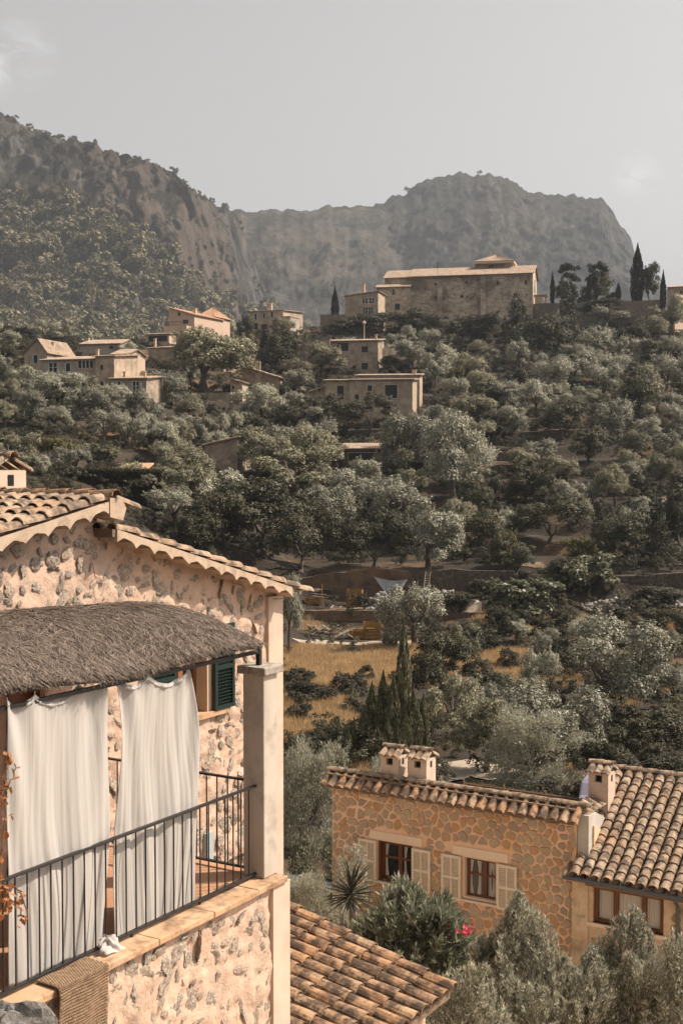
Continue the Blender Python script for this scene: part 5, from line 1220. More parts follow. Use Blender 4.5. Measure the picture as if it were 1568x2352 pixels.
stone_wall('long dark terrace wall above the pale rubble on the right', [(1180, 1318, 119.5), (1330, 1324, 118), (1480, 1322, 117), (1640, 1312, 116.5)], 3.2, M_DRY)
M_EARTH = mk('bare_earth', [(.10, .065, .042), (.18, .12, .078), (.24, .165, .11)], scale=1.2, bump=.9, bscale=5, bdist=.2, stain=(.28, .16, .08), sscale=.5, samt=.5)
stone_wall('bare earth cutting behind the grey tarpaulin', [(670, 1332, 122.5), (760, 1318, 122.5), (860, 1306, 122.3), (945, 1314, 122)], 4, M_EARTH, 2)
stone_wall('brown retaining wall under the yellow crates', [(685, 1402, 116), (800, 1404, 115.9), (900, 1403, 115.8), (1010, 1406, 115.6), (1110, 1408, 115.5)], 3, M_EARTH, 2)

for nm_, (x, y0, y1, D) in (('tower', (464, 690, 712, 284)), ('ochre', (600, 690, 712, 299)), ('house', (1005, 601, 612, 306))):
    a_, b_ = at(x, y1, D), at(x, y0, D); m = MB(); m.tube([a_ - Z * 1.5, b_], .05, 4)
    for k in range(4): q = b_ - Z * (.15 + .28 * k); m.tube([q - Vector((.5 - .08 * k, 0, 0)), q + Vector((.5 - .08 * k, 0, 0))], .03, 4)
    tag(m.build('roof_aerial', M_FDARK), dict(tower='thin roof aerial behind the tall peach tower house', ochre='thin roof aerial on the square ochre house', house='thin roof aerial behind the church roof ridge')[nm_], 'aerial')
# ------------------------------------------------------------------ foliage
L_OLIVE = mk_leaf('olive_leaf', (.12, .117, .086), (.49, .47, .355), .16, .30, .5, tip=(.66, .63, .50))
L_DARK = mk_leaf('evergreen_leaf', (.036, .034, .019), (.115, .106, .06), .18, .25, .55)
L_YEL = mk_leaf('yellow_green_leaf', (.075, .068, .028), (.22, .195, .085), .35, .2, .5)
L_CON = mk_leaf('conifer_needle', (.035, .037, .024), (.13, .125, .078), .12, .2, .6)
L_CYP = mk_leaf('cypress_scale', (.016, .018, .012), (.055, .056, .036), .10, .2, .6)
L_CYPV = mk_leaf('young_cypress_scale', (.08, .08, .045), (.34, .32, .19), .15, .2, .6)
L_FIG = mk_leaf('broad_leaf', (.07, .072, .042), (.20, .198, .12), .30, .2, .4, tip=(.34, .33, .22))
L_SCRUB = mk_leaf('scrub_leaf', (.028, .026, .016), (.095, .085, .054), .2, .3, .7)
L_PINE = mk_leaf('pine_needle', (.07, .063, .034), (.28, .245, .14), .12, .25, .7)
L_DRYG = mk_leaf('dry_grass', (.36, .235, .115), (.62, .45, .25), .3, .25, .8)
L_OLEA = mk_leaf('oleander_leaf', (.13, .138, .09), (.36, .37, .26), .3, .1, .3, tip=(.60, .60, .48))
L_OLN = mk_leaf('near_olive_leaf', (.24, .23, .165), (.56, .54, .42), .4, .12, .4, tip=(.74, .72, .60))
M_BARK = mk('olive_bark', [(.05, .038, .03), (.12, .095, .075), (.19, .155, .125)], scale=5, local=True, bump=.8, bscale=12, bdist=.03, stretch=(1, 1, .3))
def leaf_quads(rg, P, Nn, Ln, Wd, up=.15, rand=.8, face=False):
    """diamond leaves at P, pointing mostly along Nn"""
    n = len(P)
    if face:      # leaf faces turn outwards, as on a clipped or wind-combed clump
        f = Nn + rg.normal(0, .42, (n, 3)); f[:, 2] += .25; f /= np.linalg.norm(f, axis=1)[:, None]
        d = np.cross(f, rg.normal(size=(n, 3))); d /= np.linalg.norm(d, axis=1)[:, None]; s = np.cross(f, d); P = P - d * Ln * .4
    else:
        d = Nn + rg.normal(0, rand * .5, (n, 3)); d[:, 2] += up; d /= np.linalg.norm(d, axis=1)[:, None]
        s = np.cross(d, rg.normal(size=(n, 3))); s /= np.linalg.norm(s, axis=1)[:, None]
    L_ = (Ln * rg.uniform(.6, 1.3, n))[:, None]; W_ = (Wd * rg.uniform(.7, 1.3, n))[:, None]
    u = np.cross(s, d)
    A = P; B = P + d * L_ * .5 + s * W_ * .5 + u * W_ * .12; Cc = P + d * L_; D_ = P + d * L_ * .5 - s * W_ * .5 + u * W_ * .12
    V = np.stack([A, B, Cc, D_], 1).reshape(-1, 3); F = np.arange(n * 4).reshape(n, 4)
    return V, F
def unit(rg, n):
    v = rg.normal(size=(n, 3)); return v / np.linalg.norm(v, axis=1)[:, None]
def crown(name, seed, mat, lobes, per, Ln, Wd, shape='round', zlo=.16, rl=(.15, .25), rand=.9, face=True):
    """crown of one tree: unit height 1, radius .5"""
    rg = np.random.RandomState(seed); P = []; Nn = []; RN = []; lean = rg.normal(0, .10, 2); sk = rg.uniform(.75, 1.25, 2)
    for k in range(lobes):
        if shape == 'round':
            a = rg.rand() * 6.283; z = zlo + (1 - zlo) * (rg.rand() ** .75) * .82 + .02; t = (z - zlo) / (1 - zlo)
            rad = .40 * math.sqrt(max(.03, 1 - (1.55 * (t - .42)) ** 2)) * (.55 + .45 * rg.rand() ** .4)
            c = np.array([rad * math.cos(a) * sk[0] + lean[0] * z, rad * math.sin(a) * sk[1] + lean[1] * z, z]); r_ = rl[0] * .75 + (rl[1] - rl[0] * .75) * rg.rand() ** 1.4
            sq = np.array([rg.uniform(.8, 1.25), rg.uniform(.8, 1.25), rg.uniform(.8, 1.2)])
        elif shape == 'umbrella':
            a = rg.rand() * 6.283; rad = .40 * math.sqrt(rg.rand()); c = np.array([rad * math.cos(a), rad * math.sin(a), .84 - .35 * rad + rg.normal(0, .03) - (.18 if rg.rand() < .3 else 0)]); r_ = rg.uniform(*rl); sq = np.array([1, 1, .45])
        n = int(per * (r_ / .2) ** 2); u = unit(rg, n); u[:, 2] = np.where(u[:, 2] < -.3, -u[:, 2], u[:, 2])
        wob = 1 + .35 * pnoise(u * 2.3 + k * 7.1 + seed)
        p = c + u * sq * (r_ * wob * rg.uniform(.72, 1.06, n))[:, None]
        P.append(p); Nn.append(u); RN.append(np.clip(.40 + .24 * rg.normal(size=n), 0, 1))
        ns = 5 if shape == 'round' else 0                       # loose sprays beyond the clump
        for _ in range(ns):
            d = unit(rg, 1)[0]; d[2] = abs(d[2]) * .8 + .25; d /= np.linalg.norm(d); m_ = max(6, n // 26); t = rg.rand(m_)
            P.append(c + d * r_ * (.8 + .65 * t)[:, None] + rg.normal(0, .012, (m_, 3))); Nn.append(np.tile(d, (m_, 1)) + rg.normal(0, .5, (m_, 3))); RN.append(np.clip(.5 + .25 * rg.normal(size=m_), 0, 1))
    P = np.concatenate(P); Nn = np.concatenate(Nn); RN = np.concatenate(RN)
    k = P[:, 2] > .02; P, Nn, RN = P[k], Nn[k], RN[k]
    V, F = leaf_quads(rg, P, Nn, Ln, Wd, rand=rand, face=face)
    return mesh_np(name, V, F, mat, rnd=RN)
def spindle(name, seed, mat, n, Ln, Wd, rmax=.5, ribs=7, tip=1.3):
    """cypress: dense upright column"""
    rg = np.random.RandomState(seed); z = rg.rand(n) ** 1.05; a = rg.rand(n) * 6.283
    prof = np.sin(np.pi * np.clip(.10 + z * .90, 0, 1)) ** .55 * (1 - z * .35) * (1 - z ** 7)
    rib = 1 + .22 * np.sin(a * ribs + 4 * np.sin(z * 5 + seed)) + .25 * pnoise(np.stack([np.cos(a) * 2, np.sin(a) * 2, z * 9 + seed], 1))
    r_ = rmax * .8 * prof * rib * rg.uniform(.7, 1.05, n)
    P = np.stack([r_ * np.cos(a), r_ * np.sin(a), .02 + z * .95], 1); Nn = np.stack([np.cos(a) * .45, np.sin(a) * .45, np.full(n, 1.)], 1)
    V, F = leaf_quads(rg, P, Nn, Ln, Wd, rand=.5)
    V = V.reshape(-1, 3); return mesh_np(name, V, F, mat, rnd=np.clip(.4 + .25 * rg.normal(size=n), 0, 1))
def spruce(name, seed, mat, n, Ln, Wd):
    """conifer with drooping tiers"""
    rg = np.random.RandomState(seed); T = 15; P = []; Nn = []
    for t in range(T):
        z0 = .10 + .86 * t / T; R_ = .5 * (1 - t / T) ** .85 + .025; nb = 6 if t < T - 3 else 4
        for b in range(nb):
            a = rg.rand() * 6.283; k = int(n / T / nb * (1.6 - 1.2 * t / T)); s = rg.rand(k) ** .7; Rb = R_ * rg.uniform(.65, 1.1)
            x = s * Rb; sp = rg.normal(0, .045, k) * (1.1 - s * .5); zz = z0 - .10 * s * Rb / .5 + .05 * s ** 3 - np.abs(rg.normal(0, .018, k))
            P.append(np.stack([x * math.cos(a) - sp * math.sin(a), x * math.sin(a) + sp * math.cos(a), zz], 1)); Nn.append(np.tile([math.cos(a), math.sin(a), -.25], (k, 1)))
    P = np.concatenate(P); Nn = np.concatenate(Nn); V, F = leaf_quads(rg, P, Nn, Ln, Wd, up=0, rand=.8)
    return mesh_np(name, V, F, mat, rnd=np.clip(.4 + .25 * rg.normal(size=len(P)), 0, 1))
def trunk_mesh(name, seed, mat, h=.42, r0=.045, limbs=5, spread=.26, top=.72, straight=False):
    rt = random.Random(seed); m = MB(); pts = []; x = y = 0
    for i in range(5):
        t = i / 4; pts.append((x, y, -.04 + (h + .04) * t)); 
        if not straight: x += rt.uniform(-.035, .035); y += rt.uniform(-.035, .035)
    m.tube(pts, [r0 * (1.5 - .25 * i) if i else r0 * 1.9 for i in range(5)], 7)
    for k in range(limbs):
        a = 6.283 * k / limbs + rt.uniform(-.4, .4); s = spread * rt.uniform(.6, 1.2); b = Vector(pts[-1 if k % 2 else -2]); q = [b]
        for i in range(1, 5): t = i / 4; q.append(b + Vector((math.cos(a) * s * t, math.sin(a) * s * t, (top - b.z) * t ** .85 * rt.uniform(.85, 1.05))) + Vector([rt.gauss(0, .012) for _ in range(3)]))
        m.tube(q, [r0 * (.62 - .12 * i) for i in range(5)], 5)
    return m.mesh(name, mat)
KIND = {}
def kind(key, crowns, trunks): KIND[key] = (crowns, trunks)
TR_O = [trunk_mesh('trunk', i, M_BARK) for i in range(4)]; TR_S = [trunk_mesh('trunk', 20 + i, M_BARK, .2, .03, 4, .2, .5) for i in range(2)]
TR_C = [trunk_mesh('trunk', 30, M_BARK, .9, .022, 0, straight=True)]; TR_P = [trunk_mesh('trunk', 40 + i, M_BARK, .55, .03, 6, .3, .8) for i in range(2)]
kind('olive', [crown('crown', 100 + i, L_OLIVE, 13 + i % 6, 1150, .036, .020, rl=(.12, .27)) for i in range(8)], TR_O)
L_OLIVE2 = mk_leaf('young_olive_leaf', (.12, .112, .07), (.42, .39, .255), .2, .25, .5)
KIND['olive'] = (KIND['olive'][0] + [crown('crown', 110 + i, L_OLIVE2, 9 + 3 * i, 1200, .036, .020, rl=(.10, .30)) for i in range(3)], TR_O)
kind('dark', [crown('crown', 130 + i, L_DARK, 17, 900, .038, .024, zlo=.06, rl=(.12, .26)) for i in range(3)], TR_S)
kind('yellow', [crown('crown', 140 + i, L_YEL, 16, 500, .055, .034, zlo=.08) for i in range(2)], TR_S)
kind('fig', [crown('crown', 150 + i, L_FIG, 20, 240, .075, .058, zlo=.06, rl=(.12, .2)) for i in range(2)], TR_S)
kind('scrub', [crown('crown', 160 + i, L_SCRUB, 16, 420, .07, .030, zlo=.04) for i in range(3)], TR_S)
kind('spruce', [spruce('crown', 170 + i, L_CON, 4200, .060, .022) for i in range(2)], TR_C)
kind('cypress', [spindle('crown', 180 + i, L_CYP, 4200, .060, .050) for i in range(3)], TR_C)
kind('young', [spindle('crown', 190 + i, L_CYPV, 5000, .040, .060, ribs=5) for i in range(3)], TR_C)
kind('pine', [crown('crown', 200 + i, L_CYP, 20, 260, .055, .03, 'umbrella', rl=(.10, .17)) for i in range(2)], TR_P)
NAMES = dict(olive=('olive_tree', 'olive tree', 'silvery olive tree'), dark=('evergreen_tree', 'tree', 'dark evergreen tree'), yellow=('citrus_tree', 'tree', 'yellow-green bushy tree'), fig=('fig_tree', 'tree', 'broad-leaved fig tree'),
             scrub=('shrub', 'shrub', 'dull green shrub'), spruce=('conifer_tree', 'conifer', 'tiered conifer'), cypress=('cypress_tree', 'cypress', 'dark slender cypress'), young=('cypress_tree', 'cypress', 'sunlit feathery cypress'), pine=('pine_tree', 'pine', 'flat-topped pine'))
GROUPS = dict(olive='olive trees on the terraced hill', dark='dark evergreen trees', yellow='yellow-green trees', fig='fig trees', scrub='shrubs', spruce='conifers on the hill', cypress='cypresses by the church', young='cypress row behind the twin chimneys', pine='pines by the church')
LAND = [(1060, 690, 'the long church'), (430, 745, 'the tall peach tower house'), (620, 735, 'the square ochre house'), (180, 860, 'the house with the arched opening'), (295, 890, 'the blue-shuttered cottage'),
        (80, 820, 'the lilac-window house'), (430, 815, 'the long low house'), (600, 885, 'the windowless barn'), (800, 815, 'the two-storey house'), (870, 920, 'the cream-surround house'), (510, 1045, 'the leaning shed'), (830, 1045, 'the open shelter'),
        (190, 1100, 'the clipped hedge'), (895, 1345, 'the grey tarpaulin'), (810, 1385, 'the yellow crates'), (900, 1640, 'the cypress row'), (940, 1740, 'the twin chimneys'), (1390, 1790, 'the wing chimney'), (1240, 1050, 'the dry stone walls'),
        (1440, 1425, 'the pale rubble'), (1350, 705, 'the hilltop wall'), (1550, 690, 'the far right hilltop house'), (690, 1500, 'the dry grass field'), (1150, 1545, 'the ochre meadow'), (660, 1400, 'the house gable corner')]
PLACED = []     # (px, py, wpx, hpx, key, root)
rtree = random.Random(77)
def tree(key, cx_, base, w, h, p=None, lab=None):
    """a tree whose foot is where the view ray through (cx, base) meets the ground; w,h in photo pixels"""
    p = p or hit(cx_, base); s = p.y / FPX; W_, H_ = w * s, h * s * (1.12 if key in ('olive', 'dark') else 1)
    crowns, trunks = KIND[key]; nm, cat, _ = NAMES[key]
    t = thing(nm, p - Z * (.03 * H_), None, cat, GROUPS[key]); t.scale = (W_ * rtree.uniform(.9, 1.3), W_ * rtree.uniform(.9, 1.3), H_ * rtree.uniform(.88, 1.2)); t.rotation_euler = (0, 0, rtree.uniform(0, 6.28))
    for me, n_ in ((rtree.choice(trunks), 'trunk'), (rtree.choice(crowns), 'crown')):
        o = bpy.data.objects.new(n_, me); C.objects.link(o); o.parent = t
    if lab: t['label'] = lab
    PLACED.append([cx_, base - h * .5, w, h, key, t, p]); return t
# trees picked out of the photograph: (centre x, foot y, width, height)
OL = """140 928 108 66;70 975 62 62;130 992 58 56;183 965 78 60;197 930 62 56;239 968 60 58;274 948 60 52;292 1030 64 66;239 1012 62 56;337 985 74 76;394 940 82 74;471 898 132 100;295 832 48 40;513 782 64 50;330 1004 52 48;380 1045 80 72;422 1056 64 66;492 1052 54 50;474 1006 48 44;10 985 56 56;8 900 50 64;88 1092 40 36;642 792 54 46;740 872 76 58;684 892 66 54;680 918 62 52;705 835 50 40;796 832 58 44;948 856 74 64;863 842 44 40;600 960 78 60;631 946 48 44;480 1018 52 46;540 1020 68 58;649 1045 68 58;744 1062 84 78;592 1106 104 90;705 1106 110 90;933 1086 122 124;986 998 54 58;360 1168 140 96;440 1150 110 90;520 1180 120 96;680 1150 170 116;900 1090 90 90;1040 1160 150 156;1092 1122 88 76;740 1250 124 104;905 1240 164 132;985 1320 130 140;1140 1250 66 80;1092 1040 78 68;1014 1004 64 58;1084 985 80 66;1150 946 84 56;1175 1010 72 62;1262 914 88 72;1316 896 94 72;1370 912 84 66;1411 896 74 64;1469 956 88 96;1531 902 78 70;1403 1018 98 104;1515 1000 68 70;1544 1060 58 64;1490 1020 50 46;1233 1078 58 64;1196 1096 58 56;1411 1176 66 90;1461 1130 64 70;1515 1132 54 62;1332 1216 50 56;1361 1166 44 50;1469 1240 50 60;1386 766 78 56;1488 760 56 48;1360 834 70 64;1322 850 56 44;1365 852 48 46;1196 852 54 60;1475 842 62 50;1277 754 42 40;1545 780 50 72;948 1488 156 140;1068 1512 66 66;1036 1706 120 150;665 1490 64 124;1226 1800 190 210;1115 1780 136 160;1258 1650 76 110;1203 1680 80 110;1147 1650 56 72;1075 1690 94 110;1382 1640 182 176;1526 1520 56 66;1545 1630 96 84;1340 1492 84 54;1245 1528 60 86;1186 1480 64 56;720 1000 60 52;420 880 60 56;350 912 58 50;560 1000 50 46;1000 900 62 60;1040 940 60 56;1050 870 58 52;1120 850 60 50;1420 830 56 50;1440 1100 48 52;1290 960 56 50;1340 940 60 50;1440 930 50 46;1560 1010 60 60;1280 1120 60 56;400 1220 110 80;300 1150 90 80;24 935 50 50;50 905 54 50"""
for q in OL.split(';'):
    x, b, w, h = map(float, q.split()); tree('olive', x, b, w, h)
DK = """635 850 86 86;740 990 96 84;846 990 84 74;684 1000 84 66;600 1260 190 150;690 1310 150 120;860 1310 130 110;780 1230 110 90;1225 1180 112 96;1150 935 90 60;1070 735 116 56;865 768 120 50;985 775 90 55;1140 800 90 70;1523 858 86 72;820 775 90 46;1480 1740 160 120;1150 1480 60 66;1380 1830 150 90;1520 1800 120 100;1260 1250 120 90;1440 1290 120 100;1560 1260 90 110;1180 1330 100 70;1300 1330 90 50;520 1260 140 110;440 1270 120 110;1008 1616 118 118;1090 1280 100 90;1330 1560 90 90;1560 1720 90 90;760 1750 96 70;1110 1220 90 100;1180 1230 90 80;1290 1010 110 80;1150 1010 80 60;1350 1060 80 70;580 1010 70 56;350 1040 60 50;40 1050 90 60;1060 800 90 66;1250 830 110 80;1460 900 90 66;560 790 40 50"""
for q in DK.split(';'):
    x, b, w, h = map(float, q.split()); tree('dark', x, b, w, h)
for q in "137 1056 86 50;912 856 74 32;1154 1326 54 86;705 742 54 52;582 815 44 40;1332 1300 90 60;1050 900 50 60;1300 1640 60 50".split(';'):
    x, b, w, h = map(float, q.split()); tree('yellow', x, b, w, h)
for q in "1184 1436 142 118;1350 1370 122 92;225 1066 96 52;1066 1508 60 70;1040 1420 60 50".split(';'):
    x, b, w, h = map(float, q.split()); tree('fig', x, b, w, h)
for q in "1188 808 92 160;1303 808 76 142;1382 1250 66 120;1506 1290 80 186;948 768 70 66;1450 960 60 120;1290 800 30 170".split(';'):
    x, b, w, h = map(float, q.split()); tree('spruce', x, b, w, h)
for q in "769 748 20 84;788 744 14 88;552 828 20 66;607 838 24 78".split(';'):
    x, b, w, h = map(float, q.split()); tree('cypress', x, b, w, h)
def top_tree(key, x, base, w, h, D): p = at(x, base, D); return tree(key, x, base, w, h, Vector((p.x, D, p.z - .2)))
for x, b, w, h, D in ((1268, 696, 15, 70, 300), (1419, 692, 17, 50, 292), (1463, 694, 38, 130, 292), (1522, 712, 18, 82, 278), (1352, 694, 16, 60, 294)): top_tree('cypress', x, b, w, h, D)
for x, b, w, h, D in ((1308, 696, 56, 92, 298), (1370, 696, 64, 100, 296)): top_tree('pine', x, b, w, h, D); top_tree('dark', x - 4, b, w * .8, h * .66, D + 1)
top_tree('dark', 1492, 694, 46, 88, 292); top_tree('dark', 1390, 718, 74, 28, 282); top_tree('dark', 1340, 718, 64, 26, 283); top_tree('scrub', 1335, 697, 26, 24, 295); top_tree('scrub', 1400, 695, 40, 26, 292)
# cypress row behind the twin chimneys
for x, b, w, h in ((926, 1740, 56, 290), (880, 1735, 46, 205), (854, 1730, 42, 175), (903, 1745, 46, 175), (948, 1750, 48, 190), (972, 1745, 42, 150), (836, 1750, 38, 140), (813, 1760, 38, 128), (798, 1765, 34, 96), (890, 1760, 38, 120), (866, 1764, 38, 110), (932, 1765, 40, 130), (846, 1768, 34, 90), (912, 1770, 36, 100), (958, 1768, 36, 90)): tree('young', x, b, w, h)
for q in "690 1570 50 34;843 1570 40 40;760 1730 90 60;700 1590 60 40;1400 1440 80 40;1450 1470 90 50;1520 1450 80 50;1300 1440 60 44;1240 1470 60 50;720 1620 110 56;800 1600 60 40;1110 1500 70 44;1170 1540 60 40;1290 1530 70 60;1480 1560 90 60;1420 1700 110 80;1190 1400 80 50;1270 1400 60 40;1060 1400 60 30;1220 1350 70 40;1100 1370 70 40;1500 1390 110 40;1330 1700 90 70;650 1600 70 40;690 1660 70 40;1100 1560 60 46;1230 1560 60 44;1130 1590 70 40;1560 1480 60 60;1160 1620 60 50;1420 1500 60 60".split(';'):
    x, b, w, h = map(float, q.split()); tree('scrub', x, b, w, h)
# filler between them, kept off the houses, walls, field and worksite
NOGO = [(90, 815, 268, 890), (250, 850, 340, 905), (50, 790, 160, 835), (180, 780, 330, 830), (334, 700, 540, 830), (565, 695, 685, 762), (556, 845, 640, 895), (690, 770, 880, 845), (745, 852, 972, 968), (470, 1000, 620, 1075), (786, 1012, 878, 1060), (790, 575, 1260, 745),
        (1220, 1010, 1400, 1085), (1110, 1035, 1240, 1085), (655, 1300, 1120, 1480), (640, 1470, 960, 1690), (1060, 1500, 1300, 1600), (1200, 690, 1568, 735), (260, 1060, 340, 1092), (1180, 1400, 1568, 1430), (1190, 1190, 1330, 1300), (1060, 1285, 1300, 1320), (440, 895, 535, 925), (1260, 560, 1568, 700)]
def nogo(x, y0, y1, w): return any(x + w / 2 > a and x - w / 2 < c and y1 > b and y0 < d for a, b, c, d in NOGO)
cnt = 0
for _ in range(9000):
    if cnt >= 150: break
    D = math.sqrt(rtree.uniform(122 ** 2, 292 ** 2)); px_ = rtree.uniform(-160, 1730); x = (px_ - CX) / FPX * D; z = gz(x, D)
    py_ = HOR - z / D * FPX; W_ = rtree.uniform(3.2, 6.0); w = W_ / D * FPX; h = w * rtree.uniform(.78, 1.0)
    if nogo(px_, py_ - h, py_ - 2, w): continue
    if any(abs(p[0] - px_) < (p[2] + w) * .36 and abs(p[1] + p[3] / 2 - py_) < (p[3] + h) * .26 for p in PLACED): continue
    k = rtree.random(); key = 'olive' if k < .66 else 'dark' if k < .90 else 'yellow' if k < .92 else 'scrub'
    tree(key, px_, py_, w, h, Vector((x, D, z))); cnt += 1
for o_ in C.objects: pass
# say which tree is which: by the landmark it stands nearest to, then counted from the left
def label_trees():
    cells = {}
    for e in PLACED:
        if e[5].get('label'): continue
        x, y = e[0], e[1]; best = min(LAND, key=lambda l: (l[0] - x) ** 2 + 1.5 * (l[1] - y) ** 2)
        dx, dy = x - best[0], y - best[1]
        rel = 'below' if dy > abs(dx) * .7 else 'above' if dy < -abs(dx) * .7 else 'right of' if dx > 0 else 'left of'
        cells.setdefault((e[4], rel, best[2]), []).append(e)
    words = ['first', 'second', 'third', 'fourth', 'fifth', 'sixth', 'seventh', 'eighth', 'ninth', 'tenth', 'eleventh', 'twelfth', 'thirteenth', 'fourteenth', 'fifteenth', 'sixteenth', 'seventeenth', 'eighteenth', 'nineteenth', 'twentieth']
    for (key, rel, lm), es in cells.items():
        es.sort(key=lambda e: e[0]); base = '%s %s %s' % (NAMES[key][2], rel, lm)
        for i, e in enumerate(es):
            if len(es) == 1: lab = base
            elif i < len(words): lab = '%s, %s from the left there' % (base, words[i]) if i < len(es) - 1 else '%s, rightmost there' % base
            else: lab = base + ', among the crowded ones'
            e[5]['label'] = lab
            e[5]['group'] = GROUPS[key]
# ------------------------------------------------------------------ plants round the near houses
def near_crown(name, seed, mat, lobes, per, Ln, Wd, **k): return crown(name, seed, mat, lobes, per, Ln, Wd, **k)
kind('near_olive', [near_crown('crown', 400 + i, L_OLN, 40, 900, .030, .010, rl=(.10, .19), zlo=.10, face=False) for i in range(2)], TR_O)
kind('near_dark', [near_crown('crown', 410, L_FIG, 34, 600, .034, .020, rl=(.10, .18), zlo=.04)], TR_S)
NAMES['near_olive'] = ('olive_tree', 'olive tree', 'fine-leaved olive'); NAMES['near_dark'] = ('evergreen_shrub', 'shrub', 'shrub'); GROUPS['near_olive'] = 'olive trees near the ochre house'; GROUPS['near_dark'] = 'shrubs near the ochre house'
def dtree(key, x, ytop, ybase, w, D, lab):
    p = at(x, ybase, D); return tree(key, x, ybase, w, ybase - ytop, p, lab)
dtree('near_olive', 700, 1715, 2080, 210, 40, 'big fine-leaved olive tree between the pillar and the ochre house')
dtree('near_olive', 815, 1752, 1990, 120, 44, 'smaller olive tree rising behind the left corner of the ochre house')
dtree('near_dark', 728, 1862, 2150, 120, 35, 'glossy yellow-green shrub against the left corner of the ochre house')
dtree('near_olive', 672, 1970, 2230, 140, 29, 'grey-green bushy olive beside the terrace corner pilaster')
dtree('near_olive', 735, 1985, 2210, 130, 28.5, 'straggly olive in front of the parked car')
dtree('near_olive', 1230, 1640, 1860, 200, 50, 'large silvery olive tree just behind the reed screen')
def shoots(name, seed, mat, n, cx_, cy, zb, zt, rx, ry, L_, per, Ll, Lw, up, spread, prof=.5):
    """upright leafy shoots over a dome: cx,cy,zb,zt,rx,ry in metres"""
    rg = np.random.RandomState(seed); a = rg.rand(n) * 6.283; q = np.sqrt(rg.rand(n)); X = cx_ + rx * q * np.cos(a); Y = cy + ry * q * np.sin(a)
    top = zb + (zt - zb) * (1 - q ** 2.2 * prof) * (.98 + (.34 if Ll < .1 else .14) * pnoise(np.stack([X * 1.6, Y * 1.6, X * 0 + seed], 1)))
    deep = np.where(rg.rand(n) < .45, 0, rg.rand(n) ** 1.2) * (zt - zb) * .8; Zt = top - deep
    out = np.stack([(X - cx_) / rx, (Y - cy) / ry, np.zeros(n)], 1) * spread; d = out + rg.normal(0, .22, (n, 3)); d[:, 2] = up; d /= np.linalg.norm(d, axis=1)[:, None]
    tip = np.stack([X, Y, Zt], 1); st = MB(); PP = []; NN = []
    for i in range(n):
        ln = L_ * rg.uniform(.6, 1.25); t = rg.rand(per) ** .8; base = tip[i] - d[i] * ln; s = rg.normal(0, .05, 3); pts = base + np.outer(t, d[i]) * ln + np.outer(np.sin(t * 3.1), s)
        r_ = rg.normal(size=(per, 3)); r_ -= np.outer(r_ @ d[i], d[i]); r_ /= np.linalg.norm(r_, axis=1)[:, None]
        PP.append(pts); NN.append(r_ * (.75 - .35 * t[:, None]) + d[i] * .75)
        st.tube([Vector(base), Vector(base + d[i] * ln * .5 + s), Vector(tip[i])], [.006, .004, .002], 3, cap=False)
    P = np.concatenate(PP); Nn = np.concatenate(NN); V, F = leaf_quads(rg, P, Nn, Ll, Lw, up=.12, rand=.35)
    return V, F, np.clip(.42 + .26 * rg.normal(size=len(P)), 0, 1), st, tip
def shrub(nm, label, cat, seed, mat, n, px_, D, ytop, wpx, dep, L_, per, Ll, Lw, up=.9, spread=.5, prof=.5, group=None):
    c = at(px_, ytop, D); zb = gz(c.x, D) - .1; rx = wpx / 2 * D / FPX
    V, F, rn, st, tip = shoots(nm, seed, mat, n, c.x, D, zb + .5, c.z, rx, dep, L_, per, Ll, Lw, up, spread, prof)
    t = thing(nm, Vector((c.x, D, zb)), label, cat, group); o = Vector((c.x, D, zb))
    put(mesh_np('foliage', V - np.array(o), F, mat, rnd=rn), 'foliage', t, Matrix.Translation(o))
    rt = random.Random(seed)
    for i in range(14):
        a = 6.283 * i / 14; e = Vector((c.x + rx * .55 * math.cos(a), D + dep * .55 * math.sin(a), zb + (c.z - zb) * rt.uniform(.5, .75)))
        st.tube([Vector((c.x + .2 * math.cos(a), D + .2 * math.sin(a), zb)), Vector((c.x + rx * .3 * math.cos(a), D + dep * .3 * math.sin(a), zb + (c.z - zb) * .35)), e], [.03, .022, .01], 5)
    st.build('stems', M_BARK, t); return t, tip
ole, tp = shrub('oleander', 'tall dark oleander with pink flowers below the cream shutters', 'shrub', 51, L_OLEA, 900, 950, 21.5, 2040, 400, 1.0, .50, 32, .17, .032, .75, .95, .42)
M_PINK = mk_leaf('oleander_petal', (.55, .05, .09), (.80, .16, .20), .35, .05, .6); fl = MB()
for i in range(5):
    a = 6.283 * i / 5; c, s = math.cos(a), math.sin(a); c2, s2 = math.cos(a + .55), math.sin(a + .55); c3, s3 = math.cos(a - .55), math.sin(a - .55)
    fl.add([(0, 0, 0), (.026 * c3, .026 * s3, .012), (.036 * c, .036 * s, .016), (.026 * c2, .026 * s2, .012)], [(0, 1, 2, 3)])
fme = fl.mesh('flower', M_PINK); fme.attributes.new('rnd', 'FLOAT', 'FACE').data.foreach_set('value', [.1, .5, .8, .4, .6])
rf = random.Random(4)
for (fx, fy, k, sp_) in ((1073, 2130, 13, 7), (1070, 2142, 10, 6), (1051, 2138, 2, 2)):
    for i in range(k):
        p = at(fx + rf.gauss(0, sp_), fy + rf.gauss(0, sp_ * 1.1), 20.35 + rf.uniform(-.1, .1))
        put(fme, 'flower', ole, Matrix.Translation(p) @ Matrix.Rotation(rf.uniform(.6, 1.8), 4, 'X') @ Matrix.Rotation(rf.uniform(0, 6), 4, 'Z') @ Matrix.Scale(.95, 4))
G_ = 'silvery olive shrubs along the bottom'
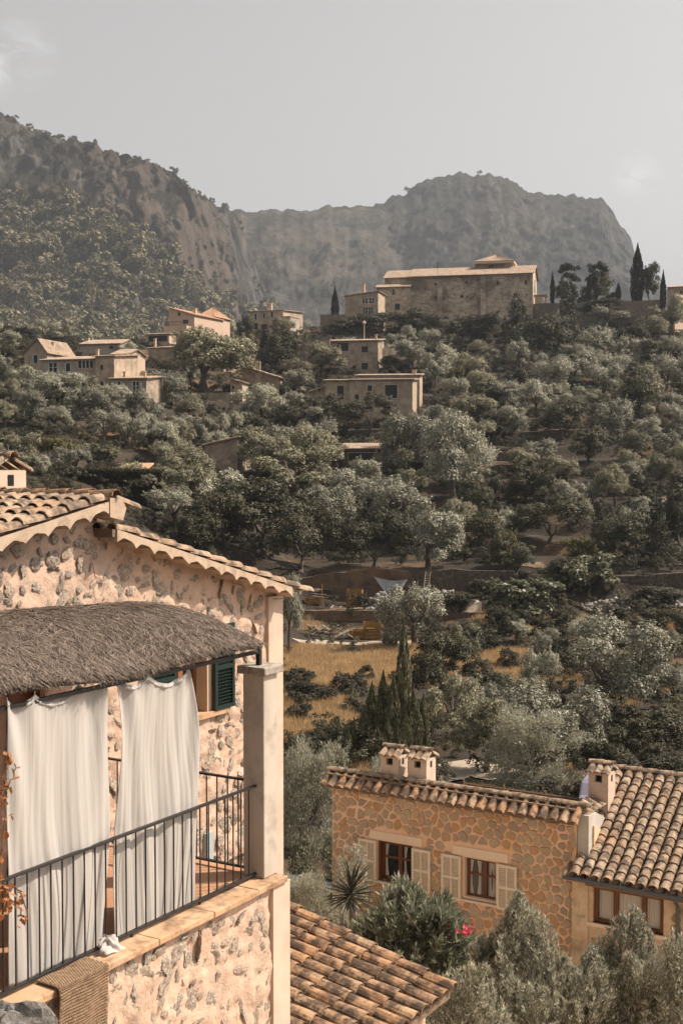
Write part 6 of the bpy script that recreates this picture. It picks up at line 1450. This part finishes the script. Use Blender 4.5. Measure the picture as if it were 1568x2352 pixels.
for args in (('bushy silver olive shrub overlapping the right side of the oleander', 61, 560, 1178, 19.6, 2152, 215, .7), ('low silver olive shrub filling the bottom between oleander and the house wing', 62, 620, 1265, 18.8, 2195, 320, .8), ('tall pointed silver olive shrub in front of the three-paned window', 63, 760, 1420, 19.4, 2108, 250, .6), ('silver olive shrub cut off by the bottom right corner', 64, 560, 1560, 18.6, 2195, 240, .7), ('dusky olive shrub at the eave end of the lower tiled roof', 65, 480, 1080, 18.0, 2270, 240, .7)):
    lab, sd_, n_, x_, D_, yt_, w_, dep_ = args
    shrub('olive_shrub', lab, 'shrub', sd_, L_OLN, n_, x_, D_, yt_, w_, dep_, .50, 42, .085, .019, 1.2, .35, .14 if sd_ != 63 else .45, G_)
# thin olive branches in front of the left window
shrub('young_olive', 'thin young olive spreading its branches across the left shuttered window', 'olive tree', 70, L_OLN, 170, 815, 25.5, 1915, 130, .6, .45, 36, .065, .014, .35, 1.0, .9)
# yucca
yl = MB(); yl.add([(-.014, 0, 0), (.014, 0, 0), (.024, .2, .03), (.016, .42, .035), (0, .60, .015), (-.016, .42, .035), (-.024, .2, .03), (0, .2, .012), (0, .42, .02)], [(0, 1, 2, 7), (0, 7, 6), (7, 2, 3, 8), (6, 7, 8, 5), (8, 3, 4), (5, 8, 4)])
M_YUC = mk('yucca_leaf', [(.035, .040, .024), (.085, .088, .055)], scale=3, local=True, bump=0, rough=.45, rand=.2); yme = yl.mesh('leaf', M_YUC)
yc = at(806, 2052, 24.5); yu = thing('yucca', Vector((yc.x, yc.y, gz(yc.x, yc.y))), 'spiky yucca rosette below the left window of the ochre house', 'yucca')
m = MB(); m.tube([Vector((yc.x, yc.y, gz(yc.x, yc.y) - .1)), Vector((yc.x + .05, yc.y, yc.z - .8)), yc], [.09, .07, .06], 8); m.build('stem', M_BARK, yu)
ry = random.Random(12)
for i in range(85):
    el = ry.uniform(-.5, 1.35); az = i * 2.39996
    put(yme, 'leaf', yu, Matrix.Translation(yc + Z * (el - .5) * .10) @ Matrix.Rotation(az, 4, 'Z') @ Matrix.Rotation(el, 4, 'X') @ Matrix.Scale(ry.uniform(.75, 1.1), 4))
# ------------------------------------------------------------------ cars
M_TYRE = plain('rubber', (.02, .02, .02), .9); M_CHROME = plain('grey_metal', (.35, .35, .35), .35, .8); M_LAMP = plain('lamp_glass', (.5, .45, .4), .15)
def car(label, P, yaw, paint, van=False):
    t = thing('parked_car', P, label, 'car'); fr = Frame(P, yaw); z = P.z
    if van: prof = [(-2.2, .3), (2.15, .3), (2.25, .75), (1.9, 1.05), (1.35, 1.85), (1.1, 1.95), (-2.1, 1.95), (-2.2, 1.7)]
    else: prof = [(-1.95, .28), (1.95, .28), (2.02, .62), (1.85, .80), (1.0, .93), (.35, 1.40), (.1, 1.46), (-1.35, 1.44), (-1.75, 1.05), (-2.0, .95), (-2.02, .6)]
    m = MB(); m.prism(fr, [(a, b + z) for a, b in prof], -.84, .84); b_ = m.build('body', paint, t); md = b_.modifiers.new('edge', 'BEVEL'); md.width = .09; md.segments = 3
    gp = [(1.30, 1.15), (.98, 1.75), (-.2, 1.75), (-.2, 1.15)] if van else [(.86, .98), (.28, 1.36), (-1.25, 1.36), (-1.55, 1.02)]
    for n0, n1 in ((.838, .85), (-.85, -.838)): m = MB(); m.prism(fr, [(a, b + z) for a, b in gp][::-1], n0, n1); m.build('side_window', M_GLASS, t)
    fa, fb = (gp[0], gp[1]); m = MB(); q = .72
    A_ = fr.pt(fa[0] + .14, q, z + fa[1] - .02) ; B_ = fr.pt(fa[0] + .14, -q, z + fa[1] - .02); C_ = fr.pt(fb[0] + .16, -q * .9, z + fb[1] + .02); D_ = fr.pt(fb[0] + .16, q * .9, z + fb[1] + .02); nn = (B_ - A_).cross(D_ - A_).normalized()
    m.add([A_ - nn * .06, B_ - nn * .06, C_ - nn * .06, D_ - nn * .06, A_ + nn * .06, B_ + nn * .06, C_ + nn * .06, D_ + nn * .06], [(3, 2, 1, 0), (4, 5, 6, 7), (0, 1, 5, 4), (1, 2, 6, 5), (2, 3, 7, 6), (3, 0, 4, 7)]); m.build('windscreen', M_GLASS, t)
    for x in (-1.25, 1.3):
        for sg in (1, -1):
            m = MB(); m.tube([fr.pt(x, sg * .66, z + .31), fr.pt(x, sg * .86, z + .31)], .31, 16); w = m.build('wheel', M_TYRE, t); m = MB(); m.tube([fr.pt(x, sg * .861, z + .31), fr.pt(x, sg * .875, z + .31)], .19, 12); m.build('rim', M_CHROME, w)
    for sg in (1, -1): m = MB(); m.box(fr, 1.93, 2.04, sg * .62 - .16, sg * .62 + .16, z + .58, z + .74); m.build('headlight', M_LAMP, t)
    return t
M_CARB = plain('pale_blue_paint_car', (.27, .33, .38), .3, .2); M_CARW = plain('white_paint_car', (.22, .20, .26), .3)
p = at(705, 2120, 31.5); car('pale blue parked car glimpsed through olives beside the terrace corner', Vector((p.x, 31.5, gz(p.x, 31.5))), R(58), M_CARB)
p = at(1402, 1815, 46); car('white parked car half hidden behind the wing chimney', Vector((p.x, 46, gz(p.x, 46))), R(70), M_CARW)
# ------------------------------------------------------------------ paths, worksite, small things on the hill
def path(label, pts, w, mat):
    """ribbon laid on the ground: pts in photo pixels"""
    P_ = [hit(x, y) for x, y in pts]; Q = []
    for a, b in zip(P_[:-1], P_[1:]):
        k = max(2, int((b - a).length / .6)); Q += [a + (b - a) * (i / k) for i in range(k)]
    Q.append(P_[-1]); V_ = []; rp = random.Random(3)
    for i, q in enumerate(Q):
        t = Q[min(i + 1, len(Q) - 1)] - Q[max(0, i - 1)]; t.z = 0; t.normalize(); nn = Vector((-t.y, t.x, 0)); ww = w * rp.uniform(.8, 1.15)
        for s in (-1, -.5, 0, .5, 1): p = q + nn * s * ww / 2; V_.append((p.x, p.y, gz(p.x, p.y) + .06))
    F_ = [(5 * i + j, 5 * i + j + 1, 5 * i + 6 + j, 5 * i + 5 + j) for i in range(len(Q) - 1) for j in range(4)]
    m = MB(); m.add(V_, F_); o = m.build('path', mat); return tag(o, label, 'path', kind='structure')
M_PATH = mk('pale_dust_path', [(.36, .29, .22), (.48, .40, .31)], scale=1.5, bump=.3, bscale=12)
path('pale dusty track behind the ochre house', [(940, 1800), (1010, 1782), (1090, 1762), (1180, 1790), (1330, 1812), (1420, 1800)], 2.6, M_PATH)
path('pale path between olives above the track', [(1060, 1672), (1110, 1666), (1150, 1664)], 1.6, M_PATH)
path('dusty work track along the lower crates', [(684, 1476), (760, 1478), (850, 1482), (960, 1480), (1080, 1478)], 2.2, M_PATH)
path('dusty upper work track beside the rubble', [(760, 1396), (860, 1398), (1000, 1396), (1105, 1398)], 1.6, M_PATH)
path('pale footpath crossing the dark slope', [(1180, 1296), (1260, 1300), (1340, 1298)], 1.2, mk('earth_path', [(.20, .135, .085), (.28, .20, .13)], scale=1.5))
M_YELL = mk('yellow_crate_wood', [(.26, .145, .035), (.36, .21, .06)], scale=2, local=True, bump=.2, rand=.15)
M_PLANK = mk('grey_plank', [(.22, .17, .12), (.38, .31, .24)], scale=3, local=True, bump=.3, rand=.2)
def crate(label, x, ybase, D, w, h, a=-.2, lift=0.0):
    p = at(x, ybase, D); z = gz(p.x, D) + lift; fr = Frame((p.x, D, 0), a); t = thing('pallet_crate', Vector((p.x, D, z)), label, 'crate', 'yellow crates at the worksite'); q = w / 2
    for sx in (-1, 1):
        for n in (0, -w): m = MB(); m.box(fr, sx * q - .05, sx * q + .05, n - .05, n + .05, z, z + h); m.build('post', M_YELL, t)
    k = max(4, int(h / .15))
    for i in range(k):
        z0 = z + .1 + i * (h - .15) / k
        for n in (.055, -w - .085): m = MB(); m.box(fr, -q - .05, q + .05, n, n + .03, z0, z0 + (h - .15) / k * .75); m.build('slat', M_YELL, t)
        for sx in (-q - .085, q + .055): m = MB(); m.box(fr, sx, sx + .03, -w - .05, .05, z0, z0 + (h - .15) / k * .75); m.build('slat', M_YELL, t)
    m = MB(); m.box(fr, -q + .05, q - .05, -w + .05, -.05, z + .06, z + .10); m.build('floor', M_YELL, t)
    return t
crate('bright yellow crate on top of its twin beside the grey rubble heap', 813, 1395, 118.4, 1.25, .95, -.1, .72)
crate('yellow crate under its twin beside the grey rubble heap', 813, 1395, 118.4, 1.25, .72, -.1)
crate('yellow crate loaded with planks near the gutter end', 720, 1398, 118.6, 1.15, .7, .2)
crate('yellow crate on the lower work track next to the timber heap', 822, 1476, 106.5, 1.2, .75)
crate('upper yellow crate at the right end of the lower track', 856, 1476, 106.3, 1.2, .7, .1, .75)
crate('lower yellow crate at the right end of the lower track', 856, 1476, 106.3, 1.2, .75, .1)
rw = random.Random(31)
def heap(label, cat, x, ybase, D, L_, k, mat, name, tilt=.5):
    p = at(x, ybase, D); t = thing(name, Vector((p.x, D, gz(p.x, D))), label, cat)
    for i in range(k):
        s = rw.uniform(-L_ / 2, L_ / 2); m = MB(); ln = rw.uniform(.9, 1.9); q = MB()
        q.hexa([Vector(v) for v in ((-ln / 2, -.09, -.03), (ln / 2, -.09, -.03), (ln / 2, .09, -.03), (-ln / 2, .09, -.03), (-ln / 2, -.09, .03), (ln / 2, -.09, .03), (ln / 2, .09, .03), (-ln / 2, .09, .03))])
        put(q.mesh('plank', mat), 'plank', t, Matrix.Translation(Vector((p.x + s, D + rw.uniform(-.4, .4), gz(p.x + s, D) + rw.uniform(.05, .8)))) @ Matrix.Rotation(rw.uniform(-1, 1), 4, 'Z') @ Matrix.Rotation(rw.uniform(-tilt, tilt), 4, 'Y'))
    return t
heap('untidy heap of pale timber on the lower work track', 'timber heap', 762, 1476, 106.5, 3.4, 34, M_PLANK, 'timber_heap', .6)
heap('planks lying on the loaded yellow crate', 'planks', 720, 1398, 118.2, .9, 9, M_PLANK, 'plank_stack', .15).location.z += .75
M_RUB = mk('grey_rubble', [(.16, .14, .125), (.30, .27, .245), (.50, .46, .42)], scale=2.5, local=True, bump=.4)
def rubble(label, x0, x1, ybase, D, h, k, mat=M_RUB, sz=(.10, .34)):
    m = MB(); xa = at(x0, ybase, D).x; xb = at(x1, ybase, D).x; rk = random.Random(int(x0))
    bm = bmesh.new(); bmesh.ops.create_icosphere(bm, subdivisions=1, radius=1); bv = [v.co.copy() for v in bm.verts]; bf = [[v.index for v in f.verts] for f in bm.faces]; bm.free()
    for i in range(k):
        u = rk.random(); x = xa + (xb - xa) * u; y = D + rk.gauss(0, .8); r_ = rk.uniform(*sz) * (1 - .3 * rk.random()); hh = h * math.sin(math.pi * min(1, max(0, u))) ** .6 * rk.random() ** .7 * max(.1, 1 - abs(y - D) / 2.2)
        M = Matrix.Translation((x, y, gz(x, y) + hh + r_ * .2)) @ Matrix.Rotation(rk.uniform(0, 6), 4, 'Z') @ Matrix.Rotation(rk.uniform(0, 6), 4, 'X') @ Matrix.Diagonal((r_ * rk.uniform(.7, 1.4), r_, r_ * rk.uniform(.5, .9), 1))
        m.add([M @ (v * rk.uniform(.8, 1.15)) for v in bv], bf)
    o = m.build('rubble_heap', mat); return tag(o, label, 'rubble', kind='stuff')
rubble('heap of grey broken stone under the grey tarpaulin', 838, 925, 1393, 118, 1.3, 420)
rubble('heap of grey rubble at the foot of the ladder', 975, 1065, 1392, 117.6, .9, 260)
rubble('white and grey rubble strewn along the right-hand terrace', 1340, 1560, 1420, 113, .7, 520)
M_TARP = mk('grey_tarpaulin', [(.22, .22, .225), (.30, .30, .305)], scale=.8, bump=.2, bscale=5, rough=.6)
tq = [at(857, 1324, 121.4), at(936, 1331, 121.0), at(914, 1369, 119.8), at(893, 1373, 119.6)]
m = MB(); m.grid(lambda u, v: (tq[0] * (1 - u) + tq[1] * u) * (1 - v) + (tq[3] * (1 - u) + tq[2] * u) * v + Vector((0, -.10 * math.sin(u * 16 + v * 5) * (.3 + v) , -.25 * math.sin(math.pi * u) * (1 - v))), 40, 20)
o = m.build('tarpaulin', M_TARP, smooth=True); md = o.modifiers.new('thick', 'SOLIDIFY'); md.thickness = .02; tag(o, 'grey tarpaulin slung in a triangle over the bank', 'tarpaulin')
def ladder(label, xa, ya, xb, yb, Db, Dt, w=.45):
    B_ = at(xb, yb, Db); T_ = at(xa, ya, Dt); t = thing('ladder', B_, label, 'ladder'); X_ = Vector((1, 0, 0)) * w / 2
    for s in (-1, 1): m = MB(); m.tube([B_ + X_ * s, T_ + X_ * s], .035, 6); m.build('rail', M_PLANK, t)
    for i in range(1, 11): p = B_ + (T_ - B_) * (i / 11); m = MB(); m.tube([p - X_, p + X_], .025, 5); m.build('rung', M_PLANK, t)
ladder('wooden ladder leaning on the stone-faced bank right of the tarpaulin', 983, 1312, 976, 1372, 119.6, 121.0)
for i, (x, y0, y1, D, lab) in enumerate(((739, 1342, 1368, 119.5, 'short yellow post standing before the bare earth cutting'), (712, 1450, 1478, 106, 'thin grey stake at the left of the lower work track'), (731, 1448, 1478, 106, 'thin grey stake left of the timber heap'), (958, 1335, 1368, 120.6, 'prop holding the right corner of the grey tarpaulin'))):
    m = MB(); a = at(x, y1, D); b = at(x, y0, D); m.tube([Vector((a.x, D, min(a.z, gz(a.x, D)) - .1)), b], .06, 6); tag(m.build('stake', M_YELL if i == 0 else M_PLANK), lab, 'stake')
# clipped hedge
hd = thing('hedge', hit(190, 1122), 'long dark clipped hedge with a pale sunlit top, left of the olives', 'hedge'); D_h = 126.0
rgh = np.random.RandomState(8); n_ = 26000; xa = at(92, 1100, D_h).x; xb = at(372, 1100, D_h).x; zt0 = at(92, 1076, D_h).z; zt1 = at(372, 1083, D_h).z
U = rgh.rand(n_); top = rgh.rand(n_) < .35; X = xa + (xb - xa) * U; zt = zt0 + (zt1 - zt0) * U; Y = D_h + rgh.rand(n_) * 1.1; zg = ground_z(X, Y); Zz = np.where(top, zt + rgh.normal(0, .05, n_), zg + (zt - zg) * rgh.rand(n_)); Y = np.where(top, Y, D_h + rgh.normal(0, .06, n_))
Nn = np.where(top[:, None], np.array([[0, 0, 1.]]), np.array([[0, -1., .2]])); V, F = leaf_quads(rgh, np.stack([X, Y, Zz], 1), Nn, .16, .09)
o = ORG[hd.name]; put(mesh_np('foliage', V - np.array(o), F, L_DARK, rnd=np.clip(.4 + .25 * rgh.normal(size=n_), 0, 1)), 'foliage', hd, Matrix.Translation(o))
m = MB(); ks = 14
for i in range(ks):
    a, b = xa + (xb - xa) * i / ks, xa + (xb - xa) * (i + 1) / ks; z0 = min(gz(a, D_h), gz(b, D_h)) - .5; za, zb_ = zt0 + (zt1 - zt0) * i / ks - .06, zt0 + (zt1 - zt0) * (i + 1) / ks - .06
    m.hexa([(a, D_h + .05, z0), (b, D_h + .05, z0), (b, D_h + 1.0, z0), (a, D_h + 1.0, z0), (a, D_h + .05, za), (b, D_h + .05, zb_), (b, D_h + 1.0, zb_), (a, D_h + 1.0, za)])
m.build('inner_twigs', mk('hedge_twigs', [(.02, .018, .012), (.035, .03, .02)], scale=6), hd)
# palm by the left edge of the village
pp = hit(28, 905); pt_ = at(28, 838, pp.y); pa = thing('palm_tree', pp, 'palm tree with a drooping crown at the left edge of the village', 'palm')
m = MB(); m.tube([pp - Z * .3, pp + (pt_ - pp) * .5 + Vector((.1, 0, 0)), pt_], [.28, .22, .2], 8); m.build('trunk', M_BARK, pa); rpq = random.Random(3)
for i in range(34):
    az = i * 2.4; el = rpq.uniform(-.6, 1.2); L_ = rpq.uniform(1.5, 2.1); m = MB(); prev = None
    for j in range(9):
        t = j / 8; d = Vector((math.cos(az), math.sin(az), 0)); q = pt_ + d * (L_ * t * math.cos(el * (1 - .3 * t))) + Z * (L_ * (t * math.sin(el) - .55 * t * t)); sdv = Vector((-d.y, d.x, 0)); w_ = .26 * math.sin(math.pi * min(1, t * .9 + .08))
        for s in (-1, 1): m.add([q - d * .04, q + d * .05, q + sdv * s * w_ + d * .14 - Z * w_ * .5], [(0, 1, 2)])
        if prev: m.tube([prev, q], .012, 3, cap=False)
        prev = q
    m.build('frond', L_CON, pa)
# lamp, poles, wires
pl_ = at(836, 783, 246); m = MB(); lp = thing('street_lamp', Vector((pl_.x, 246, gz(pl_.x, 246))), 'street lamp rising behind the two-storey house below the church', 'street lamp')
tz = at(836, 745, 246).z; m.tube([Vector((pl_.x, 246, gz(pl_.x, 246) - .2)), Vector((pl_.x, 246, tz))], .09, 6); m.build('pole', M_CONC, lp); m = MB(); m.tube([Vector((pl_.x, 246, tz)), Vector((pl_.x, 246, tz + .35)), Vector((pl_.x, 246, tz + .7))], [.2, .42, .1], 6); m.build('lantern', M_SURR, lp)
for x, lab in ((592, 'left of two thin pale flues behind the windowless barn'), (597, 'right of two thin pale flues behind the windowless barn')):
    a = at(x, 866, 216); b = at(x, 829, 216); m = MB(); m.tube([a - Z * 3, b], .11, 6); tag(m.build('flue_pipe', M_SURR), lab, 'flue')
for i, (xa, ya, xb, yb, D0_, D1_) in enumerate(((1150, 1772, 1640, 1722, 40, 36), (1160, 1790, 1660, 1748, 40, 36), (1180, 1800, 1660, 1690, 41, 35))):
    A_, B_ = at(xa, ya, D0_), at(xb, yb, D1_); m = MB(); m.tube([A_ + (B_ - A_) * (k / 12) - Z * .25 * math.sin(math.pi * k / 12) for k in range(13)], .006, 4); tag(m.build('overhead_wire', M_CHROME), ['lowest', 'middle', 'steepest'][i] + ' overhead wire crossing the dark trees above the tiled wing', 'wire', 'overhead wires')
# crest trees and bushes standing on the mountain skyline
for x, y, w, h, lab in ((108, 318, 12, 14, 'lone round tree on the left mountain skyline'), (166, 330, 20, 16, 'pair of low trees on the left mountain skyline notch')):
    D_ = 1297; p = at(x, y, D_); tree('dark', x, y, w, h, p, lab)
for x, y, w, h, lab in ((936, 441, 14, 11, 'lone tree on the shoulder of the hazy massif'), (1100, 401, 10, 8, 'tiny tree on the summit of the hazy massif')):
    D_ = 1990; p = at(x, y, D_); tree('dark', x, y, w, h, p, lab)
# ------------------------------------------------------------------ ground cover, forest on the mountain (masses nobody could count)
def gn_scatter(name, pts, srcs_mesh, smin, smax, label, cat, flat=False):
    """instances of a few small plants on the points of one object"""
    me = bpy.data.meshes.new(name); me.from_pydata([tuple(p) for p in pts], [], []); o = bpy.data.objects.new(name, me); C.objects.link(o)
    ng = bpy.data.node_groups.new(name, 'GeometryNodeTree'); ng.interface.new_socket('Geometry', in_out='INPUT', socket_type='NodeSocketGeometry'); ng.interface.new_socket('Geometry', in_out='OUTPUT', socket_type='NodeSocketGeometry')
    N = ng.nodes; L = ng.links; gi = N.new('NodeGroupInput'); go = N.new('NodeGroupOutput'); jn = N.new('GeometryNodeJoinGeometry')
    prev = gi.outputs[0]; k = len(srcs_mesh)
    for i, src in enumerate(srcs_mesh):
        iop = N.new('GeometryNodeInstanceOnPoints'); oi = N.new('GeometryNodeObjectInfo'); oi.inputs['Object'].default_value = src; oi.inputs['As Instance'].default_value = True
        rv_ = N.new('FunctionNodeRandomValue'); rv_.data_type = 'FLOAT_VECTOR'; rv_.inputs[0].default_value = (-.12, -.12, 0); rv_.inputs[1].default_value = (.12, .12, 6.283); rv_.inputs['Seed'].default_value = i
        rs2 = N.new('FunctionNodeRandomValue'); rs2.data_type = 'FLOAT'; rs2.inputs[2].default_value = smin; rs2.inputs[3].default_value = smax; rs2.inputs['Seed'].default_value = 50 + i
        ix = N.new('GeometryNodeInputIndex'); md = N.new('ShaderNodeMath'); md.operation = 'MODULO'; md.inputs[1].default_value = k; cp = N.new('ShaderNodeMath'); cp.operation = 'COMPARE'; cp.inputs[1].default_value = i; cp.inputs[2].default_value = .1
        L.new(ix.outputs[0], md.inputs[0]); L.new(md.outputs[0], cp.inputs[0]); L.new(cp.outputs[0], iop.inputs['Selection'])
        L.new(gi.outputs[0], iop.inputs['Points']); L.new(oi.outputs['Geometry'], iop.inputs['Instance']); L.new(rv_.outputs[0], iop.inputs['Rotation']); L.new(rs2.outputs[1], iop.inputs['Scale']); L.new(iop.outputs[0], jn.inputs[0])
    L.new(jn.outputs[0], go.inputs[0]); mo = o.modifiers.new('scatter', 'NODES'); mo.node_group = ng
    tag(o, label, cat, kind='stuff'); return o
def small(name, me, x):   # the sort that is repeated
    return bpy.data.objects.new(name, me)
def tuft(name, seed, mat, n, h, spread, w):
    rg = np.random.RandomState(seed); P = np.stack([rg.normal(0, spread, n), rg.normal(0, spread, n), np.zeros(n)], 1); d = np.stack([rg.normal(0, .35, n), rg.normal(0, .35, n), np.ones(n)], 1)
    V, F = leaf_quads(rg, P, d, h, w, up=.3, rand=.3); return mesh_np(name, V, F, mat, rnd=np.clip(.45 + .25 * rg.normal(size=n), 0, 1))
rgz = np.random.RandomState(5)
def ground_points(n, t0, t1, d0, d1, cond=None):
    D = np.sqrt(rgz.uniform(d0 ** 2, d1 ** 2, n)); T = rgz.uniform(t0, t1, n); X = (T - CX) / FPX * D; z = ground_z(X, D); P = np.stack([X, D, z - .03], 1); Yp = HOR - z / D * FPX
    if cond is not None: P = P[cond(T, Yp, D)]
    return P
def bush_mesh(name, seed, mat, n=110): return crown(name, seed, mat, 9, n * .9, .085, .042, zlo=.03, rl=(.16, .26))
def inbox(T, Y, bs): return np.any([(T > a) & (Y > b) & (T < c) & (Y < d) for a, b, c, d in bs], axis=0)
OPEN = [(655, 1300, 1120, 1400), (660, 1425, 900, 1480), (1220, 1010, 1400, 1080), (1110, 1040, 1240, 1080), (1190, 1190, 1330, 1310)]
FIELD = [(600, 1490, 1000, 1580), (600, 1610, 800, 1700), (1040, 1500, 1330, 1580), (1100, 1390, 1160, 1440), (1300, 1420, 1420, 1450), (1500, 1440, 1568, 1480)]
pn = lambda T, Y, s: pnoise(np.stack([T / s, Y / s, T * 0 + 2.2], 1))
scr = [small('wild_shrub', bush_mesh('wild_shrub', 300 + i, m_), 40 + i) for i, m_ in enumerate((L_SCRUB, L_DARK, L_SCRUB, L_FIG))]
P = ground_points(14000, -250, 1820, 44, 300, lambda T, Y, D: ~inbox(T, Y, OPEN) & ~(inbox(T, Y, FIELD) & (pn(T, Y, 30) > -.3)) & (pn(T, Y, 60) > -.35))
gn_scatter('undergrowth', P, scr, .4, 1.6, 'low dark scrub covering the slope between the trees', 'undergrowth')
gt = [small('dry_grass_tuft', tuft('dry_grass_tuft', 310 + i, L_DRYG, 110, .34, .30, .016), 50 + i) for i in range(3)]
P = ground_points(30000, -150, 1800, 50, 116, lambda T, Y, D: (inbox(T, Y, FIELD) & (pn(T, Y, 40) > -.45)) | (pn(T, Y, 70) > .42))
P2 = ground_points(6000, -150, 1800, 116, 250, lambda T, Y, D: (pn(T, Y, 50) > .5))
gn_scatter('dry_grass', np.concatenate([P, P2]), gt, .6, 1.5, 'dry orange grass growing over the field and terraces', 'grass')
# pine forest on the flank of the near mountain
fp = [small('wild_pine', crown('wild_pine', 330 + i, L_PINE, 7, 60, .20, .12, zlo=.05, rl=(.16, .26)), 60 + i) for i in range(3)]
fp += [small('wild_pine', spindle('wild_pine', 335, L_PINE, 380, .14, .12), 64)]
q = MTL[:420 * 200].reshape(200, 420, 3); rows = rgz.randint(0, 199, 26000); cols_ = rgz.randint(0, 419, 26000); u = rgz.rand(26000, 1); 
Pm = q[rows, cols_] * (1 - u) + q[np.minimum(rows + 1, 199), cols_] * u
T = CX + FPX * Pm[:, 0] / Pm[:, 1]; Yp = HOR - Pm[:, 2] / Pm[:, 1] * FPX
lim = np.interp(T, [-300, 0, 120, 250, 330, 420, 480, 560, 700], [470, 480, 500, 530, 560, 640, 690, 710, 760])
keep = (T > -420) & (T < 800) & (Yp > lim + 60 * pnoise(np.stack([T / 45, Yp / 45, T * 0], 1))) & (pnoise(np.stack([T / 30, Yp / 40, T * 0 + 4], 1)) > -.25) & (rgz.rand(len(T)) < .46)
gn_scatter('pine_forest', Pm[keep], fp, 9.0, 18.0, 'pine forest covering the lower flank of the grey mountain', 'forest')
keep = ~keep & (T > -420) & (T < 900) & (rgz.rand(len(T)) < .05)
gn_scatter('mountain_scrub', Pm[keep], fp, 3.0, 6.0, 'scattered scrub on the mountain cliffs', 'scrub')
label_trees()
HAZE = .000135
# ------------------------------------------------------------------ the air
hz = MB(); x0, x1, y0, y1, zz0, zz1 = -4200, 4200, -60, 3300, -17.5, 520
hz.hexa([(x0, y0, zz0), (x1, y0, zz0), (x1, y1, zz0), (x0, y1, zz0), (x0, y0, zz1), (x1, y0, zz1), (x1, y1, zz1), (x0, y1, zz1)])
mh = bpy.data.materials.new('pale_haze'); mh.use_nodes = True; nt = mh.node_tree; nt.nodes.remove(nt.nodes['Principled BSDF'])
vol = nt.nodes.new('ShaderNodeVolumePrincipled'); vol.inputs['Density'].default_value = HAZE; vol.inputs['Color'].default_value = (.80, .87, .96, 1)
vol.inputs['Anisotropy'].default_value = .2
nt.links.new(vol.outputs[0], nt.nodes['Material Output'].inputs['Volume'])
ho = hz.build('haze', mh); tag(ho, 'pale warm haze filling the valley air', 'haze', kind='stuff')
